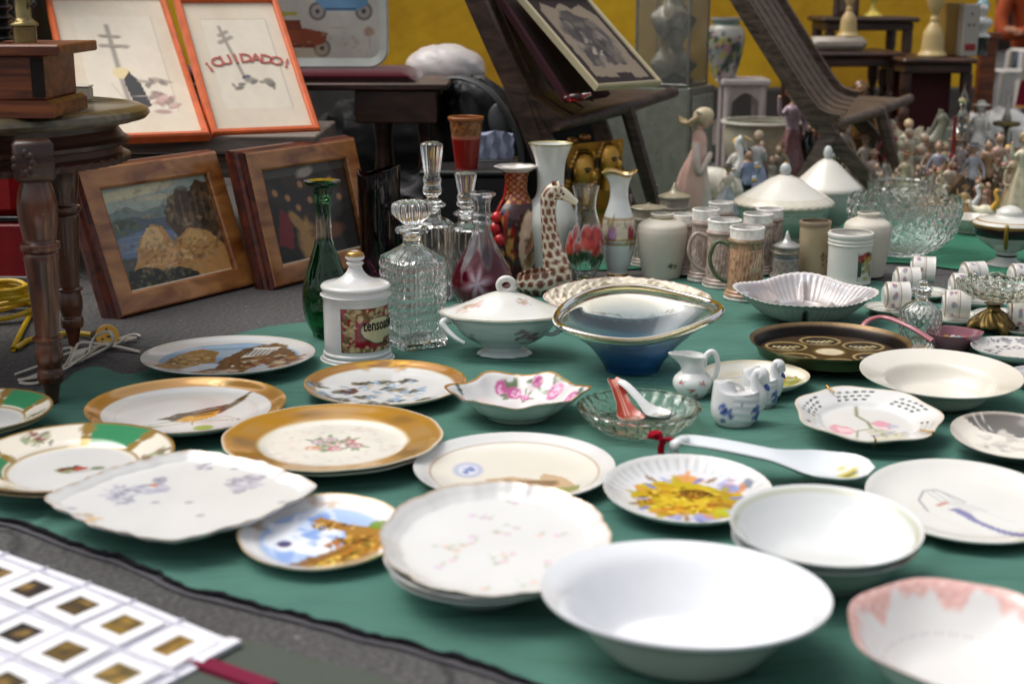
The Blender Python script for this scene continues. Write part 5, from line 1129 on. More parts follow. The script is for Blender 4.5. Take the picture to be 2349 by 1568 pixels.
# --- clear vase with painted red flowers
u = Up(1342, 648, 424, 94, .5)
t = thing('vase', 'clear glass vase painted with red hibiscus and green leaves', 'vase', u.loc)
pr = [(.40, 0), (.44, .02), (.52, .06), (.85, .2), (1.0, .34), (.92, .46), (.68, .62), (.52, .74), (.53, .86), (.64, .97), (.68, 1.0)]
def pv(T, Z, R, X, Y):
    a = (T+math.pi/2+math.pi) % (2*math.pi)-math.pi; P = Paint(a, Z/u.h*3, np.array([.96, .97, .96, 0]))
    for x, y, s_ in ((-.75, 1.15, .42), (.75, 1.2, .42), (.1, 1.45, .22), (2.4, 1.2, .4)):
        P.spots(x, y, s_, s_*1.1, [C('#a02020', .8), C('#c03030', .8), C('#8a1a1c', .8), C('#c25040', .8)], 16, .16, int(x*10+50), .92, 1.8)
    for x, y in ((-.5, .72), (.5, .7), (0, .85), (-.9, .75), (.95, .78)): P.spots(x, y, .3, .12, [C('#2f4a30', .8), C('#5a7048', .8), C('#24402a', .8)], 12, .08, int(x*10+90), .9, 2.4)
    for x in (-.45, -.1, .3): P.line([(x, .05), (x+.1, .6)], .03, C('#3a6a30'), .9)
    return P.c
MG2 = painted('painted_glass', .03, .5, 0, trans='attr', metal_attr=False)
g = Geo(); lathe(g, vwall(vz(spl(pr, 6), u.h, u.R), .0022, .008), 120, paint=pv); mesh('body', g, MG2, t, 50)

# --- white vase with rose band
u = Up(1418, 634, 393, 80, .5)
def pv(T, Z, R, X, Y):
    a = (T+math.pi/2+math.pi) % (2*math.pi)-math.pi; z = Z/u.h; P = Paint(a, z*3, C('#dfe2e0'))
    k = ((z > .36) & (z < .56)); P.c[k] = C('#ddd3bc'); P.rose(-.45, 1.27, .27, C('#b07ab0'), C('#d8b0d4'), 3, C('#8a9068')); P.rose(.72, 1.28, .25, C('#8d1438'), C('#b03058'), 5, C('#8a9068')); P.rose(-1.5, 1.27, .26, C('#c9505c'), C('#e0a0a0'), 5, C('#8a9068')); P.spots(0, 1.5, 1.6, .12, [C('#9a8f6a'), C('#c9a2a0'), C('#b3a883')], 50, .05, 4, .8)
    for zz in (.36, .325, .56): P.mask(np.clip((.012-np.abs(z-zz))/.004, 0, 1), C('#a8893f', .4), .9)
    P.mask(np.clip((z-.965)/.012, 0, 1), C('#b89238', .5), .9); P.mask(np.clip((.03-z)/.006, 0, 1), C('#b89238', .5), .9); return P.c
g = Geo(); lathe(g, vwall(vz(spl([(.60, 0), (.64, .015), (.58, .04), (.74, .12), (.96, .30), (1.0, .42), (.90, .54), (.66, .66), (.52, .76), (.54, .86), (.74, .95), (1.0, .995), (.98, 1.0)], 6), u.h, u.R), .0025), 110, paint=pv, zm=lambda T, R, Z: .004*np.cos(3*T)*sstep((Z/u.h-.85)/.15))
o = mesh('vase', g, M_CER, None, 50, loc=u.loc); tag(o, 'white vase with a gilt lip and a band of lilac and crimson roses', 'vase')

# --- two cream shouldered vases
for xc, yb, yt, w_, lab_, fl in ((1518, 640, 489, 114, 'cream shouldered vase with a gilt neck standing before the pink steins', 1), (1988, 636, 487, 108, 'cream shouldered vase standing behind the tall white mug', 0)):
    u = Up(xc, yb, yt, w_, .6)
    def pv(T, Z, R, X, Y):
        a = (T+math.pi/2+math.pi) % (2*math.pi)-math.pi; z = Z/u.h; P = Paint(a, z*3, C('#cdc6b8'))
        if fl: P.spots(.45, .62, .22, .10, [C('#3c3430'), C('#6d5a52'), C('#55505c')], 14, .045, 4, .9, 2); P.mask(np.clip((.012-np.abs(z-.935))/.004, 0, 1), C('#8d8240', .4), .9)
        return P.c
    g = Geo(); lathe(g, vwall(vz(spl([(.72, 0), (.76, .01), (.80, .12), (.92, .4), (1.0, .66), (.99, .76), (.90, .84), (.60, .905), (.46, .925), (.44, .94), (.45, .97), (.48, .99), (.45, 1.0)], 6), u.h, u.R), .003), 80, paint=pv)
    o = mesh('vase', g, M_BISQ, None, 50, loc=u.loc); tag(o, lab_, 'vase')

# --- steins
def stein(xc, yb, yt, w_, label, kind='pink', hang=None, group='relief steins standing together', seed=1):
    u = Up(xc, yb, yt, w_, .75); t = thing('beer_stein', label, 'stein', u.loc, group)
    cols = dict(pink=('#a8958a', '#7a675d', '#c6b6aa'), green=('#b08a6c', '#7a5238', '#ccae8c'), blue=('#8d8478', '#565c66', '#a8a090'), beige=('#a8977a', '#8a7a60', '#b8a88c'))[kind]
    def pv(T, Z, R, X, Y):
        a = (T+math.pi/2+math.pi) % (2*math.pi)-math.pi; z = Z/u.h; P = Paint(a, z*2.6, C(cols[0]))
        if kind != 'beige': P.spots(0, 1.2, 1.9, .8, [C(cols[1]), C(cols[2]), C(cols[1])], 230, .055, seed, .7, 1.5)
        if kind == 'green':
            k = (z > .70) & (z < .84); P.mask(k*np.clip(.7+.5*wav(a*3, z*9, 2, 3), 0, 1), C('#47583c'), .9); P.ell(-.35, 1.75, .4, .4, 0, C('#b08a68'), .7, .5)
            for k_ in range(4): P.line([(.1+.22*k_, 1.25), (.3+.16*k_, 1.48+.05*k_), (.25+.22*k_, 1.72)], .05, C('#d6c3a0'), .9)
            P.ell(.45, 1.15, .4, .09, 0, C('#cdb898'), .8, .5)
        if kind == 'blue': P.mask(((z > .62) & (z < .74)).astype(float), C('#4f6070'), .8); P.mask(((z > .60) & (z < .62)).astype(float), C('#b8ad9a'), .8)
        if kind == 'beige': P.mask(((z > .92)).astype(float), C('#6f5f50'), .7); P.spots(.55, .8, .3, .3, [C('#5a4c3a'), C('#40362c')], 16, .05, 4, .85, 2.2)
        else:
            P.mask(np.clip((z-.845)/.006, 0, 1)*(kind in ('pink', 'green')), C('#e6e3dc'), 1)
            P.mask(np.clip((.065-z)/.006, 0, 1), C('#cbc6bd'), 1); P.mask(np.clip((.006-np.abs(z-.11))/.003, 0, 1), C('#4d3a34'), .7)
        return P.c
    pr = [(.95, 0), (.99, .008), (1.0, .03), (.95, .045), (.99, .06), (.98, .08), (.90, .10), (.92, .12), (.85, .14), (.84, .16), (.80, .45), (.78, .74), (.80, .78), (.86, .80), (.86, .83), (.80, .845), (.80, .95), (.83, .985), (.80, 1.0)]
    if kind == 'beige': pr = [(.92, 0), (.95, .02), (.93, .04), (.93, .88), (.97, .91), (.98, .97), (.94, 1.0)]
    rel = lambda T, Z, R: 1+(.014*np.sin(T*13+Z*95+seed)*np.sin(Z*170+T*5)+.012*np.sin(T*31-Z*80))*((Z > .17*u.h) & (Z < .76*u.h))*(kind != 'beige')
    g = Geo(); lathe(g, vwall(vz(spl(pr, 5), u.h, u.R), .0035), 160, paint=pv, rm=rel); mesh('body', g, M_STONE if kind != 'beige' else M_BISQ, t, 45)
    if hang is not None:
        a = math.radians(hang); d = Vector((math.cos(a), math.sin(a), 0)); R0 = u.R*.80
        q = [d*R0+Vector((0, 0, .74*u.h)), d*(R0+.022)+Vector((0, 0, .78*u.h)), d*(R0+.034)+Vector((0, 0, .66*u.h)), d*(R0+.036)+Vector((0, 0, .48*u.h)), d*(R0+.022)+Vector((0, 0, .30*u.h)), d*(R0+.002)+Vector((0, 0, .22*u.h))]
        g = Geo(); tube(g, spl(q, 5), .0052, 10, C('#4a5a3c') if kind == 'green' else C(cols[0]), flat=.8); mesh('handle', g, M_STONE, t, 60)
    return t, u
def steinlid(t, u, col, hmul, thumb=None, cone=True):
    g = Geo(); z = 1.0
    pr = [(.001, z), (.86, z), (.90, z+.01), (.88, z+.03), (.70, z+.05), (.45, z+.08), (.30, z+.10)]+([(.22, z+.13), (.15, z+.19), (.05, z+.26), (.001, z+.27)] if cone else [(.12, z+.11), (.10, z+.16), (.001, z+.17)])
    pr = [(r, 1+(zz-1)*hmul) for r, zz in pr]; lathe(g, vz(pr, u.h, u.R), 40, col=col); mesh('lid', g, M_METAL, t, 40)
    if thumb is not None:
        g = Geo(); a = math.radians(thumb); d = Vector((math.cos(a), math.sin(a), 0))
        tube(g, spl([d*u.R*.85+Vector((0, 0, .80*u.h)), d*u.R*1.05+Vector((0, 0, .95*u.h)), d*u.R*1.0+Vector((0, 0, 1.08*u.h)), d*u.R*1.02+Vector((0, 0, 1.2*u.h))], 4), [.003]*8+[.004]*3+[.0055, .004], 8, C('#77716a', .7)); mesh('thumb_lift', g, M_METAL, t, 60)
t, u = stein(1487, 612, 476, 92, 'grey blue lidded stein with a pewter thumb lift behind the rose vase', 'blue', 150, seed=3); steinlid(t, u, C('#a39a84', .3), .5, 150, False)
t, u = stein(1545, 588, 452, 84, 'dark lidded stein with a conical top in front of the pink lady figurine', 'blue', None, seed=9); steinlid(t, u, C('#a39a84', .3), .95, 150, True)
stein(1568, 630, 490, 76, 'pinkish relief stein half hidden by the cream vase', 'pink', None, seed=5)
stein(1617, 648, 479, 78, 'pinkish relief stein with a white rim, second from the cream vase', 'pink', None, seed=6)
stein(1652, 600, 463, 70, 'small relief stein with a white rim, rearmost beside the white tureen', 'pink', None, seed=7)
stein(1660, 663, 503, 96, 'pinkish brown relief stein with its curved handle to the left', 'pink', 172, seed=8)
stein(1737, 630, 489, 84, 'pinkish stein behind the deer stein', 'pink', None, seed=10)
stein(1764, 610, 478, 76, 'pinkish stein farthest right of the pink group under the tureen', 'pink', None, seed=11)
stein(1711, 692, 520, 98, 'stein with a green ivy handle and moulded stag antlers', 'green', 168, seed=12)
t, u = stein(1805, 640, 566, 72, 'short carved stein with a silver pointed lid', 'blue', 130, seed=13); steinlid(t, u, C('#b8b8b4', .75), 2.0, 130, True)
stein(1868, 632, 506, 74, 'plain beige ribbed mug with faded dark marks', 'beige', None, group='beige mugs by the tureens', seed=14)
# tall white mug with a coloured label
u = Up(1950, 655, 532, 104, .8)
t = thing('beer_mug', 'tall white mug with ringed rim and a painted green and red label', 'mug', u.loc)
g = Geo(); lathe(g, vwall(vz(spl([(.94, 0), (.96, .02), (.94, .04), (.94, .04), (.94, .76), (.94, .76), (.99, .78), (.95, .80), (.98, .85), (.95, .88), (.99, .92), (1.0, .97), (.96, 1.0)], 4), u.h, u.R), .0035), 90, col=C('#d3d0c8')); mesh('body', g, M_BISQ, t, 45)
def lab(x, y):
    P = Paint(x, y*1.5, C('#c9c6bc')); P.poly([(.0, .2), (.2, .2), (.25, 1.0), (.05, 1.05)], C('#2c4436')); P.spots(.45, 1.2, .5, .22, [C('#8a2620'), C('#3a1c18'), C('#b0902c'), C('#a83a28')], 50, .08, 3, .9); P.spots(.6, .55, .35, .5, [C('#a89a5c'), C('#6d7a4a'), C('#8d8a70')], 34, .08, 4, .8, 2); P.box(0, 0, .05, 1.5, C('#1c2c24')); P.box(.95, 0, 1, 1.5, C('#3a3028')); return P.c
curved_label(t, 'label', .947*u.R, .1*u.h, .66*u.h, math.radians(-82), math.radians(-28), 40, 50, lab, M_BISQ)

# --- white tureens with conical lids
for xc, yb, yt, w_, lab_, gold in ((1797, 560, 372, 226, 'white tureen with a gilt patterned lid edge, nearer of the two conical lidded ones', 1), (1893, 536, 338, 160, 'plain white tureen with a conical knobbed lid, farther of the two', 0)):
    u = Up(xc, yb, yt, w_, .45); t = thing('tureen', lab_, 'tureen', u.loc, 'white conical lidded tureens')
    lz = .475 if gold else .50
    g = Geo(); lathe(g, vwall(vz(spl([(.45, 0), (.48, .03), (.42, .06), (.62, .14), (.84, .28), (.93, .42), (.94, lz)], 5), u.h, u.R), .004), 80, paint=lambda T, Z, R, X, Y: (Paint(T*3, Z/u.h*8, C('#b9bfb6')).spots(9, 3.0, 9, .35, [C('#8a9490'), C('#9aa09a')], 120*gold, .12, 3, .6).c)); mesh('body', g, M_CER, t, 50)
    g = Geo(); top_ = [(.90, lz-.01), (1.0, lz), (1.01, lz+.02), (.95, lz+.06), (.62, lz+.19), (.32, lz+.31), (.16, lz+.355), (.12, lz+.365), (.001, lz+.37)]
    pd = lambda T, Z, R, X, Y: (Paint(X/u.R, Y/u.R, C('#ddd9ce')).mask(gold*np.clip((R/u.R-.82)/.02, 0, 1)*np.clip(.3+np.sin(T*34)*np.sin(R*900), 0, 1), C('#a8985c'), .7).c)
    lathe(g, vz(spl([(.001, lz-.01)]+top_, 4), u.h, u.R), 90, paint=pd); lid = mesh('lid', g, M_CER, t, 50)
    k = Geo(); ball(k, (0, 0, (lz+.365+.07)*u.h), .115*u.R*(1 if gold else 1.15), None, .085*u.h, C('#c3c6c4')); 
    if gold: ball(k, (0, 0, (lz+.365+.15)*u.h), .03*u.R, None, .02*u.h, C('#b88a2c', .6))
    mesh('knob', k, M_CER, lid, 60)

# --- enamel basin behind
u = Up(1745, 410, 276, 184, .5)
def pv(T, Z, R, X, Y):
    P = Paint(T*2, Z/u.h*3, C('#a3a08c')); P.mask(np.clip(wav(P.x, P.y, 1, 4), 0, 1), C('#8a8c84'), .8); P.mask(np.clip(wav(P.x, P.y, 1.4, 9)-.2, 0, 1), C('#b8ad6a'), .8); P.mask(np.clip((Z/u.h-.93)/.01, 0, 1), C('#cdcabc'), 1); return P.c
g = Geo(); lathe(g, vwall(vz(spl([(.55, 0), (.60, .02), (.82, .30), (.92, .60), (.90, .90), (.90, .94), (1.0, .95), (1.02, .975), (1.0, 1.0), (.93, .995)], 5), u.h, u.R), .003), 80, paint=pv)
o = mesh('basin', g, M_ENAMEL, None, 50, loc=u.loc); tag(o, 'large mottled grey enamel basin with a pale rolled rim behind the figurines', 'basin')

# --- cut crystal bowls
def crystal_bowl(xc, yb, yt, w_, label, z0=0, foot_=.4, n=14, kind=0):
    u = Up(xc, yb, yt, w_, .45); loc = u.loc.copy()
    pr = [(foot_, 0), (foot_+.03, .02), (.62, .12), (.86, .34), (.98, .62), (1.0, .86), (.99, 1.0)]
    if kind == 1: pr = [(.55, 0), (.58, .03), (.62, .22), (.72, .42), (.92, .58), (.98, .78), (.95, .80), (.96, 1.0)]
    if kind == 0: rm = lambda T, Z, R: 1-.045*np.abs((((T*n/math.pi+Z*26) % 1)-.5)*2)-.045*np.abs((((T*n/math.pi-Z*26) % 1)-.5)*2)*(Z > .02*u.h)
    else: rm = lambda T, Z, R: 1-.06*np.abs(np.sin(T*10))*np.abs(np.sin(Z*math.pi/(.1*u.h)))*(Z > .38*u.h)*(Z < .82*u.h)
    g = Geo(); o_ = vz(spl(pr, 7), u.h, u.R); lathe(g, vwall(o_, .0045, .012), 160, rm=rm, zm=(lambda T, R, Z: .008*np.abs(np.sin(T*n/2))*sstep((Z/u.h-.8)/.2)) if kind == 0 else None)
    o = mesh('crystal_bowl', g, M_CUT if kind == 0 else M_CRYST, None, 25, loc=loc); tag(o, label, 'bowl', 'large crystal bowls'); return o, u
crystal_bowl(2072, 592, 458, 262, 'wide cut crystal salad bowl between the cream vase and black banded tureen')
crystal_bowl(2066, 508, 396, 156, 'smaller crystal bowl with round thumbprint bosses behind the wide one', kind=1)

# --- black banded tureen on a foot
u = Up(2312, 612, 470, 160, .4)
t = thing('footed_tureen', 'white footed tureen with a black and gold band and gilt handles, right edge', 'tureen', u.loc)
def pv(T, Z, R, X, Y):
    z = Z/u.h; P = Paint(T, z, C('#b9bbb6')); P.mask(((z > .50) & (z < .66)).astype(float), C('#15110e')); P.mask(((z > .66) & (z < .70)).astype(float), C('#b08a30', .5)); P.mask(((z > .14) & (z < .18)).astype(float), C('#15110e')); return P.c
g = Geo(); lathe(g, vz(spl([(.001, 0), (.50, 0), (.50, .02), (.36, .07), (.28, .12), (.30, .18), (.28, .22), (.45, .27), (.80, .42), (.98, .58), (1.0, .68), (.98, .70), (.001, .70)], 5), u.h, u.R), 80, paint=pv); mesh('body', g, M_CER, t, 50)
g = Geo(); lathe(g, vz(spl([(.001, .70), (.92, .70), (.96, .72), (.90, .75), (.60, .80), (.40, .82), (.36, .90), (.20, .97), (.001, 1.0)], 5), u.h, u.R), 80, paint=lambda T, Z, R, X, Y: Paint(T, Z, C('#d4d2ca')).mask(np.clip((.03-np.abs(R/u.R-.88))/.01, 0, 1), C('#b08a30', .5)).c); mesh('lid', g, M_CER, t, 50)
for s_ in (0, math.pi):
    a = math.radians(-112)+s_; d = Vector((math.cos(a), math.sin(a), 0)); g = Geo(); tube(g, spl([d*u.R*1.0+Vector((0, 0, .72*u.h)), d*u.R*1.12+Vector((0, 0, .70*u.h)), d*u.R*1.08+Vector((0, 0, .5*u.h)), d*u.R*.80+Vector((0, 0, .34*u.h))], 5), .0045, 10, C('#8a742c', .6)); mesh('handle', g, M_METAL, t, 60)

# --- floral lidded vegetable dish
u = Up(1157, 830, 640, 286, .35)
t = thing('tureen', 'oval white lidded tureen with pink sprigs, scrolled handles and a frilled foot', 'tureen', u.loc+Vector((0, .015, 0)))
def pv(T, Z, R, X, Y):
    P = Paint(X/u.R, Z/u.h*2, C('#c6cdca')); P.spots(.35, .62, .18, .22, [C('#946a74'), C('#747a5a'), C('#a07c94'), C('#7a6a5a')], 40, .03, 4, .85); P.spots(-.5, .55, .10, .1, [C('#7d8a84')], 8, .03, 6, .6, 2.6); return P.c
frill = lambda T, Z, R: 1+.03*np.cos(T*10)*(Z < .08*u.h)+.012*np.cos(T*6)*(Z > .4*u.h)
g = Geo(); lathe(g, vwall(vz(spl([(.42, 0), (.44, .012), (.40, .05), (.30, .10), (.42, .15), (.66, .26), (.82, .42), (.86, .50), (.96, .545), (.98, .555)], 5), u.h, u.R), .004, .16*u.h), 140, paint=pv, rm=frill, sy=.72); mesh('body', g, M_CER, t, 50)
def pv(T, Z, R, X, Y):
    P = Paint(X/u.R, Y/u.R/.72, C('#e0dfd8')); P.spots(-.55, -.35, .22, .16, [C('#d0a098'), C('#c9a4a8'), C('#a8a080'), C('#d8b8a8')], 40, .028, 4, .75); P.spots(.3, -.35, .12, .10, [C('#d0a098'), C('#a8a080')], 18, .024, 5, .7); P.mask(np.clip((P.r-.985)/.01, 0, 1), C('#b9b29a'), .5); return P.c
g = Geo(); lathe(g, vz(spl([(.001, .55), (.94, .55), (1.0, .562), (1.0, .575), (.86, .60), (.62, .67), (.40, .75), (.22, .80), (.10, .82), (.001, .825)], 6), u.h, u.R), 140, paint=pv, rm=lambda T, Z, R: 1+.022*np.cos(T*8)*sstep((R/u.R-.6)/.4), sy=.72); lid = mesh('lid', g, M_CER, t, 50)
g = Geo(); q = [(u.R*.12*math.cos(a)+u.R*.03, 0, .90*u.h+.085*u.h*math.sin(a)) for a in np.linspace(0, 2*math.pi, 22)]; tube(g, q, .0055, 10, C('#dcdbd4'), caps=False); tube(g, [(0, 0, .80*u.h), (.01*u.R, 0, .83*u.h)], [.010, .006], 10, C('#dcdbd4')); mesh('knob', g, M_CER, lid, 60)
for s_ in (-1, 1):
    g = Geo(); q = [(s_*u.R*.94, 0, .50*u.h), (s_*u.R*1.0, -.012*0, .47*u.h), (s_*u.R*.95, 0, .36*u.h), (s_*u.R*.80, 0, .27*u.h), (s_*u.R*.66, 0, .26*u.h)] if s_ > 0 else [(-u.R*.86, -.02, .49*u.h), (-u.R*.98, -.028, .46*u.h), (-u.R*.90, -.036, .38*u.h), (-u.R*.76, -.048, .30*u.h), (-u.R*.62, -.055, .25*u.h)]
    tube(g, spl(q, 6), [.0075-.0002*i for i in range(25)], 12, C('#d4d9d6')); mesh('handle', g, M_CER, t, 60)

# --- blue art glass bowl
u = Up(1452, 862, 682, 366, .3)
rm = lambda T, Z, R: 1+(-.10*np.cos(2*T)*0+.16*np.cos(3*T-math.pi*.62)*0+0)*1
def tri(T, Z, R):
    k = sstep((Z/u.h-.15)/.7); return 1+k*(.06*np.cos(3*T+.35)+.03*np.cos(2*T))
def triz(T, R, Z):
    k = sstep((Z/u.h-.25)/.75); return u.h*k*(.13*np.sin(T)+.07*np.cos(T)+.035*np.cos(3*T+1.2)-.13)
pr = [(.30, 0), (.34, .01), (.36, .06), (.40, .14), (.52, .32), (.70, .55), (.88, .76), (.98, .84), (1.0, .90)]
o_ = vz(spl(pr, 6), u.h, u.R)
t = thing('glass_bowl', 'large free form art glass bowl, blue base with clear rounded wavy lip', 'bowl', u.loc)
def pv(T, Z, R, X, Y):
    z = Z/u.h; P = Paint(T, z, np.array([.90, .93, .92, 0])); P.mask(np.clip((.80-z)/.2, 0, 1), np.array([.40, .50, .58, .10]), 1); P.mask(np.clip((.46-z)/.2, 0, 1), np.array([.08, .26, .48, .2]), 1); P.mask(np.clip((.30-z)/.2, 0, 1), np.array([.01, .08, .20, .35]), 1); P.mask(np.clip((.03-np.abs(z-.86))/.02, 0, 1), np.array([.9, .75, .25, 0]), .5); return P.c
MG3 = painted('blue_art_glass', .03, .5, 0, trans='attr', metal_attr=False)
prof = vwall(o_, .006, .05*u.h); g = Geo(); lathe(g, prof, 140, rm=tri, zm=triz, paint=pv, sy=.92); mesh('bowl_body', g, MG3, t, 60)
g = Geo(); q = []
for a in np.linspace(0, 2*math.pi, 90, endpoint=False):
    Ta = np.array([a]); Z_ = np.array([.895*u.h]); R_ = u.R*.985*tri(Ta, Z_, 1)[0]; q.append((R_*math.cos(a), R_*math.sin(a)*.92, .895*u.h+triz(Ta, 1, Z_)[0]+.0012))
q = np.array(q); Rg = []
for i in range(90):
    tn = q[(i+1) % 90]-q[i-1]; tn /= np.linalg.norm(tn); a_ = np.cross(tn, (0, 0, 1)); a_ /= np.linalg.norm(a_); b_ = np.cross(a_, tn); Rg.append([q[i]+(a_*math.cos(s)+b_*math.sin(s))*.0062 for s in np.linspace(0, 2*math.pi, 14, endpoint=False)])
Rg.append(Rg[0]); V, F = ring_mesh(np.array(Rg), True); g.add(V, F); mesh('clear_lip', g, glass('straw_tinted_glass', (.98, .88, .58), .06, 1.35), t, 180)

# --- crystal ashtray with two spoons
u = Up(1466, 1030, 905, 296, .3)
g = Geo(); R = u.R; h = .034
rm = lambda T, Z, R_: 1-.045*np.abs(np.sin(T*15))*np.abs(np.cos(Z/h*5))
lathe(g, vwall(vz(spl([(.62, 0), (.66, .03), (.80, .30), (.92, .62), (1.0, .92), (.98, 1.0)], 6), h, R), .006, .007), 180, rm=rm)
c = gp(1466, 958, .02); o = mesh('crystal_dish', g, glass('amber_tinted_crystal', (.96, .97, .88), .01, 1.5, .45, 70), None, 25, loc=(c.x, c.y, .005)); tag(o, 'round pressed crystal dish holding two chinese soup spoons', 'dish')
SP = Vector((c.x, c.y, 0))
def soup_spoon(name, label, hpx, hz, bpx, bz, wbowl, col_in, col_out, wpx_h=.007, motif=None, ctrl=None):
    """hpx: handle tip, bpx: bowl centre; swept U section"""
    a = gp(hpx[0], hpx[1], hz); b = gp(bpx[0], bpx[1], bz); d = (b-a); dh = Vector((d.x, d.y, 0)); L = dh.length; dh.normalize(); n = Vector((-dh.y, dh.x, 0)); V = []; prof = []
    g = Geo(); N = 30; M_ = 13; R = []
    for i in range(N+1):
        s = i/N; tt = s*(L+wbowl*.85)/L
        zc = hz+(bz-hz)*(sstep(np.array([min(tt*1.05, 1)]))[0] if ctrl is None else ctrl(tt)); w = wpx_h*(1+.25*s)+(wbowl-wpx_h*1.25)*sstep(np.array([(tt-.55)/.35]))[0]
        e = max(0, (tt-1)/(wbowl*.85/L)); w = w*math.sqrt(max(1e-3, 1-e*e)) if e > 0 else w
        if s < .06: w *= .75+.25*s/.06
        dep = (w*.34+.001); base_ = a+dh*(L*tt)
        row = []
        for j in range(M_):
            q = -1+2*j/(M_-1); row.append((base_.x+n.x*w*q, base_.y+n.y*w*q, zc+dep*(q*q-1)+.002))
        for j in range(M_-1, -1, -1):
            q = -1+2*j/(M_-1); row.append((base_.x+n.x*w*q*1.03, base_.y+n.y*w*q*1.03, zc+dep*(q*q-1)*1.0-.0015+.002))
        R.append(row)
    R = np.array(R); V, F = ring_mesh(R, True, True, True); c = np.tile(col_out, (len(V), 1)); K = 2*M_
    for i in range(N+1):
        for j in range(M_): c[i*K+j] = col_in
        if motif is not None:
            for j in range(1, M_-1): c[i*K+j] = motif(i/N, -1+2*j/(M_-1), col_in)
    g.add(V, F, c); o = mesh(name, g, M_CER, None, 60); tag(o, label, 'spoon'); return o, a
def mt(s, q, c):
    if s < .72: return C('#b04430') if abs(abs(q)-.12) > .10 else C('#d8a090')
    return C('#c9a69a')
soup_spoon('soup_spoon', 'white ceramic soup spoon with a rusty red channel in its handle', (1404, 868), .052, (1450, 958), .014, .019, C('#b03a24'), C('#e2ded8'), .0095, mt)
def mt(s, q, c): return c if s < .8 or abs(q) > .5 else C('#b9b4a8')
soup_spoon('soup_spoon', 'plain white ceramic soup spoon leaning beside the red one', (1416, 874), .052, (1512, 948), .016, .019, C('#e8e8e6'), C('#e8e8e6'), .0085, mt)
def mt(s, q, c):
    if .80 < s < .93 and abs(q) < .55: return [C('#d2cc6c'), C('#6d6a4a'), C('#c9b84a'), C('#e4e2d8')][int(s*97+q*7) % 4]
    return c
o, a = soup_spoon('serving_spoon', 'long white ceramic ladle spoon with a red thread tassel on its hooked handle', (1560, 1008), .050, (1925, 1068), .032, .050, C('#dde2e6'), C('#c3c9c9'), .019, mt, ctrl=lambda t_: sstep(np.array([min(t_*1.0, 1)]))[0])
g = Geo(); a2 = gp(1542, 1030, .022); tube(g, spl([tuple(a+Vector((.010, .002, .001))), tuple(a+Vector((0, -.001, .0005))), tuple(a+Vector((-.008, -.006, -.006))), tuple(a2), tuple(a2+Vector((.004, -.002, -.012)))], 5), .0075, 10, C('#cfd3d3'), flat=.6); mesh('hook', g, M_CER, o, 60)
g = Geo(); b = gp(1530, 1028, .018)
for k in range(3): q = [(b.x+.010*math.cos(s)+.002*k, b.y+.002*math.sin(s)+.001*k, .016+.014*math.sin(s)) for s in np.linspace(.4, 2*math.pi-.2, 18)]; tube(g, q, .0026, 8, C('#9a0c24'))
r_ = random.Random(3)
for k in range(16):
    e = Vector((r_.uniform(-.020, -.004), r_.uniform(-.006, .006), r_.uniform(.004, .022))); tube(g, spl([(b.x-.006, b.y, .030), (b.x-.006+e.x*.5, b.y+e.y, .030+e.z*.5), (b.x-.006+e.x, b.y+e.y, .030+e.z*.5-.003)], 3), .0022, 6, C('#a80f28'))
mesh('tassel', g, M_CLOTHG, o, 60)

# --- milk jug
u = Up(1590, 915, 812, 92, .6)
t = thing('milk_jug', 'small white jug with tiny red roses and a looped handle', 'jug', u.loc)
def pv(T, Z, R, X, Y):
    a = (T+math.pi/2+math.pi) % (2*math.pi)-math.pi; P = Paint(a, Z/u.h*3, C('#dedfdc'))
    for x, y in ((-.75, 1.2), (.45, 1.2), (-.15, .72), (1.1, .6), (-1.3, .5), (.1, .3)): P.rose(x, y, .13, C('#b8403c'), C('#d88a80'), int(x*10+40), C('#7d9080'))
    return P.c
g = Geo(); lathe(g, vwall(vz(spl([(.60, 0), (.64, .02), (.86, .14), (.98, .30), (.92, .44), (.68, .56), (.60, .60), (.58, .70), (.56, .84), (.66, .96), (.68, 1.0)], 5), u.h, u.R), .002), 90, paint=pv,
 rm=lambda T, Z, R: 1+.85*np.exp(-(((T-math.pi*1.02))/.42)**2)*sstep((Z/u.h-.66)/.30), zm=lambda T, R, Z: u.h*.10*(-np.cos(T))*sstep((Z/u.h-.7)/.3)*.4); mesh('body', g, M_CER, t, 50)
g = Geo(); tube(g, spl([(.55*u.R, 0, .68*u.h), (.62*u.R, 0, .95*u.h), (.95*u.R, 0, 1.06*u.h), (1.20*u.R, 0, .88*u.h), (1.20*u.R, 0, .55*u.h), (.93*u.R, 0, .34*u.h)], 6), .0042, 10, C('#dedfdc')); mesh('handle', g, M_CER, t, 60)

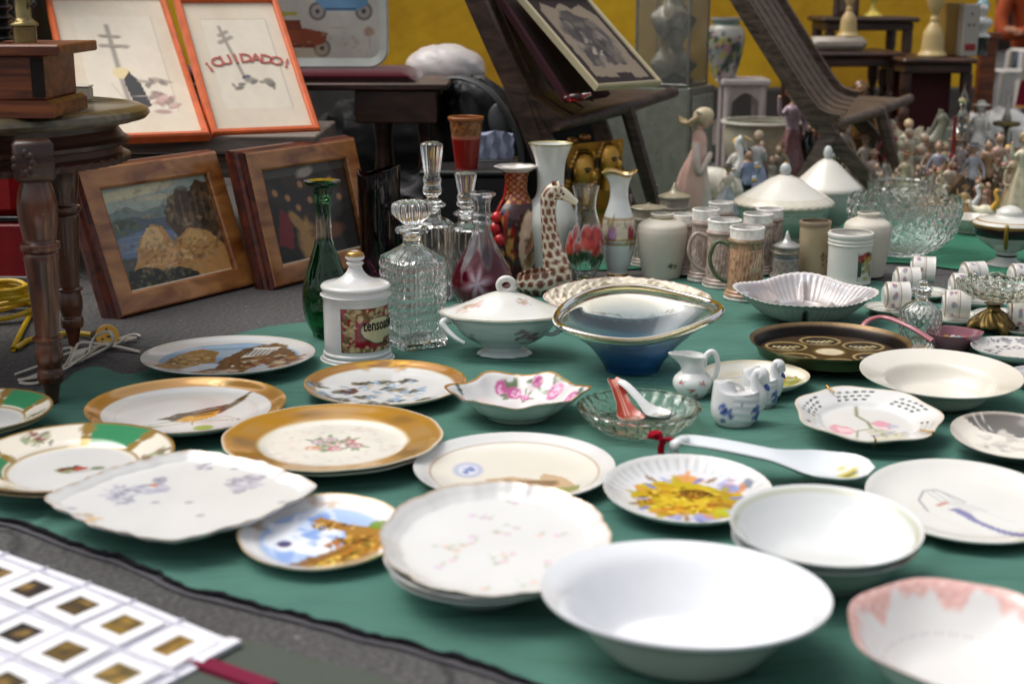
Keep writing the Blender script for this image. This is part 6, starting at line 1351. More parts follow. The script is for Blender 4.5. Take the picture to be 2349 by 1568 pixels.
# --- swan creamers
def swan(xc, yb, wpx, hpx, label):
    p = gp(xc, yb, .005); k = 1/sc(p); W_ = wpx*k; Hh = hpx*k; t = thing('swan_creamer', label, 'creamer', (p.x, p.y+W_*.33, .005), 'blue and white swan creamers')
    rx, ry = W_*.44, W_*.36; bh = Hh*.66
    def pv(T, Z, R, X, Y):
        P = Paint(X/rx, Z/bh, C('#dcdcdc')); 
        for x, y, s_ in ((-.5, .45, .26), (.72, .42, .22)):
            P.spots(x, y, s_, s_, [C('#37509a'), C('#5a70b0'), C('#2c4288')], 22, .05, int(x*10+9), .85)
        P.ell(.15, .72, .06, .035, 0, C('#4a5070'), .8); return P.c
    g = Geo(); feather = lambda T, Z, R: 1+.02*np.sin(Z/bh*30+3*np.cos(T))*((np.cos(T) > -.2))
    lathe(g, vwall(vz(spl([(.62, 0), (.72, .02), (.94, .22), (1.0, .48), (.96, .75), (.90, .98), (.88, 1.0)], 5), bh, 1.0)*np.array([1, 1]), .05), 70, paint=pv, rm=feather, sx=rx, sy=ry, zm=lambda T, R, Z: bh*.22*sstep((Z/bh-.5)/.5)*(np.exp(-(((T-math.pi))/.55)**2)*1.2-.25*np.abs(np.sin(T)))); mesh('body', g, M_CER, t, 60)
    g = Geo(); q = spl([(rx*.78, 0, bh*.45), (rx*.98, 0, bh*.80), (rx*.82, 0, bh*1.08), (rx*.74, 0, Hh*.88), (rx*.84, 0, Hh*.97), (rx*1.04, 0, Hh*.92), (rx*1.18, 0, Hh*.78)], 5); n_ = len(q)
    tube(g, q, [W_*(.15-.075*sstep(np.array([i/n_*1.6]))[0]+.05*math.exp(-((i/n_-.78)/.12)**2)) for i in range(n_)], 12, C('#dcdcdc')); mesh('neck', g, M_CER, t, 60)
    g = Geo(); ball(g, (rx*1.24, 0, Hh*.70), W_*.042, W_*.042, W_*.085, C('#4060b0'), rot=Matrix.Rotation(-.5, 3, 'Y')); mesh('beak', g, M_CER, t, 60)
    g = Geo(); tube(g, spl([(-rx*.5, 0, bh*1.0), (-rx*.35, 0, bh*1.22), (rx*.1, 0, bh*1.12), (rx*.3, 0, bh*.95)], 4), W_*.035, 8, C('#d8d8d4')); mesh('handle', g, M_CER, t, 60)
    return t
swan(1692, 985, 130, 128, 'white and blue swan creamer nearer the spoon dish')
swan(1745, 942, 100, 108, 'white and blue swan creamer half hidden behind the other')

# --- crystal liqueur decanter at right
u = Up(2112, 800, 642, 98, .55)
t = thing('crystal_decanter', 'small round shouldered crystal decanter with a square stopper near the pink dish', 'decanter', u.loc, 'cut crystal decanters')
rm = lambda T, Z, R: 1-.04*(np.abs((((T*10/math.pi+Z*55) % 1)-.5)*2)+np.abs((((T*10/math.pi-Z*55) % 1)-.5)*2))*(Z < .66*u.h)
outer = vz(spl([(.72, 0), (.76, .01), (.90, .10), (1.0, .28), (1.02, .44), (.96, .54), (.74, .62), (.42, .68), (.30, .71), (.30, .76), (.42, .775), (.40, .79)], 5), u.h, u.R)
g = Geo(); lathe(g, vwall(outer, .003, .012), 200, rm=rm); mesh('body', g, M_CRYST, t, 18)
stopper(t, u, spl([(.001, .72), (.2, .72), (.24, .79), (.46, .82), (.48, .87), (.36, .90), (.20, .92), (.24, .96), (.15, 1.0), (.001, 1.0)], 3), 8, .10, .79, .92)

# --- pink dish with loop handle and sweets
c = gp(2180, 790, .012); k = 1/sc(c); t = thing('pink_bowl', 'rose pink glazed bowl with a tall arched handle', 'bowl', (c.x, c.y, .005))
g = Geo(); lathe(g, vwall(vz(spl([(.55, 0), (.60, .01), (.84, .5), (1.0, 1.0)], 5), .030, 58*k), .003), 60, col=C('#8f5a66'), rm=lambda T, Z, R: 1+.28*np.exp(-(T/.45)**2)+.28*np.exp(-((T-2*math.pi)/.45)**2)); mesh('body', g, M_CER, t, 50)
g = Geo(); q = [tuple(gp(x, y, z)-Vector((c.x, c.y, .005))) for x, y, z in ((2140, 782, .028), (2085, 748, .045), (2030, 728, .05), (1992, 735, .045), (1975, 758, .03), (1985, 775, .008))]; tube(g, spl(q, 6), .007, 12, C('#a8646c'), flat=.6); mesh('handle', g, M_CER, t, 60)
for i, (x, y, cc, nm) in enumerate(((2170, 772, '#d8b030', 'yellow'), (2186, 772, '#dcd8d2', 'white'), (2202, 774, '#3f9aa8', 'turquoise'), (2214, 773, '#c02a20', 'red'))):
    w_ = gp(x, y, .026); g = Geo(); ball(g, (0, 0, 0), .006, .005, .0045, C(cc), 6, 10); tube(g, [(-.010, 0, 0), (-.005, 0, 0)], [.004, .0012], 8, C(cc)); tube(g, [(.005, 0, 0), (.010, 0, 0)], [.0012, .004], 8, C(cc))
    o = mesh('wrapped_sweet', g, M_PLAST, None, 60, loc=(w_.x, w_.y, .0245)); tag(o, nm+' wrapped sweet in the pink bowl', 'sweet', 'sweets in the pink bowl')

# --- brass stand with crystal dish
u = Up(2282, 770, 706, 128, .4)
t = thing('brass_stand', 'ornate brass base with leafy feet carrying a crystal dish', 'stand', u.loc)
g = Geo(); lathe(g, vz(spl([(.001, .30), (.70, .30), (.78, .42), (.62, .62), (.40, .82), (.24, .95), (.22, 1.1), (.34, 1.2), (.001, 1.2)], 6), u.h, u.R), 90, col=C('#5c4a24', .75), rm=lambda T, Z, R: 1+.07*np.sin(T*5)+.035*np.sin(T*17+Z*300)); mesh('base', g, M_METAL, t, 50)
for kk in range(4):
    a = math.radians(-80+90*kk); d = Vector((math.cos(a), math.sin(a), 0)); g = Geo(); tube(g, spl([d*u.R*.5+Vector((0, 0, .42*u.h)), d*u.R*.8+Vector((0, 0, .34*u.h)), d*u.R*.92+Vector((0, 0, .12*u.h)), d*u.R*1.02+Vector((0, 0, .02*u.h))], 4), [.011, .011, .010, .010, .009, .008, .008, .007, .006, .005, .005, .004, .004][:13], 8, C('#5c4a24', .75)); mesh('foot', g, M_METAL, t, 60)
g = Geo(); R = 105*u.k; lathe(g, vwall(vz(spl([(.12, 0), (.30, .10), (.72, .35), (.95, .75), (1.0, 1.0)], 6), .036, R), .004, .006), 160, rm=lambda T, Z, R_: 1-.05*np.abs(np.sin(T*14))*np.abs(np.sin(R_*260)), zm=lambda T, R_, Z: .004*np.cos(T*9)*sstep((Z/.036-.5)/.5))
o = mesh('crystal_dish', g, glass('yellowish_cut_crystal', (.98, .97, .88), .01, 1.5, .5, 80), None, 25, loc=(u.x+.012, u.Y, .005+u.h*1.21)); tag(o, 'wavy cut crystal dish lying on the brass stand', 'dish')
# --- little cups lying on their sides on saucers
def cup_bm(t, R, L, paintseed=0):
    def pv(T, Z, R_, X, Y):
        z = Z/L; P = Paint(T, z*3, C('#dcd8d2'))
        for zz, cc in ((.10, '#8a7a68'), (.62, '#8a7a68')): P.mask(np.clip((.035-np.abs(z-zz))/.012, 0, 1), C(cc), .9)
        P.mask(np.clip((.012-np.abs(z-.17))/.006, 0, 1), C('#b8a890'), .8); P.mask(np.clip((.012-np.abs(z-.55))/.006, 0, 1), C('#b8a890'), .8)
        for i in range(7): a = i*.9; P.spots(a, 1.1, .18, .3, [C('#b0505c'), C('#7a9ab4'), C('#8a2c3c'), C('#8d8478')], 6, .13, i+paintseed, .85, 1.5)
        return P.c
    g = Geo(); lathe(g, vwall(vz(spl([(.55, 0), (.62, .01), (.62, .04), (.92, .10), (1.0, .16), (1.0, .16), (1.0, .80), (1.03, 1.0)], 4), L, R), .0016), 56, paint=pv); return mesh('cup_body', g, M_CER, t, 45)
def cup(px, py, wpx, yaw, label, seed, z0=.012):
    p = gp(px, py, .005+z0); k = 1/sc(p); R = wpx*.5*k; L = R*1.85
    t = thing('espresso_cup', label, 'cup', (0, 0, 0), 'patterned espresso cups lying on their saucers')
    b = cup_bm(t, R, L, seed); hg = Geo(); q = [(R*.98*0+R*.95, 0, L*.75), (R*1.45, 0, L*.72), (R*1.5, 0, L*.40), (R*.95, 0, L*.28)]; tube(hg, spl(q, 5), .0018, 8, C('#d8d4cc')); mesh('handle', hg, M_CER, t, 60)
    # lay on its side: local z (axis) -> horizontal, foot towards yaw
    t.matrix_world = Matrix.Translation((p.x, p.y, .005+z0+R*1.03)) @ Matrix.Rotation(yaw, 4, 'Z') @ Matrix.Rotation(math.radians(90), 4, 'Y') @ Matrix.Rotation(math.radians(55), 4, 'Z') @ Matrix.Translation((0, 0, -L/2))
    return p, R
def saucer(px, py, wpx, label):
    def f(P): P.ring(.70, .78, C('#8a7a68'), .8); P.ring(.93, .97, C('#8a7a68'), .6); P.spots(0, 0, .95, .95, [C('#b0606c'), C('#8aa0b4')], 20, .05, 3, .6)
    dish('saucer', label, 'saucer', px, py, wpx, .010, f, 'coupe', hpx=wpx*.28, base=C('#cfd0c6'), group='patterned saucers', rings=24, seg=80, under=C('#bfc4ba'), th=.002)
cups = [(2046, 700, 62, .32, 'front cup of the left trio'), (2070, 664, 60, .32, 'middle cup of the left trio'), (2108, 640, 60, .1, 'rear cup of the left trio'), (2184, 722, 66, .12, 'nearest cup beside the small decanter'), (2198, 678, 60, .3, 'second cup behind the small decanter'), (2222, 648, 56, .5, 'farthest cup left of the crystal dish'), (2332, 652, 56, .4, 'cup peeping over the crystal dish at the right edge'), (2335, 742, 68, .15, 'cup behind the brass stand at the right edge')]
for i, (x, y, w_, yaw, lb) in enumerate(cups):
    cup(x+6, y+8, w_, yaw-.35, 'white espresso cup on its side, '+lb, i)
for x, y, w_, lb in ((2042, 708, 116, 'saucer under the front cup of the left trio'), (2095, 722, 100, 'empty saucer behind the small decanter'), (2190, 728, 136, 'saucer under the nearest cup beside the small decanter'), (2300, 724, 130, 'saucer behind the brass stand'), (2245, 690, 110, 'saucer under the crystal dish edge'), (2350, 756, 110, 'saucer under the cup at the right edge'), (2120, 672, 120, 'saucer under the rear cups of the left trio')):
    saucer(x, y, w_, 'small patterned '+lb)
# ================================================================== GIRAFFE PLANTER
u = Up(1246, 680, 422, 134, .5); K = u.k; t = thing('giraffe_planter', 'ceramic giraffe planter with brown spots, long neck up and its back hollow', 'planter', u.loc)
def L(x, y): return ((x-1246)*K, (680-y)*K)       # picture plane -> local x, z (metres)
def spots(X, Z, dark='#6d3a26'):
    P = Paint(X, Z, C('#dcd2bc')); r = random.Random(5)
    cell = .0145; ix = np.floor(X/cell+.5*(np.floor(Z/(cell*1.15)) % 2)); iz = np.floor(Z/(cell*1.15)); fx = X/cell+.5*(iz % 2)-ix-.5; fz = Z/(cell*1.15)-iz-.5
    P.mask((.44+.05*np.sin(ix*3.1+iz*1.7)-np.hypot(fx*1.05, fz*.9))/.08, C(dark), 1); return P
g = Geo()
def pv(T, Z, R, X, Y):
    P = spots(T/(2*math.pi)*.0145*16, Z*1.0); ins = (R < .82*60*K*.9) & (Z > .012); return P.c
lathe(g, vwall(vz(spl([(.62, 0), (.72, .02), (.96, .25), (1.0, .5), (.92, .85), (.88, 1.0)], 5), 52*K, 1.0*60*K), .004, .008), 80, paint=pv, sy=.72, loc=(-.006, 0, 0), zm=lambda T, R, Z: 26*K*np.exp(-(T/.9)**2)*(Z > 20*K)+26*K*np.exp(-((T-2*math.pi)/.9)**2)*(Z > 20*K)-10*K*np.exp(-((T-math.pi)/.9)**2)*(Z > 30*K))
P = [(1284, 668, 30), (1280, 640, 33), (1277, 618, 32), (1272, 593, 28), (1265, 568, 22.5), (1261, 540, 19), (1258, 510, 17.5), (1257, 480, 18), (1259, 458, 19.5), (1268, 446, 20), (1282, 448, 17), (1298, 456, 12.5), (1311, 465, 9), (1322, 471, 6)]
S = spl([(L(x, y)[0], 0, L(x, y)[1]) for x, y, _ in P], 6); RR = np.interp(np.linspace(0, len(P)-1, len(S)), range(len(P)), [r*K for *_, r in P])
g2 = Geo(); tube(g2, S, list(RR), 28, C('#dcd2bc'), up=(0, 1, 0)); V = g2.v[0]; ang = np.tile(np.arange(28)*2*math.pi/28, len(S)); arc = np.repeat(np.r_[0, np.cumsum(np.linalg.norm(np.diff(S, axis=0), axis=1))], 28); pc = spots(ang/(2*math.pi)*.0145*8, arc); pc.mask(((V[:, 0] > L(1290, 0)[0]) & (V[:, 2] > L(0, 480)[1])).astype(float), C('#d8cfb8'), .95); g2.c[0] = pc.c
g.add(V, g2.f, pc.c); mesh('body', g, M_CER, t, 60)
for s_ in (-1, 1):
    g = Geo(); x, z = L(1268, 436); tube(g, [(x, s_*.006, z), (x+.001, s_*.008, z+12*K)], [.0034, .0044], 8, C('#6d3024')); mesh('horn', g, M_CER, t, 60)
    g = Geo(); x, z = L(1284, 438); ball(g, (x-.004, s_*.016, z+.002), .004, .008, .011, C('#d8cdb4'), rot=Matrix.Rotation(-.5*s_, 3, 'X')); mesh('ear', g, M_CER, t, 60)
    g = Geo(); x, z = L(1290, 449); ball(g, (x, s_*.0135, z), .0026, .0016, .0026, C('#3c2a22'), 6, 8); mesh('eye', g, M_CER, t, 60)

# ================================================================== GOLD HEADS
u = Up(1365, 575, 322, 130, .3); K = u.k; t = thing('gilded_ornament', 'gold ornament with two headdressed ancient heads in profile before a tilted gold panel', 'ornament', u.loc+Vector((0, .04, 0)))
h = u.h; GD = C('#a87c2c', .7)
g = Geo(); prism(g, [(-65*K, 0), (62*K, 0), (66*K, h*.985), (-62*K, h*.93)], -.006, .006, GD, Matrix.Translation((0, .03, 0)) @ Matrix.Rotation(math.pi/2, 4, 'X')); mesh('back_panel', g, M_METAL, t, 0)
M_GOLDF = painted('worn_gold_paint', .42, .5, .1, bump=.2, bscale=160, mottle=.12, mscale=50)
def pharaoh(cx, cz, s, yaw, name):
    M_ = Matrix.Translation((cx, -.005, cz)) @ Matrix.Rotation(yaw, 4, 'Z')
    g = Geo()
    ring_ = []
    g1 = Geo(); ball(g1, (0, -.004*0, 0), .030*s, .030*s, .040*s, C('#b5892f', .3), 16, 24)
    V = g1.v[0]; f = V[:, 1] < 0
    V[:, 0] *= 1-.22*np.clip(-V[:, 2]/(.04*s), 0, 1); V[:, 1] *= 1-.10*np.clip(-V[:, 2]/(.04*s), 0, 1)
    ball(g1, (0, -.032*s, -.006*s), .0055*s, .010*s, .011*s, C('#c2953a', .3), 8, 10); ball(g1, (0, -.0285*s, -.019*s), .011*s, .006*s, .0035*s, C('#8a5c20', .2), 6, 10); ball(g1, (0, -.026*s, -.024*s), .009*s, .005*s, .003*s, C('#a87c2c', .65), 6, 10); ball(g1, (0, -.022*s, -.034*s), .010*s, .008*s, .007*s, C('#b5892f', .65), 6, 10)
    for q in (-1, 1): ball(g1, (q*.012*s, -.0265*s, .004*s), .008*s, .0035*s, .0038*s, C('#1c1208'), 6, 10); tube(g1, [(q*.020*s, -.023*s, .009*s), (q*.012*s, -.0285*s, .0115*s), (q*.004*s, -.0285*s, .009*s)], .0022*s, 6, C('#241808')); ball(g1, (q*.031*s, -.004*s, 0), .004*s, .005*s, .009*s, GD, 6, 8)
    tube(g1, [(0, 0, -.035*s), (0, .002*s, -.075*s)], [.016*s, .022*s], 16, C('#b5892f', .65))
    g1.xf(M_); mesh('face', g1, M_GOLDF, t, 60)
    g1 = Geo(); n = 26; R = []
    for i in range(n+1):
        v = i/n; z = .050*s-v*.13*s; w = (.016+.016*math.sin(min(v*4.0, 1.57)) + .028*v**1.5)*s; row = []
        for j in range(25):
            a = -math.pi*.5+math.pi*1.0*j/24; a = math.radians(-8)+math.radians(196)*j/24
            row.append((w*1.05*math.cos(a), w*.80*math.sin(a)+.006*s, z))
        for j in range(24, -1, -1):
            a = math.radians(-8)+math.radians(196)*j/24; row.append(((w-.004*s)*1.02*math.cos(a), (w-.005*s)*.80*math.sin(a)+.006*s, z))
        R.append(row)
    V, F = ring_mesh(np.array(R), True, True, True); st = (np.sin(V[:, 2]/s*620) > .1)[:, None]; c = np.where(st, C('#b88c34', .7), C('#1e1810', .2)); g1.add(V, F, c)
    g1.xf(M_); mesh('headdress', g1, M_GOLDF, t, 60)
    g1 = Geo(); tube(g1, [(0, -.030*s, .030*s), (0, -.036*s, .040*s), (0, -.030*s, .048*s)], .004*s, 8, GD); g1.xf(M_); mesh('serpent', g1, M_METAL, t, 60)
pharaoh(-24*K, h*.70, 1.0, math.radians(38), 'a'); pharaoh(32*K, h*.80, .9, math.radians(48), 'b')
g = Geo(); lathe(g, vz(spl([(.001, 0), (.9, 0), (.95, .05), (.5, .2), (.42, .32), (.6, .36), (.001, .36)], 3), h, 50*K), 24, col=GD, sy=.5); mesh('base', g, M_METAL, t, 40)
for x, z in ((-50*K, h*.955), (-22*K, h*.985)):
    g = Geo(); lathe(g, [(.008, -.004), (.013, -.002), (.015, .004), (.011, .010), (.001, .012)], 20, col=C('#8a5c2c', .6), loc=(x, .03, z)); mesh('knob', g, M_METAL, t, 60)

# ================================================================== SLATTED FOLDING CHAIRS
def slat_chair(near, Yn, wv, label, n=5, wood_=None, sw=.045, legs=None, bar=None):
    t = thing('slatted_chair', label, 'chair', (yp(near[2][0], 784, Yn).x, Yn, 0), 'folding slatted wooden chairs'); O_ = Vector(t.location); wv = Vector(wv)
    P = spl([tuple(yp(x, y, Yn)-O_) for x, y in near], 6)
    W = wv.length; wn = wv.normalized()
    for k in range(n):
        f = (k+.5)/n; off = wn*(W*f); g = Geo(); R = []
        for i, p in enumerate(P):
            p = Vector(p); tn = (Vector(P[min(i+1, len(P)-1)])-Vector(P[max(i-1, 0)])).normalized(); nn = tn.cross(wn).normalized()
            hw = wn*(W/n*.40); th_ = nn*.006
            c0 = p+off; R.append([tuple(c0-hw-th_), tuple(c0+hw-th_), tuple(c0+hw+th_), tuple(c0-hw+th_)])
        V, F = ring_mesh(np.array(R), True, True, True); g.add(V, F); mesh('slat', g, wood_, t, 25)
    for off in (wn*0.0-wn*.012, wn*W+wn*.012):
        g = Geo(); R = []
        for i, p in enumerate(P):
            p = Vector(p); tn = (Vector(P[min(i+1, len(P)-1)])-Vector(P[max(i-1, 0)])).normalized(); nn = tn.cross(wn).normalized(); c0 = p+off-nn*.0
            R.append([tuple(c0-wn*.010-nn*.022), tuple(c0+wn*.010-nn*.022), tuple(c0+wn*.010+nn*.022), tuple(c0-wn*.010+nn*.022)])
        V, F = ring_mesh(np.array(R), True, True, True); g.add(V, F); mesh('side_rail', g, wood_, t, 25)
        for a, b in legs:
            A_ = yp(a[0], a[1], Yn)-O_+off; B_ = yp(b[0], b[1], Yn)-O_+off
            if b[2] is not None: B_ = A_+(B_-A_)*(A_.z/(A_.z-B_.z))
            g = Geo(); d = (B_-A_).normalized(); s_ = d.cross(wn).normalized(); R = []
            for c0 in (A_, B_): R.append([tuple(c0-wn*.010-s_*.02), tuple(c0+wn*.010-s_*.02), tuple(c0+wn*.010+s_*.02), tuple(c0-wn*.010+s_*.02)])
            V, F = ring_mesh(np.array(R), True, True, True); g.add(V, F); mesh('leg', g, wood_, t, 0)
    g = Geo(); q = Vector(P[-1]); e = yp(*bar)-O_; tube(g, [tuple(q-wn*.03), tuple(q+(e-q)*.5+Vector((0, 0, -.006))), tuple(e)], [.013, .016, .014], 10); mesh('cross_bar', g, wood_, t, 60)
    g = Geo(); tube(g, [tuple(q+(e-q)*.55), tuple(q+(e-q)*.55+Vector((.10, .05, 0))-Vector((0, 0, (q+(e-q)*.55).z)))], .018, 6); mesh('leg', g, wood_, t, 20)
    g = Geo(); e2 = q+wn*W; prism_ = [tuple(q), tuple(e), tuple(e2+Vector((0, 0, .012)))]; g.add(prism_+[(x, y, z-.012) for x, y, z in prism_], [(0, 1, 2), (5, 4, 3), (0, 3, 4, 1), (1, 4, 5, 2), (2, 5, 3, 0)]); mesh('seat_board', g, wood_, t, 0)
    return t
slat_chair([(1086, -25), (1190, 205), (1235, 252), (1285, 283)], 3.30, (.15, .42, .040), 'dark slatted folding chair holding the cream framed engraving', 5, M_CHAIRW, legs=[((1185, 195), (1245, 360, 0)), ((1130, 80), (1258, 330, None))], bar=(1547, 211, 3.72))
slat_chair([(1682, -30), (1760, 95), (1850, 235), (1885, 268), (1925, 279)], 3.95, (.12, .30, .038), 'grey brown slatted folding chair with bare slats before the dark tables', 5, M_SLATW, legs=[((1860, 255), (1985, 400, 0)), ((1920, 278), (1850, 400, 0))], bar=(2088, 226, 4.25))
# framed engraving on the chair
def chairpic(BL, BR, TL, label, border, inner, pf, bw):
    M_, W, H, a = lean_frame(BL, BR, TL); t = thing('picture_frame', label, 'picture'); t.matrix_world = M_ @ Matrix.Translation((0, 0, .03))
    g = Geo(); rect_sweep(g, W, H, [(.004, -.010), (0, -.010), (0, .004), (bw*.5, .007), (bw, .003), (bw, -.002)], C(border)); g.add([(.004, .004, -.009), (W-.004, .004, -.009), (W-.004, H-.004, -.009), (.004, H-.004, -.009)], [(3, 2, 1, 0)], C('#3a2c24')); mesh('frame', g, M_MAT, t, 20)
    g = Geo(); panel(g, bw*.9, bw*.9, W-bw*.9, H-bw*.9, -.001, 70, 110, pf); mesh('print', g, M_PRINT, t, 0); return t
def pf(u_, v_):
    P = Paint(u_, v_, C('#2c2024')); P.poly([(.12, .10), (.45, .07), (.47, .12), (.70, .12), (.72, .06), (.93, .06), (.93, .80), (.80, .93), (.62, .87), (.50, .95), (.36, .88), (.20, .95), (.12, .84)], C('#8a7c6c'), 1, .012)
    P.poly([(.22, .20), (.40, .28), (.55, .20), (.74, .22), (.80, .45), (.68, .62), (.78, .78), (.58, .80), (.42, .86), (.28, .72), (.24, .50)], C('#4a4644'), 1, .05, 4); P.spots(.5, .5, .30, .3, [C('#4c4848'), C('#6d655c'), C('#38343a'), C('#8a7f74')], 90, .04, 4, .7, 2.5); P.spots(.45, .42, .12, .1, [C('#a89c90')], 14, .014, 6, .8); return P.c
chairpic(yp(1352, 224, 3.26), yp(1502, 213, 3.50), (1172, 12), 'cream edged frame with a dark scalloped engraving leaning on the chair', '#b3a888', '#2c2024', pf, .010)
def pf(u_, v_):
    P = Paint(u_, v_, C('#1c1016')); P.spots(.5, .5, .4, .4, [C('#2c1820'), C('#241418')], 20, .1, 4, .7); return P.c
chairpic(yp(1278, 250, 3.27), yp(1378, 236, 3.50), (1105, -12), 'dark maroon picture frame behind the cream edged one on the chair', '#38141c', '#1c1016', pf, .016)
w_ = yp(1322, 230, 3.24); g = Geo(); MRG = glass('red_glass', (.85, .03, .06), .05); ball(g, (0, 0, 0), .022, .014, .010); ball(g, (-.020, -.004, -.003), .012, .010, .008); tube(g, [(.015, 0, .002), (.034, 0, .008)], [.008, .003], 10)
o = mesh('red_glass_ornament', g, MRG, None, 60, loc=(w_.x, w_.y+.01, w_.z+.006)); tag(o, 'small bright red glass ornament on the seat of the dark chair', 'ornament')

# ================================================================== BAGS AND DRINK BEHIND THE DECANTERS
def blob(name, label, cat, c, rx, ry, rz, col, mat, seed=1, amp=.12, base=0.0, n=40, m=56, parent=None, sharp=1.6):
    g = Geo(); R = []
    for i in range(n+1):
        a = -math.pi/2+math.pi*i/n
        for_ = []
        for j in range(m):
            b = 2*math.pi*j/m; x, y, z = math.cos(a)*math.cos(b), math.cos(a)*math.sin(b), math.sin(a); for_.append((x, y, z))
        R.append(for_)
    R = np.array(R); V, F = ring_mesh(R, True, True, True)
    nz = 1-amp*np.abs(wav(V[:, 0]*1.3+V[:, 2], V[:, 1]*1.3-V[:, 2]*.7, sharp, seed))*1.5+amp*.5*wav(V[:, 0]+V[:, 2], V[:, 1], 3, seed+3)
    V = V*nz[:, None]*np.array([rx, ry, rz]); V[:, 2] = np.maximum(V[:, 2], -rz*.8)
    g.add(V, F, col); o = mesh(name, g, mat, parent, 60, loc=c)
    if parent is None: tag(o, label, cat)
    return o
M_NYLON = painted('black_nylon', .5, .4, 0, bump=.2, bscale=300, mottle=.12)
M_POLY = painted('white_plastic_film', .35, .4, 0, bump=.3, bscale=25, mottle=.05)
q = yp(1022, 215, 4.0); blob('plastic_bag', 'bulging white plastic bag behind the dark bench', 'bag', (q.x, 4.0, .375), .115, .10, .075, C('#c9c2c0'), M_POLY, 3, .05, sharp=.95); 
bp_ = thing('backpack', 'black and grey backpack slumped behind the red drink', 'backpack', (yp(1085, 300, 3.75).x, 3.75, 0))
blob('main_body', '', '', (0, 0, .19), .13, .11, .19, C('#16171a'), M_NYLON, 5, .08, parent=bp_)
g = Geo(); tube(g, spl([(-.10, -.03, .36), (-.02, -.08, .375), (.06, -.11, .33), (.12, -.11, .22), (.13, -.10, .10)], 6), .018, 10, C('#4a4d50'), flat=.35); mesh('shoulder_strap', g, M_NYLON, bp_, 60)
g = Geo(); ball(g, (.07, -.085, .27), .03, .02, .045, C('#6a6a6c')); mesh('side_pocket', g, M_NYLON, bp_, 60)
q = yp(1000, 500, 3.45); blob('shade_mound', 'crumpled black tarpaulin lying in the dark behind the decanters', 'tarpaulin', (q.x, 3.50, .03), .26, .20, .14, C('#121214'), M_NYLON, 8, .15)  # black mass put in for the deep shade behind the decanters
q = yp(880, 350, 4.1); blob('dark_heap', 'dark sacking heaped in the shadow under the padded bench', 'sack', (q.x, 4.25, .10), .26, .10, .20, C('#0d0c0c'), M_MAT, 5, .14)  # added so the gap behind the bench legs reads dark
q = yp(1330, 420, 3.75); cs = thing('suitcase', 'black suitcase in the dark under the seat of the picture chair', 'suitcase', (q.x+.0, 3.86, 0))  # black box put where there is only shade beneath the chair
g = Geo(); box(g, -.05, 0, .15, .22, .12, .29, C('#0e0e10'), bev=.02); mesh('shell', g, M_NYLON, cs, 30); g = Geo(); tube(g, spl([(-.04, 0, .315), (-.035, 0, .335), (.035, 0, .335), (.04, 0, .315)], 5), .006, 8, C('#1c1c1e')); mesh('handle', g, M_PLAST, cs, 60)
q = yp(1075, 640, 3.22); cr = thing('crate', 'low black crate that carries the red drink', 'crate', (q.x+.01, 3.26, 0))
g = Geo(); box(g, 0, 0, .095, .22, .15, .188, C('#131315'), bev=.006); mesh('box', g, M_PLAST, cr, 30); g = Geo(); box(g, 0, 0, .1955, .235, .165, .012, C('#1d1d1f'), bev=.004); mesh('rim', g, M_PLAST, cr, 30)
q = yp(1070, 384, 3.22); k = 1/sc(q); H_ = yp(1070, 268, 3.22).z-.2025
cp = thing('drink_cup', 'plastic cup of red drink with a brown chilli crusted rim', 'cup', (q.x, 3.22, .2025))
def pv(T, Z, R, X, Y):
    z = Z/H_; P = Paint(T, z*3, C('#8a1408')); P.mask(((z > .58)).astype(float), C('#8a5a3c'), 1)
    P.spots(3.1, 2.4, 3.4, .5, [C('#5a2c14'), C('#a87038'), C('#7a4018'), C('#b88048')], 130, .10, 4, .85); P.mask(((z > .58) & (z < .64)).astype(float), C('#c07058'), .8); P.mask((z > .93).astype(float), C('#a8642c'), .9); return P.c
MC = painted('drink_plastic', .25, .5, .2, trans=.15, metal_attr=False)
g = Geo(); lathe(g, vz(spl([(.001, 0), (.62, 0), (.64, .01), (.82, .55), (.92, .85), (.96, .93), (1.02, .95), (1.02, 1.0), (.90, 1.0), (.85, .92), (.001, .90)], 5), H_, 40*k), 48, paint=pv, rm=lambda T, Z, R: 1+.02*np.sin(T*11+Z*200)*(Z > .85*H_)); mesh('cup_body', g, MC, cp, 40)
q = yp(1135, 385, 3.42); g = Geo(); R = []
for i in range(7): R.append([(-.045+.09*j/11+.003*math.sin(i*2+j), .004*math.sin(j*1.9+i*.4), .20+.062*i/6*(1-.1*math.sin(j*.7))) for j in range(12)]+[(-.045+.09*j/11, .02+.003*math.sin(j), .20+.058*i/6) for j in range(11, -1, -1)])
V, F = ring_mesh(np.array(R), True, True, True); g.add(V, F, C('#9aa0b8')); o = mesh('paper_bag', g, M_PRINT, None, 40, loc=(q.x, 3.42, -.0)); tag(o, 'pale blue paper bag standing behind the red drink', 'bag')
g = Geo(); box(g, 0, 0, .1, .12, .08, .2, C('#151517'), bev=.004); o = mesh('box', g, M_PLAST, None, 0, loc=(q.x, 3.44, 0)); tag(o, 'small black box under the pale blue paper bag', 'box')

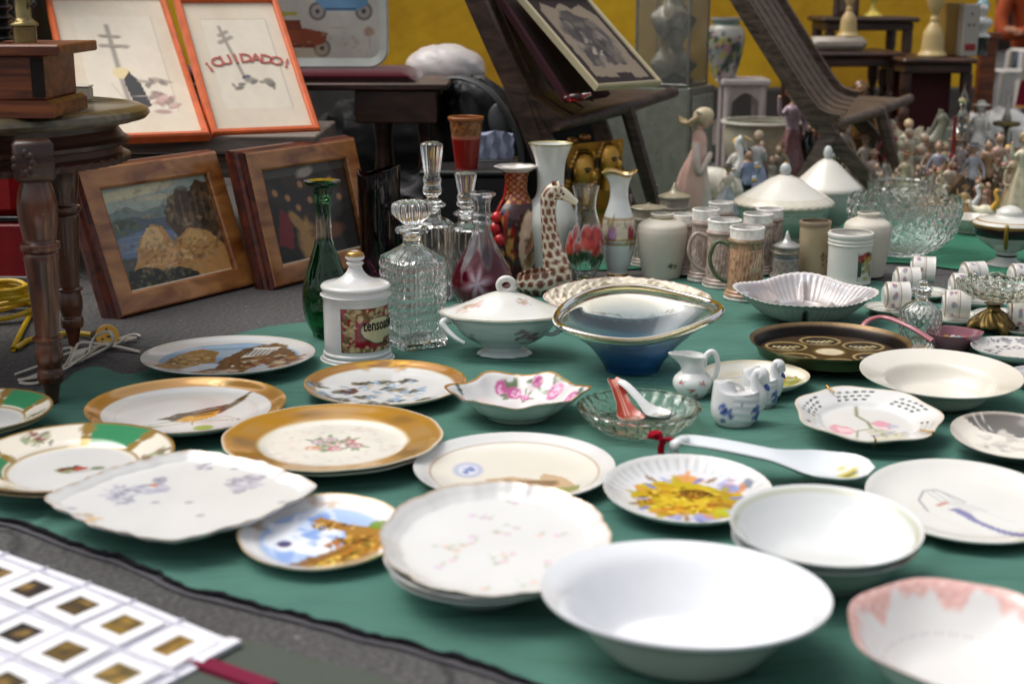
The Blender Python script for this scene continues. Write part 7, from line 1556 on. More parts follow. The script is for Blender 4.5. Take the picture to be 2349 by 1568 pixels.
# ================================================================== METAL BOX, GLASS CASE, STOOL AND CHINESE VASE
c0 = yp(1564, 784, 3.95); bxh = .331; mb = thing('metal_box', 'olive grey metal box under the glass display case', 'box', (c0.x, 3.95, 0))
rz45 = Matrix.Rotation(math.radians(-24), 3, 'Z')
def rbox(g, x, y, z, a, b, c, col, bev=.0, ang=-24): box(g, x, y, z, a, b, c, col, Matrix.Rotation(math.radians(ang), 3, 'Z'), bev)
g = Geo(); a = math.radians(28)
ux = Vector((-math.cos(a), math.sin(a))); uy = Vector((math.sin(a), math.cos(a)))   # left face dir, right face dir
LW, RW = .26, .20
ctr = ux*LW/2+uy*RW/2
box(g, ctr.x, ctr.y, bxh/2, LW, RW, bxh, C('#7d8074'), Matrix.Rotation(-a, 3, 'Z'), .004); mesh('body', g, M_METAL, mb, 20).data.materials[0]
for q_ in (.0, LW*.98):
    g = Geo(); e = ux*q_+uy*.0; box(g, e.x, e.y, bxh/2, .010, .010, bxh*1.002, C('#6d6f66'), Matrix.Rotation(-a, 3, 'Z'), .002); mesh('corner_angle', g, M_METAL, mb, 20)
g = Geo(); e = uy*RW*.5; box(g, e.x+.002, e.y-.002, bxh*.52, .006, RW*.78, bxh*.82, C('#96988c'), Matrix.Rotation(-a, 3, 'Z'), .002); mesh('side_panel', g, M_METAL, mb, 20)
gc = thing('display_case', 'dusty glass display case with a small figure inside, on the metal box', 'display case', (c0.x-.004, 3.955, bxh+.002)); GW, GR, GH = .155, .145, .26
M_DUSTY = glass('dusty_glass', (.74, .75, .72), .14, 1.25, trans=.92)
g = Geo()
for p0_, d_, ln in ((Vector((0, 0)), ux, GW), (Vector((0, 0)), uy, GR), (ux*GW, uy, GR), (uy*GR, ux, GW)):
    m_ = p0_+d_*ln/2; an = math.atan2(d_.y, d_.x); box(g, m_.x, m_.y, GH/2, ln-.008, .0022, GH-.01, WHITE, Matrix.Rotation(an, 3, 'Z'))
mesh('panes', g, M_DUSTY, gc, 0)
g = Geo()
for e in (Vector((0, 0)), ux*GW, uy*GR, ux*GW+uy*GR): box(g, e.x, e.y, GH/2, .006, .006, GH, C('#8a8a84', .5), Matrix.Rotation(-a, 3, 'Z'), .001)
for z_ in (.004, GH-.004):
    for p0_, d_, ln in ((Vector((0, 0)), ux, GW), (Vector((0, 0)), uy, GR), (ux*GW, uy, GR), (uy*GR, ux, GW)):
        m_ = p0_+d_*ln/2; box(g, m_.x, m_.y, z_, ln-.006, .006, .007, C('#7a7b76', .5), Matrix.Rotation(math.atan2(d_.y, d_.x), 3, 'Z'), .001)
mesh('case_frame', g, M_METAL, gc, 0)
e = ux*GW*.5+uy*GR*.5
g = Geo(); box(g, e.x, e.y, .012, .10, .08, .018, C('#181614'), Matrix.Rotation(-a, 3, 'Z'), .003); mesh('black_base', g, M_PLAST, gc, 0)
g = Geo(); R = []
for i in range(24):
    z_ = .022+.225*i/23; r0 = .044+.014*math.sin(i*.5)-.008*(i/23); R.append([(e.x+r0*(1+.25*math.sin(5*b+i*.6))*math.cos(b), e.y+r0*(1+.25*math.sin(5*b+i*.6))*math.sin(b), z_+.008*math.sin(b*3+i)) for b in np.linspace(0, 2*math.pi, 26, endpoint=False)])
V, F = ring_mesh(np.array(R), True, True, True); P = Paint(V[:, 0]*20, V[:, 2]*20, C('#8f8674')); P.spots(e.x*20, 2.2, 1.0, 2.2, [C('#5c4a38'), C('#b9b4a4'), C('#7a6a54'), C('#a8a292')], 60, .22, 4, .9); g.add(V, F, P.c); o = mesh('draped_figure', g, M_FIG, None, 50, loc=gc.location); tag(o, 'dusty draped figure inside the glass display case', 'figurine')

st = thing('small_stool', 'low white painted wooden stool with an arched apron behind the metal box', 'stool', (yp(1688, 784, 4.78).x, 4.85, 0)); zt2 = yp(1690, 182, 4.78).z
g = Geo(); box(g, 0, 0, zt2-.010, .16, .18, .020, C('#b5aaa6'), bev=.004); mesh('seat', g, M_MAT, st, 20)
for sx_ in (-1, 1):
    for sy_ in (-1, 1):
        g = Geo(); tube(g, [(sx_*.062, sy_*.07, 0), (sx_*.056, sy_*.066, zt2-.021)], [.010, .015], 8, C('#b5aaa6')); mesh('leg', g, M_MAT, st, 60)
g = Geo(); n_ = 12; pts = [(-.05, zt2-.021), (-.05, zt2-.10)]+[(-.045+.09*i/n_, zt2-.075+.03*math.sin(math.pi*i/n_)) for i in range(n_+1)]+[(.05, zt2-.10), (.05, zt2-.021)]
prism(g, pts, -.006, .006, C('#aba09c'), Matrix.Translation((0, -.07, 0)) @ Matrix.Rotation(math.pi/2, 4, 'X')); mesh('apron', g, M_MAT, st, 0)
H_ = yp(1650, 42, 4.81).z-zt2; k = 1/sc((0, 4.81, .4))
def pv(T, Z, R, X, Y):
    z = Z/H_; P = Paint(T, z*3.2, C('#a8a49a')); P.spots(4.4, 1.3, 2.2, 1.1, [C('#23323a'), C('#3a5a48'), C('#b08088'), C('#b0a860'), C('#4a5260'), C('#8a9a94')], 150, .15, 4, .9, 1.6); P.mask(((z > .88) & (z < .95)).astype(float), C('#5a7a6c'), .9); P.mask((z > .95).astype(float), C('#a8a8a4'), 1); return P.c
g = Geo(); lathe(g, vwall(vz(spl([(.55, 0), (.62, .05), (.9, .4), (1.0, .65), (.90, .82), (.72, .88), (.70, .90), (.72, .96), (.78, .97), (.78, 1.0)], 5), H_, 45*k), .004), 60, paint=pv)
o = mesh('chinese_vase', g, M_CER, None, 50, loc=(yp(1642, 784, 4.81).x, 4.84, zt2+.001)); tag(o, 'oriental porcelain jar with dark flowers on the white stool', 'vase')

# ================================================================== DARK TABLES AT THE BACK RIGHT
def turned_leg(g_, x, y, h_, r=.018, seed=0):
    lathe(g_, spl([(r*.6, 0), (r*.8, .02*h_), (r*.55, .08*h_), (r*.9, .22*h_), (r*.75, .45*h_), (r*1.05, .62*h_), (r*.6, .70*h_), (r*1.15, .73*h_), (r*.7, .76*h_), (r*1.0, .84*h_), (r*1.1, .86*h_), (r*1.1, h_)], 3), 16, col=WHITE, loc=(x, y, 0))
def dark_table(x0, x1, ytop, Y, dep, label, name='side_table', mat=None, panel_=False):
    zt_ = yp(x0, ytop, Y).z; X0, X1 = yp(x0, 784, Y).x, yp(x1, 784, Y).x; W = X1-X0; t = thing(name, label, 'table', ((X0+X1)/2, Y+dep/2, 0)); mat = mat or M_DWOOD
    g = Geo(); box(g, 0, 0, zt_-.009, W, dep, .018, bev=.007); mesh('tabletop', g, mat, t, 30)
    g = Geo(); box(g, 0, 0, zt_-.034, W*.90, dep*.88, .030, bev=.004); mesh('apron', g, mat, t, 30)
    for sx_ in (-1, 1):
        for sy_ in (-1, 1): g = Geo(); turned_leg(g, sx_*W*.40, sy_*dep*.38, zt_-.05); mesh('leg', g, mat, t, 60)
    if panel_: g = Geo(); box(g, -.01, .0, (zt_-.05)*.55, W*.62, dep*.5, (zt_-.05)*.9, C('#3c0a0e'), bev=.004); mesh('red_panel', g, M_MAT, t, 0)
    return t, zt_
tA, zA = dark_table(1838, 2035, 120, 4.75, .34, 'dark wooden table with turned legs carrying the white marble slab')
tB, zB = dark_table(2030, 2196, 134, 4.60, .36, 'dark table with a deep red panel beneath, carrying the alabaster lamp', panel_=True)
tC, zC = dark_table(1850, 2062, 40, 5.3, .3, 'higher dark table at the back against the yellow wall', mat=M_CHAIRW)
q = yp(1770, 300, 4.9); g = Geo(); box(g, 0, 0, .2, .03, .03, .4, WHITE, bev=.003)
o = mesh('wooden_post', g, M_DWOOD, None, 0, loc=(yp(1776, 784, 4.9).x, 4.9, 0)); tag(o, 'thin dark wooden post against the grey plinth beside the slatted chair', 'post')
g = Geo(); box(g, 0, 0, .215, .055, .04, .43, WHITE, bev=.003); box(g, 0, 0, .44, .075, .055, .02, WHITE, bev=.003)
o = mesh('wooden_pillar', g, M_REDW, None, 0, loc=(yp(2222, 784, 4.9).x, 4.95, 0)); tag(o, 'reddish brown wooden pillar to the right of the dark tables', 'pillar')
# marble slab and lamps
X_ = yp(1893, 784, 4.8).x; g = Geo(); box(g, 0, 0, .023, .185, .10, .044, C('#a99e92'), bev=.016); o = mesh('marble_slab', g, M_BISQ, None, 40, loc=(X_, 4.87, zA+.001)); tag(o, 'thick rounded white marble slab on the dark table', 'slab')
ALA = painted('alabaster', .4, .5, .1, sss=.3, mottle=.08)
def lamp(x, ybase, z0, Y, h_, w_, label):
    X_ = yp(x, 784, Y).x; t = thing('alabaster_lamp', label, 'lamp', (X_, Y, z0+.001), 'alabaster lamp bases')
    g = Geo(); lathe(g, vz(spl([(.001, 0), (1.0, 0), (1.0, .04), (.85, .08), (.80, .20), (.72, .32), (.45, .42), (.30, .46), (.34, .50), (.24, .54), (.30, .58), (.55, .68), (.75, .85), (.8, 1.0), (.001, 1.0)], 4), h_, w_/2), 36, col=C('#c9b079')); mesh('base', g, ALA, t, 60)
    g = Geo(); lathe(g, [(.006, h_), (.006, h_+.05), (.001, h_+.05)], 12, col=C('#8d7440', .7)); mesh('socket', g, M_METAL, t, 60)
    g = Geo(); lathe(g, vwall(np.array([(w_*.9, h_+.05), (w_*.6, h_+.17)]), .002, h_+.051), 32, col=C('#d8ccb0')); mesh('lamp_shade', g, M_PRINT, t, 60)
lamp(1906, 74, zA+.045, 4.87, .18, .068, 'alabaster lamp on the marble slab, left of the two'); lamp(2092, 122, zB, 4.72, .235, .088, 'larger alabaster lamp on the red panelled table')
q = yp(2010, 36, 5.35); g = Geo(); lathe(g, spl([(.001, 0), (.034, 0), (.032, .008), (.014, .02), (.010, .045), (.020, .07), (.022, .10), (.001, .11)], 4), 28, col=C('#d8c25a')); o = mesh('candlestick', g, ALA, None, 60, loc=(q.x, 5.40, zC+.001)); tag(o, 'pale yellow glazed candlestick on the higher back table', 'candlestick')  # stands for a glowing lamp; the glow is only its pale yellow colour
q = yp(1950, 30, 5.35); g = Geo(); box(g, 0, 0, .05, .085, .06, .10, C('#4a3a34'), bev=.004); box(g, 0, -.031, .055, .06, .004, .07, C('#6d5a52')); o = mesh('mantel_box', g, M_MAT, None, 0, loc=(q.x, 5.42, zC+.001)); tag(o, 'dark brown upright box on the higher back table', 'box')
# goods to the right of the lamp
def simple_box(x, Y, z, w_, d_, h_, col, label, name='cardboard_box', extra=None):
    q = yp(x, 784, Y); g = Geo(); box(g, 0, 0, h_/2, w_, d_, h_, C(col), bev=.003)
    if extra: extra(g)
    o = mesh(name, g, M_PRINT, None, 0, loc=(q.x, Y, z+.001)); tag(o, label, 'box'); return o
simple_box(2128, 4.80, zB, .062, .09, .17, '#96763c', 'tan cardboard box behind the large alabaster lamp')
def ex(g):
    for x, z in ((-.008, .10), (.008, .10), (0, .135)): box(g, x, -.0305, z, .006, .003, .006, C('#6a3a3c'))
    box(g, 0, -.0305, .03, .034, .003, .020, C('#8a2a2c'))
simple_box(2167, 4.72, zB, .052, .06, .165, '#a09a92', 'narrow grey patterned box with a red square on the red panelled table', extra=ex)
q = yp(2195, 784, 4.80); g = Geo(); lathe(g, spl([(.001, 0), (.026, 0), (.026, .004), (.024, .05), (.030, .055), (.001, .056)], 3), 28, col=C('#2c2c26')); o = mesh('dark_pot', g, M_CER, None, 60, loc=(q.x, 4.80, zB+.001)); tag(o, 'small dark pot under the white ceramic bust', 'pot')
bu = thing('ceramic_bust', 'glossy white ceramic bust on the small dark pot', 'bust', (q.x, 4.80, zB+.0575))
g = Geo(); lathe(g, spl([(.001, 0), (.030, 0), (.030, .008), (.018, .016), (.024, .03), (.036, .045), (.030, .06), (.012, .068), (.011, .078), (.001, .078)], 4), 32, col=C('#d8d5d2'), sy=.7); ball(g, (0, 0, .095), .020, .022, .025, C('#dcdad8')); ball(g, (.004, -.021, .094), .004, .005, .005, C('#dcdad8')); mesh('body', g, M_CER, bu, 60)
g = Geo(); ball(g, (0, .004, .102), .0225, .0235, .022, C('#7aa0ac')); mesh('headscarf', g, M_CER, bu, 60)
# white plastic stools
def pstool(x, Y, s, label):
    q = yp(x, 784, Y); t = thing('plastic_stool', label, 'stool', (q.x, Y, 0), 'white plastic stools'); h_ = .25*s; w_ = .095*s
    g = Geo(); box(g, 0, 0, h_-.006, w_*1.75, w_*1.75, .014, C('#c9c6c0'), bev=.006); mesh('seat', g, M_PLAST, t, 30)
    for sx_ in (-1, 1):
        for sy_ in (-1, 1):
            g = Geo(); tube(g, [(sx_*w_*1.0, sy_*w_*1.0, 0), (sx_*w_*.78, sy_*w_*.78, h_-.012)], [.012*s, .020*s], 8, C('#c4c1bc')); mesh('leg', g, M_PLAST, t, 60)
    g = Geo(); n_ = 10; pts = [(-w_*.8, h_-.014), (-w_*.85, h_-.06*s)]+[(-w_*.62+1.24*w_*i/n_, h_-.085*s+.055*s*math.sin(math.pi*i/n_)) for i in range(n_+1)]+[(w_*.85, h_-.06*s), (w_*.8, h_-.014)]
    prism(g, pts, -.005, .005, C('#c9c6c0'), Matrix.Translation((0, -w_*.84, 0)) @ Matrix.Rotation(math.pi/2, 4, 'X')); mesh('skirt', g, M_PLAST, t, 0)
pstool(2278, 6.3, 1.0, 'white plastic stool with an arched opening at the right'); pstool(2318, 7.2, 1.2, 'farther white plastic stool under the seated person')
# far building
g = Geo(); box(g, 6.0, 14.2, 2.5, 14, .3, 5.0, C('#7a5a34')); box(g, 3.2, 14.03, 1.1, 1.0, .05, 2.2, C('#2a201c')); box(g, 5.2, 14.03, 1.1, 1.0, .05, 2.2, C('#2a201c')); 
fb = thing('far_building', 'brown building front far behind the seated person', 'building', (0, 0, 0)); mesh('facade', g, M_MAT, fb, 0)

# ================================================================== SEATED PERSON (arms crossed)
pt = thing('person', 'person in a rust coloured sweater and jeans seated with arms crossed', 'person', (yp(2300, 784, 8.0).x, 8.0, 0))
def skin(name, nodes, edges, mat, col, parent, sub=2, root=0):
    me = bpy.data.meshes.new(name); me.from_pydata([n[:3] for n in nodes], edges, []); o = bpy.data.objects.new(name, me); COL.objects.link(o)
    o.modifiers.new('s', 'SKIN'); 
    for i, n in enumerate(nodes): me.skin_vertices[0].data[i].radius = (n[3], n[4] if len(n) > 4 else n[3])
    me.skin_vertices[0].data[root].use_root = True
    m_ = o.modifiers.new('u', 'SUBSURF'); m_.levels = sub; m_.render_levels = sub
    bpy.context.view_layer.update(); ev = o.evaluated_get(bpy.context.evaluated_depsgraph_get()); m2 = bpy.data.meshes.new_from_object(ev)
    g = Geo(); g.add([tuple(v.co) for v in m2.vertices], [tuple(p.vertices) for p in m2.polygons], C(col) if isinstance(col, str) else col)
    bpy.data.objects.remove(o); bpy.data.meshes.remove(me); bpy.data.meshes.remove(m2)
    return mesh(name, g, mat, parent, 180) if parent is not None or name else g
s = .88
N = [(0, .02, .26, .115, .085), (0, .02, .38, .11, .08), (0, .02, .52, .125, .085), (0, .02, .62, .09, .07), (0, .01, .70, .045, .045),
     (-.15, .02, .62, .055), (-.20, -.03, .48, .048), (-.19, -.10, .39, .045), (-.06, -.16, .41, .040), (.07, -.17, .43, .032),
     (.15, .02, .62, .055), (.20, -.03, .48, .048), (.19, -.10, .38, .045), (.06, -.19, .38, .040), (-.08, -.19, .40, .032)]
N = [tuple(v*s for v in n) for n in N]
skin('sweater', N, [(0, 1), (1, 2), (2, 3), (3, 4), (3, 5), (5, 6), (6, 7), (7, 8), (8, 9), (3, 10), (10, 11), (11, 12), (12, 13), (13, 14)], M_CLOTHG, '#96482a', pt)
N = [(0, 0, .24, .10, .08), (-.09, -.03, .22, .075), (-.14, -.24, .26, .068), (-.17, -.42, .26, .055), (-.15, -.42, .12, .048), (-.15, -.43, .04, .04), (.09, -.03, .22, .075), (.14, -.24, .26, .068), (.17, -.42, .26, .055), (.15, -.42, .12, .048), (.15, -.43, .04, .04)]
N = [tuple(v*s for v in n) for n in N]
skin('jeans', N, [(0, 1), (1, 2), (2, 3), (3, 4), (4, 5), (0, 6), (6, 7), (7, 8), (8, 9), (9, 10)], M_CLOTHG, '#34465e', pt)
N = [(0, .01, .70, .042), (0, .0, .76, .042), (0, -.01, .82, .06, .07), (0, -.015, .90, .072, .085), (0, -.01, .97, .05, .06)]
skin('head', [tuple(v*s for v in n) for n in N], [(0, 1), (1, 2), (2, 3), (3, 4)], M_BISQ, '#a8785c', pt)
g = Geo()
for q in (-1, 1): ball(g, (q*.028*s, -.088*s, .885*s), .008, .005, .005, C('#2a2018'), 6, 8); ball(g, (q*.082*s, -.01*s, .875*s), .010, .014, .022, C('#a8785c'), 6, 8)
ball(g, (0, -.098*s, .86*s), .011, .016, .018, C('#a8785c'), 8, 10); ball(g, (0, -.088*s, .825*s), .020, .007, .005, C('#8a4a42'), 6, 8); mesh('facial_features', g, M_BISQ, pt, 60)
g = Geo(); ball(g, (0, .005*s, .925*s), .085*s, .095*s, .075*s, C('#2a201a'), 14, 18); V = g.v[0]; mesh('hair', g, M_FIG, pt, 60)
g = Geo(); lathe(g, vz(spl([(.052, .66), (.062, .68), (.056, .715), (.045, .72), (.045, .69)], 4), s, s), 28, col=C('#b9b4c0'), loc=(0, 0, 0)); mesh('collar', g, M_CLOTHG, pt, 60)
def hand(name, base, dirv, up_, parent, s=1.0):
    base, dirv, up_ = Vector(base), Vector(dirv).normalized(), Vector(up_).normalized(); side = dirv.cross(up_).normalized(); n = [(*base, .018*s), (*(base+dirv*.03*s), .024*s, ), (*(base+dirv*.06*s), .020*s)]; n = [tuple(q)+((.011*s,) if len(q) == 4 else ()) for q in n]; e = [(0, 1), (1, 2)]
    for k, (o_, ln) in enumerate(((-.024, .052), (-.008, .062), (.008, .058), (.023, .045))):
        b0 = len(n); p_ = base+dirv*.068*s+side*o_*s
        for i_ in range(3): q = p_+dirv*ln*s*i_/2-up_*.012*s*(i_/2)**2; n.append((*q, .0075*s, .0075*s))
        e += [(2, b0), (b0, b0+1), (b0+1, b0+2)]
    b0 = len(n); q = base+dirv*.02*s-side*.03*s; n += [(*q, .009*s, .009*s), (*(q+dirv*.025*s-side*.014*s), .008*s, .008*s), (*(q+dirv*.045*s-side*.016*s), .007*s, .007*s)]; e += [(1, b0), (b0, b0+1), (b0+1, b0+2)]
    return skin(name, n, e, M_BISQ, '#a8785c', parent, 1)
hand('hand', (.085*s, -.185*s, .44*s), (1, .35, .25), (0, -.6, 1), pt, .85); hand('hand', (-.10*s, -.20*s, .41*s), (-1, .3, .3), (0, -.6, 1), pt, .85)
for q in (-1, 1):
    g = Geo(); ball(g, (q*.15*s, -.47*s, .028), .036, .085, .028, C('#2a2624'), 10, 14); mesh('shoe', g, M_PLAST, pt, 60)
# ================================================================== FIGURINES
def figurine(xc, yb, hpx, label, kind='lady', c1='#8f9aa8', c2='#c9c4ba', c3='#6d5a48', seed=1, wide=1.0, mat=None, z0=.005, name='figurine', group=None):
    p = gp(xc, yb, z0); k = 1/sc(p); H = hpx*k*1.42; r = random.Random(seed); t = thing(name, label, 'figurine', (p.x, p.y+.012, z0), group, r.uniform(-.6, .6)); mat = mat or M_FIG
    A_, B_, D_ = [np.r_[np.minimum(C(c_)[:3]*1.30, .7), 0] for c_ in (c1, c2, c3)]; SK = C('#b8957c') if kind not in ('gold', 'white') else A_
    g = Geo(); lathe(g, [(.001, 0), (H*.16*wide, 0), (H*.17*wide, H*.02), (H*.14*wide, H*.05), (.001, H*.05)], 18, col=C('#a89c8a') if kind != 'gold' else A_, rm=lambda T, Z, R: 1+.08*np.sin(T*3+seed)); mesh('base', g, mat, t, 60)
    g = Geo()
    if kind in ('lady', 'child', 'white', 'gold', 'man', 'angel'):
        w = H*(.13 if kind != 'child' else .17)*wide; sw = r.uniform(-.03, .03)*H
        if kind in ('man', 'gold'):
            for q in (-1, 1): tube(g, spl([(q*.035*H, q*.02*H, .045*H), (q*.045*H, 0, .25*H), (q*.03*H, 0, .48*H)], 4), [.028*H, .03*H, .032*H, .034*H, .036*H, .04*H, .045*H, .05*H, .055*H], 10, D_ if kind == 'man' else A_)
            body = [(.001, .44), (.075, .44), (.082, .5), (.066, .6), (.085, .72), (.075, .79), (.03, .815), (.026, .84), (.001, .84)]
        else: body = [(.001, .045), (w/H*1.0, .05), (w/H*.95, .14), (w/H*.66, .34), (.082, .52), (.064, .58), (.092, .70), (.085, .76), (.03, .80), (.024, .84), (.001, .84)]
        def pv(T, Z, R, X, Y):
            P = Paint(T, Z/H*3, A_); P.mask((np.sin(T*6+Z/H*4+seed) > .45).astype(float), A_*np.array([.75, .75, .78, 1]), .6); P.mask((Z/H > (.56 if kind != 'man' else .44)).astype(float), B_, 1); P.mask((Z/H > .785).astype(float), SK, 1); return P.c
        lathe(g, vz(spl(body, 4), H, H), 26, paint=pv, rm=lambda T, Z, R: 1+(.10*np.sin(T*5+seed+Z/H*3)*(Z < .5*H)), sy=.82, loc=(0, 0, 0))
        ball(g, (sw*.3, -.012*H, .90*H), .060*H, .064*H, .070*H, SK, 10, 14); ball(g, (sw*.3, -.068*H, .895*H), .010*H, .012*H, .013*H, SK, 6, 8)
        for q in (-1, 1):
            e = r.choice([((q*.15, -.04, .60), (q*.07, -.14, .58)), ((q*.14, -.05, .62), (q*.15, -.14, .72)), ((q*.15, 0, .60), (q*.16, -.03, .46)), ((q*.16, .0, .70), (q*.20, -.02, .86))])
            tube(g, spl([(q*.07*H, 0, .75*H)]+[tuple(c*H for c in pp) for pp in e], 4), [.026*H, .026*H, .025*H, .024*H, .023*H, .022*H, .020*H, .019*H, .017*H], 8, B_)
            ball(g, tuple(c*H for c in e[1]), .020*H, None, None, SK, 6, 8)
        mesh('figure', g, mat, t, 60)
        g = Geo(); hc = D_ if kind != 'white' else A_
        if r.random() < .4 and kind != 'gold': lathe(g, vz([(.001, .93), (.12, .925), (.125, .935), (.06, .95), (.055, .985), (.001, 1.0)], H, H), 20, col=hc, loc=(sw*.3, 0, 0)); mesh('hat', g, mat, t, 60)
        else:
            ball(g, (sw*.3, .014*H, .925*H), .070*H, .070*H, .070*H, hc, 10, 14)
            if kind in ('lady', 'angel'): ball(g, (sw*.3, .065*H, .90*H), .035*H, None, .05*H, hc, 8, 10)
            mesh('hair', g, mat, t, 60)
        if kind == 'angel':
            for q in (-1, 1):
                g = Geo(); R = [[(q*(.04+.16*s_)*H, .06*H+.01*H*math.sin(b), (.68+.16*s_+.11*math.cos(b)*(1-s_*.6))*H) for b in np.linspace(0, 6.28, 12, endpoint=False)] for s_ in np.linspace(0, 1, 7)]; V, F = ring_mesh(np.array(R), True, True, True); g.add(V, F, B_); mesh('wing', g, mat, t, 60)
        if r.random() < .45:
            g = Geo(); ball(g, (.06*H, -.15*H, .52*H), .05*H, .05*H, .04*H, C(r.choice(['#b9a05a', '#a87c5a', '#d0b0b0', '#8a9a78'])), 8, 10); ball(g, (.05*H, -.15*H, .56*H), .04*H, .04*H, .03*H, C(r.choice(['#d8c8a0', '#c98a80', '#b0bcc8'])), 6, 9); mesh('basket', g, mat, t, 60)
    elif kind == 'bird':
        ball(g, (0, 0, .34*H), .24*H*wide, .17*H, .20*H, A_, 12, 16, Matrix.Rotation(.3, 3, 'Y')); tube(g, spl([(.14*H, 0, .42*H), (.26*H, 0, .66*H), (.20*H, 0, .86*H), (.26*H, 0, .93*H)], 4), [.09*H, .085*H, .075*H, .065*H, .055*H, .052*H, .05*H, .05*H, .05*H, .05*H, .052*H, .055*H, .05*H], 10, B_)
        tube(g, spl([(-.15*H, 0, .36*H), (-.34*H, 0, .48*H)], 2), [.12*H, .09*H, .02*H], 8, A_); tube(g, [(.27*H, 0, .94*H), (.38*H, 0, .90*H)], [.03*H, .008*H], 8, C('#b8a078')); tube(g, [(0, 0, .05*H), (0, 0, .2*H)], .03*H, 8, C('#c98a30')); mesh('bird', g, mat, t, 60)
    elif kind == 'horse':
        ball(g, (0, 0, .48*H), .30*H*wide, .13*H, .15*H, A_, 12, 16); tube(g, spl([(.20*H, 0, .55*H), (.30*H, 0, .76*H), (.30*H, 0, .88*H), (.42*H, 0, .80*H)], 4), [.12*H, .11*H, .10*H, .09*H, .085*H, .08*H, .075*H, .075*H, .075*H, .07*H, .06*H, .05*H, .04*H], 10, A_)
        for x in (-.20, .20):
            for q in (-1, 1): tube(g, spl([(x*H, q*.07*H, .42*H), (x*H+.02*H, q*.07*H, .22*H), (x*H-.01*H, q*.07*H, .05*H)], 3), [.05*H, .045*H, .035*H, .03*H, .025*H, .022*H, .026*H], 8, A_)
        for q in (-1, 1): ball(g, (.29*H, q*.035*H, .95*H), .015*H, .012*H, .035*H, A_, 6, 8)
        tube(g, spl([(-.28*H, 0, .52*H), (-.38*H, 0, .40*H), (-.36*H, 0, .22*H)], 3), [.03*H, .035*H, .035*H, .03*H, .025*H, .02*H, .01*H], 8, D_); mesh('animal', g, mat, t, 60)
        g = Geo(); tube(g, spl([(.14*H, 0, .66*H), (.24*H, 0, .86*H), (.30*H, 0, .97*H)], 3), .03*H, 8, D_); mesh('mane', g, mat, t, 60)
    elif kind == 'group':
        for q, hh in ((-1, .78), (1, .70), (.1, .55)):
            cx = q*.13*H; lathe(g, vz(spl([(.001, .04), (.13, .05), (.11, .15), (.075, hh*.5), (.06, hh*.62), (.07, hh*.78), (.03, hh*.86), (.001, hh*.86)], 3), H, H), 20, col=[A_, B_, D_][int(abs(q)*2) % 3], rm=lambda T, Z, R: 1+.1*np.sin(T*5+q), loc=(cx, (-.05 if q == .1 else 0)*H, 0)); ball(g, (cx, (-.06 if q == .1 else -.01)*H, hh*.93*H), .052*H, None, .06*H, SK, 8, 12)
        mesh('figures', g, mat, t, 60)
        g = Geo()
        for q, hh in ((-1, .78), (1, .70), (.1, .55)): ball(g, (q*.13*H, (-.03 if q == .1 else .012)*H, (hh*.93+.02)*H), .056*H, None, .056*H, D_, 8, 12)
        tube(g, [(-.13*H, .02*H, (.78*.93+.02)*H), (.13*H, .02*H, (.70*.93+.02)*H)], .008*H, 6, D_); mesh('hair', g, mat, t, 60)
    return t
# large pink lady with wind-blown hair, facing right
u = Up(1588, 505, 250, 86, .4); K = u.k; t = thing('lady_figurine', 'tall porcelain lady in a pale pink dress with blown blond hair', 'figurine', u.loc)
g = Geo(); S_ = np.array([(1590, 500, 46), (1588, 470, 44), (1588, 430, 38), (1590, 395, 30), (1596, 365, 22), (1600, 345, 17), (1601, 325, 17), (1599, 310, 14), (1598, 300, 7), (1598, 290, 6.5)], float)
def sw(P_, col, seg=40, rip=.0, up=(0, 1, 0), flat=.8):
    g1 = Geo(); S = spl([((x-1588)*K, 0, (505-y)*K) for x, y, _ in P_], 6); RR = np.interp(np.linspace(0, len(P_)-1, len(S)), range(len(P_)), [q[2]*K for q in P_]); R = []
    for i, p in enumerate(S):
        R.append([(p[0]+RR[i]*(1+rip*math.sin(9*b+i*.1)*max(0, 1-i/len(S)*1.4))*math.cos(b), RR[i]*flat*(1+rip*math.sin(9*b+i*.1)*max(0, 1-i/len(S)*1.4))*math.sin(b), p[2]) for b in np.linspace(0, 2*math.pi, seg, endpoint=False)])
    V, F = ring_mesh(np.array(R), True, True, True); g1.add(V, F, col(V) if callable(col) else col); return g1
def dcol(V):
    P = Paint(V[:, 0], V[:, 2], C('#dcb4a4')); P.mask(np.clip((V[:, 0]-.016)/.02, 0, 1)*(V[:, 2] < .19), C('#dad6cc'), .9); P.mask(np.clip(wav(V[:, 0]*40, V[:, 2]*6, 1, 4), 0, 1), C('#cc9c88'), .5); P.mask((V[:, 2] > (505-302)*K).astype(float), C('#c8a890'), 1); return P.c
g1 = sw(S_, dcol, rip=.10); mesh('dress', g1, M_BISQ, t, 180)
g = Geo(); tube(g, spl([((1593-1588)*K, -.016, (505-330)*K), ((1592-1588)*K, -.03, (505-365)*K), ((1598-1588)*K, -.034, (505-395)*K), ((1614-1588)*K, -.028, (505-372)*K), ((1625-1588)*K, -.018, (505-352)*K)], 4), [.011]*6+[.010]*5+[.008]*4+[.007, .006], 12, C('#c9b8ae')); mesh('arm', g, M_BISQ, t, 60)
g = Geo(); ball(g, ((1612-1588)*K, 0, (505-280)*K), 16*K, 15*K, 19*K, C('#c4a48e'), 14, 18, Matrix.Rotation(.3, 3, 'Y')); ball(g, ((1628-1588)*K, 0, (505-284)*K), 3.5*K, 3*K, 4*K, C('#c4a48e'), 8, 8); tube(g, [((1599-1588)*K, 0, (505-304)*K), ((1606-1588)*K, 0, (505-290)*K)], 7*K, 12, C('#c4a48e')); mesh('head', g, M_BISQ, t, 60)
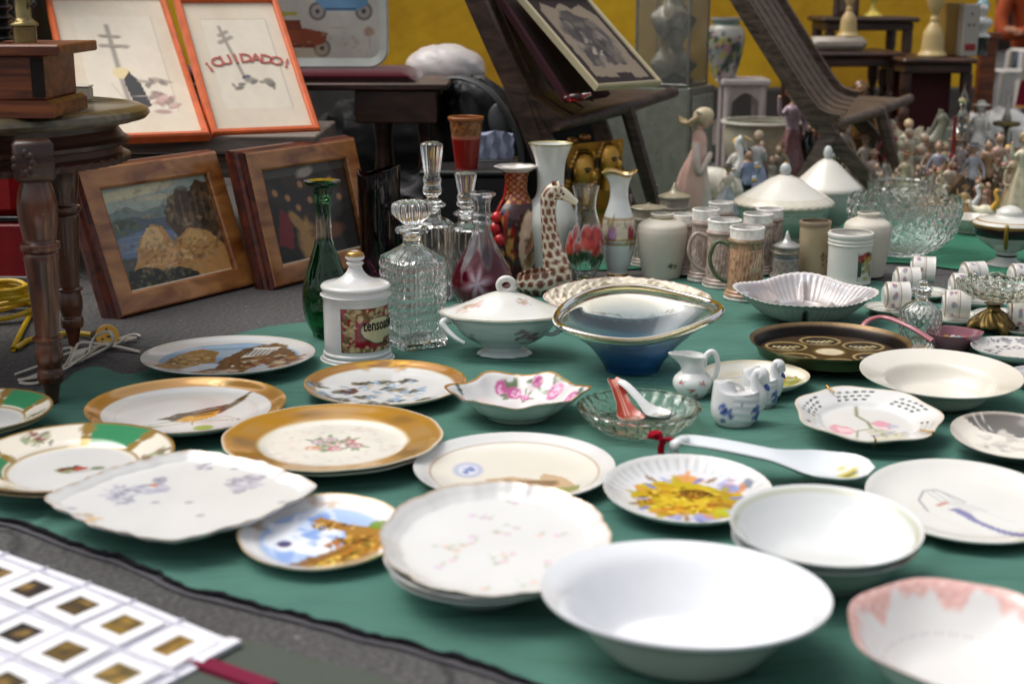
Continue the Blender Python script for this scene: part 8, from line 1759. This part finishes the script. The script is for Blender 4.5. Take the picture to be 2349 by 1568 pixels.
g = Geo(); ball(g, ((1608-1588)*K, 0, (505-270)*K), 24*K, 17*K, 19*K, C('#c9b898'), 14, 20, Matrix.Rotation(-.15, 3, 'Y'))
for k in range(7): tube(g, spl([((1598-1588)*K, (k-3)*.004, (505-268-k)*K), ((1580-1588)*K, (k-3)*.004, (505-282-k*1.5)*K), ((1566-1588)*K, (k-3)*.003, (505-288+k)*K), ((1552-1588)*K, (k-3)*.002, (505-282+k*2)*K)], 4), [.007]*5+[.006]*4+[.004, .003, .002, .001], 8, C('#b39c78'))
mesh('hair', g, M_BISQ, t, 60)
g = Geo(); box(g, (1596-1588)*K, -.014, (505-262)*K, .018, .012, .009, C('#d8ccb0'), Matrix.Rotation(.4, 3, 'Y'), .003); mesh('bow', g, M_BISQ, t, 30)
g = Geo()
for q in (-1, 1): ball(g, ((1646-1588+q*9)*K, -.004, (505-345+q*10)*K), 12*K, 6*K, 16*K, C('#c9c2ae'), 8, 12, Matrix.Rotation(.5*q, 3, 'Y'))
GR = 'small porcelain figurines crowded at the back'
F_ = [
 (1652, 486, 128, 'white goose figurine with raised wings right of the pink lady', 'bird', '#c4beb0', '#c9c6bc', '#8a7a5c'),
 (1688, 486, 120, 'grey blue girl figurine with a yellow bonnet beside the goose', 'lady', '#6f7c8c', '#b5b2aa', '#c29a50'),
 (1668, 500, 88, 'seated child figurine holding a tiny goose, low beside the pink lady', 'child', '#8a9094', '#c2b4a4', '#4a4440'),
 (1712, 490, 105, 'dark blue dressed boy figurine with black hair', 'man', '#5a6484', '#7c86a0', '#1c1a1c'),
 (1736, 470, 120, 'pale lilac bent over lady figurine before the enamel basin', 'lady', '#8a92ac', '#b5b0b0', '#b8a890'),
 (1765, 452, 112, 'cluster of three cream flower seller figures before the basin', 'group', '#a8a296', '#7c8a84', '#8a7a6c'),
 (1790, 440, 80, 'green and cream kneeling figurine beside the flower seller cluster', 'child', '#7c8a6c', '#b8b49a', '#6d5a44'),
 (1813, 430, 168, 'tall lady figurine with a brown hat and mauve dress over the tureen', 'lady', '#6d4a4c', '#a08a98', '#7a4c34'),
 (1850, 425, 88, 'cream girl figurine between the black vase and the tureen knob', 'lady', '#b5aa92', '#c9bda2', '#6d5c48'),
 (1885, 415, 120, 'brown skinned figurine with a curly orange head', 'man', '#7c4c30', '#8f6040', '#7c4a28'),
 (1905, 420, 80, 'pale praying figurine behind the farther tureen knob', 'white', '#b0a698', '#c2b8a8', '#a08a78'),
 (1930, 440, 118, 'grey white shepherd figurine left of the bronze dancer', 'man', '#8a8478', '#b0a89a', '#5c4a3c'),
 (1945, 455, 80, 'brown violin player figurine below the shepherd', 'child', '#7a6050', '#a89684', '#4a382c'),
 (1964, 430, 172, 'slender bronze dancer figurine rising above its neighbours', 'gold', '#6d4c24', '#7a5828', '#5c3c1c'),
 (1980, 446, 96, 'bluish grey mother figurine holding a round basket', 'lady', '#8c8c8c', '#a89c90', '#5a4234'),
 (1998, 470, 90, 'small pink cheeked child figurine right of the farther tureen', 'child', '#8f8a80', '#b09a90', '#7c6a5c'),
 (2012, 460, 60, 'grey dove figurine with orange beak near the farther tureen', 'bird', '#8a8a90', '#a8a4a8', '#55504c'),
 (2036, 448, 122, 'cream farm boy figurine with a red waistcoat and tall hat', 'man', '#b5ac96', '#8a3034', '#a8a08a'),
 (2058, 452, 92, 'white and olive bending figurine over the crystal boss bowl', 'white', '#b0aa90', '#b8b29c', '#8a8468'),
 (2078, 430, 110, 'pale blond angel figurine behind the crystal boss bowl', 'angel', '#9a948a', '#c2bba8', '#b8a47c'),
 (2098, 440, 128, 'white haired old couple figurine in grey and cream', 'group', '#8a867c', '#b5ae9c', '#a89c88'),
 (2108, 425, 122, 'tall grey green horse figurine standing high at the back', 'horse', '#6d6c58', '#8a8470', '#4a4638'),
 (2128, 462, 96, 'brown and grey seated fisherman figurine', 'man', '#6d5644', '#8c7460', '#44342a'),
 (2148, 470, 104, 'slate blue lady figurine with arms raised', 'lady', '#5f6678', '#8a8c98', '#6a5442'),
 (2164, 448, 86, 'olive hatted gardener figurine', 'man', '#8a8860', '#a39b78', '#6d6440'),
 (2172, 492, 90, 'small grey dog and child figurine', 'child', '#7c7870', '#a39684', '#3c322c'),
 (2186, 478, 118, 'pale pink girl figurine left of the brown cabin ornament', 'lady', '#a8949a', '#b5a6a8', '#8a6a50'),
 (2206, 470, 92, 'dark bearded brown figurine on a rock', 'man', '#54463a', '#6d5a48', '#30261e'),
 (2228, 480, 108, 'silvery grey knight figurine', 'man', '#7c808a', '#9498a0', '#5a5c60'),
 (2236, 440, 96, 'dark haired trio figurine with small gold dots', 'group', '#4c4038', '#7a6858', '#2c2420'),
 (2262, 478, 112, 'brown friar figurine with outstretched arm', 'man', '#6f5440', '#8c7058', '#3a2a20'),
 (2252, 500, 78, 'peach toned pair of child figurines', 'group', '#b08c7c', '#c2a08c', '#8a5c48'),
 (2284, 470, 118, 'rosy brown lady figurine with a shawl', 'lady', '#7c6860', '#a08478', '#4c3830'),
 (2306, 452, 84, 'yellow and pale green clown figurine under the brass lamp', 'man', '#b0a85c', '#b8c4b0', '#d09a48'),
 (2322, 486, 104, 'tan shepherdess figurine close to the right edge', 'lady', '#8f7c5c', '#a8987c', '#5c4a34'),
 (2340, 500, 140, 'cream column like saint figurine at the right edge', 'lady', '#a39a80', '#b8b098', '#8a7c60'),
 (2146, 505, 60, 'tiny orange and white bird figurine at the feet of the others', 'bird', '#a8805c', '#c9bcae', '#5c4030'),
 (2212, 512, 62, 'small honey coloured house keeper figurine in front', 'child', '#9c7c4c', '#b0946a', '#5c4424'),
 (2240, 402, 120, 'whitish draped saint figurine in the rear row', 'white', '#b5b2aa', '#bcb8b0', '#a8a49a'),
 (2056, 398, 92, 'faint grey monk figurine in the rear row', 'man', '#544c4a', '#6d6460', '#3a3230'),
 (2120, 400, 70, 'pale kneeling angel in the rear row', 'angel', '#8f8a80', '#b0a898', '#8a7a60'),
]
for i, (x, y, hp_, lb, kd, a_, b_, d_) in enumerate(F_):
    figurine(x, y, hp_, lb, kd, a_, b_, d_, seed=i*7+3, wide=1.6, group=GR, mat=M_FIG if kd != 'gold' else M_CER)

for i in range(16):                 # low front rank along the right
    x = 2010+i*21.5; col3 = [('#8a7c68', '#a89c88', '#5c4434'), ('#7c8088', '#b0a89c', '#6d5a48'), ('#a08c84', '#b8a898', '#4a3c34'), ('#8c8a6c', '#a89f84', '#6a5238')][i % 4]
    nm = ['khaki', 'slate', 'rosy', 'olive'][i % 4]; where = ['leftmost', 'second', 'third', 'fourth'][i//4]
    figurine(x, 478+8*math.sin(i*1.9), 74+16*math.sin(i*2.7), '%s small porcelain figurine of the low front rank, %s of that colour from the left' % (nm, where), ['lady', 'child', 'man', 'group'][(i*3) % 4], *col3, seed=200+i*5, wide=1.5, group=GR)
# white block, black vase, orange basket
q = gp(2165, 420, .005); g = Geo(); k = 1/sc(q); prism(g, [(-26*k, 0), (24*k, 0), (30*k, 118*k), (-22*k, 118*k)], -.02, .02, C('#8e9186'), Matrix.Rotation(math.pi/2, 4, 'X')); o = mesh('stone_slab', g, M_BISQ, None, 0, loc=(q.x, q.y+.10, .005)); tag(o, 'pale grey stone slab standing behind the horse figurine', 'slab')
def simple_lathe(name, label, cat, xc, yb, yt, w_, pr, col, mat, paint=None, group=None, rm=None):
    u = Up(xc, yb, yt, w_, .5); g = Geo(); lathe(g, vz(spl(pr, 5), u.h, u.R), 48, col=C(*col) if isinstance(col, tuple) else C(col), paint=paint(u) if paint else None, rm=rm); o = mesh(name, g, mat, None, 50, loc=u.loc); tag(o, label, cat, group); return o
simple_lathe('vase', 'glossy black round vase with bright reflections behind the cream girl figurine', 'vase', 1852, 430, 300, 40, [(.001, 0), (.5, 0), (.7, .2), (1.0, .5), (.9, .75), (.5, .9), (.45, 1.0), (.001, 1.0)], '#0c100c', M_CER)
simple_lathe('glass_bottle', 'slim crimson glass bottle with a long neck by the crystal candelabrum', 'bottle', 2180, 480, 268, 26, [(.001, 0), (.9, 0), (1.0, .1), (.9, .45), (.4, .65), (.3, .95), (.5, 1.0), (.001, 1.0)], '#6d0a14', M_CER)
u = Up(2196, 480, 190, 44, .5); t = thing('crystal_candlestick', 'tall clear crystal candlestick topped with a bright gem', 'candlestick', u.loc); g = Geo(); lathe(g, vz(spl([(.001, 0), (.9, 0), (.8, .03), (.3, .10), (.45, .2), (.3, .3), (.6, .42), (.3, .52), (.45, .62), (.7, .72), (.3, .80), (.4, .88), (.15, .95), (.001, 1.0)], 4), u.h, u.R), 40, rm=lambda T, Z, R: 1-.08*np.abs(np.sin(T*4))); mesh('stem', g, M_CRYST, t, 20)
g = Geo(); ball(g, (-.008, -.01, u.h*.86), .010, col=C('#d8d0a0', .9), n=4, m=6); mesh('gem', g, M_METAL, t, 0)
# brass lamp, cabin ornament, glassware sparkling
u = Up(2303, 400, 270, 60, .5); t = thing('brass_lamp', 'brass pedestal with a flat round top at the far right', 'stand', u.loc); g = Geo(); lathe(g, vz(spl([(.001, 0), (.8, 0), (.7, .08), (.2, .18), (.14, .5), (.2, .8), (.95, .86), (1.0, .9), (.9, .93), (.001, .93)], 4), u.h, u.R), 32, col=C('#6a5a2c', .6)); mesh('pedestal', g, M_METAL, t, 50)
g = Geo(); lathe(g, vz([(.001, .94), (.3, .94), (.35, .97), (.2, 1.1), (.1, 1.35), (.001, 1.36)], u.h, u.R), 24, col=C('#a39c90', .3)); mesh('finial', g, M_CER, t, 50)
u = Up(2200, 500, 400, 60, .5); t = thing('cabin_ornament', 'little brown cabin ornament among the figurines', 'ornament', u.loc); g = Geo(); box(g, 0, 0, u.h*.3, u.R*1.5, u.R*1.2, u.h*.6, C('#6d5434'), bev=.002); mesh('cabin_wall', g, M_STONE, t, 0)
g = Geo(); prism(g, [(-u.R, u.h*.602), (u.R, u.h*.602), (0, u.h)], -u.R*.7, u.R*.7, C('#4c3c2c'), Matrix.Rotation(math.pi/2, 4, 'X')); mesh('roof', g, M_STONE, t, 0)
g = Geo(); box(g, 0, -u.R*.605, u.h*.2, u.R*.4, .002, u.h*.35, C('#2c2018')); mesh('door', g, M_STONE, t, 0)
gl = [(2244, 345, 240, 46, 'tall stemmed sparkling goblet behind the trio figurine'), (2275, 380, 262, 52, 'big clear glass goblet left of the brass pedestal'), (2330, 400, 300, 50, 'clear glass vase at the far right beside the brass pedestal'), (2345, 345, 260, 50, 'rear clear goblet at the right edge'), (2262, 400, 330, 40, 'short clear tumbler among the rear glassware')]
for x, yb, yt, w_, lb in gl:
    u = Up(x, yb+20, yt, w_, .5); g = Geo(); lathe(g, vwall(vz(spl([(.6, 0), (.62, .01), (.2, .06), (.12, .3), (.3, .4), (.85, .6), (1.0, .85), (.95, 1.0)], 4), u.h, u.R), .0018, u.h*.42), 36, rm=lambda T, Z, R: 1-.05*np.abs(np.sin(T*5))); o = mesh('glass_goblet', g, M_CRYST, None, 40, loc=u.loc); tag(o, lb, 'glass', 'clear glassware at the back right')
# white cloth bundle, green bottle, maroon lamp shade at the right edge
q = yp(2290, 330, 4.9); blob('white_cloth', 'bright white cloth bundle on the ground behind the rear glassware', 'cloth', (q.x, 4.95, .08), .16, .12, .12, C('#cfcdc8'), M_POLY, 12, .12)
simple_lathe('green_bottle', 'bright green bottle cut by the right edge', 'bottle', 2362, 470, 330, 44, [(.001, 0), (.9, 0), (1.0, .05), (1.0, .6), (.4, .8), (.35, 1.0), (.001, 1.0)], '#2f6a14', M_CER)
u = Up(2345, 330, 150, 60, .3); t = thing('table_lamp', 'table lamp with a dark maroon shade at the right edge', 'lamp', u.loc); g = Geo(); lathe(g, vz([(.001, 0), (.4, 0), (.3, .05), (.1, .12), (.1, .5), (.001, .5)], u.h, u.R), 20, col=C('#1c1814')); mesh('base', g, M_METAL, t, 50)
g = Geo(); lathe(g, vz(spl([(.68, .46), (.66, .50), (.40, .80), (.38, .80), (.36, .97), (.001, 1.0)], 3), u.h, u.R), 32, paint=lambda T, Z, R, X, Y: Paint(T, Z/u.h, C('#5a0c20')).mask((Z/u.h < .50).astype(float), C('#b8804c')).mask((Z/u.h > .81).astype(float), C('#a8a090', .5)).c); mesh('lamp_shade', g, M_CLOTHG, t, 40)
# small china beside the black banded tureen
g = Geo(); q = gp(2240, 545, .005)
for x, y, w_, lb, cc in ((2228, 500, 120, 'shallow white shell bowl heaped with china behind the banded tureen', '#cfc8bc'), (2338, 500, 90, 'white scalloped dish behind the banded tureen, right edge', '#cfcabc')):
    dish('shell_bowl', lb, 'bowl', x, y, w_, .035, None, 'bowl', hpx=40, base=C(cc), fm=scal(10, .08), group='scalloped china dishes at the back')
for x, y, hp_, lb, kd, a_, b_, d_ in ((2222, 505, 60, 'white porcelain swan ornament in the shell bowl', 'bird', '#c4beb4', '#cfcac0', '#a8a298'), (2262, 520, 64, 'cream and gold bird ornament behind the banded tureen', 'bird', '#bfb8a0', '#b88c34', '#8a7c60')):
    figurine(x, y, hp_, lb, kd, a_, b_, d_, seed=91, group=None)
g = Geo(); u = Up(2012, 500, 478, 40, .5); 
simple_lathe('small_box', 'tiny black lidded pot with an orange knob beside the farther tureen', 'pot', 1996, 520, 470, 34, [(.001, 0), (.9, 0), (1.0, .3), (.9, .6), (.3, .8), (.25, 1.0), (.001, 1.0)], '#17130f', M_CER)
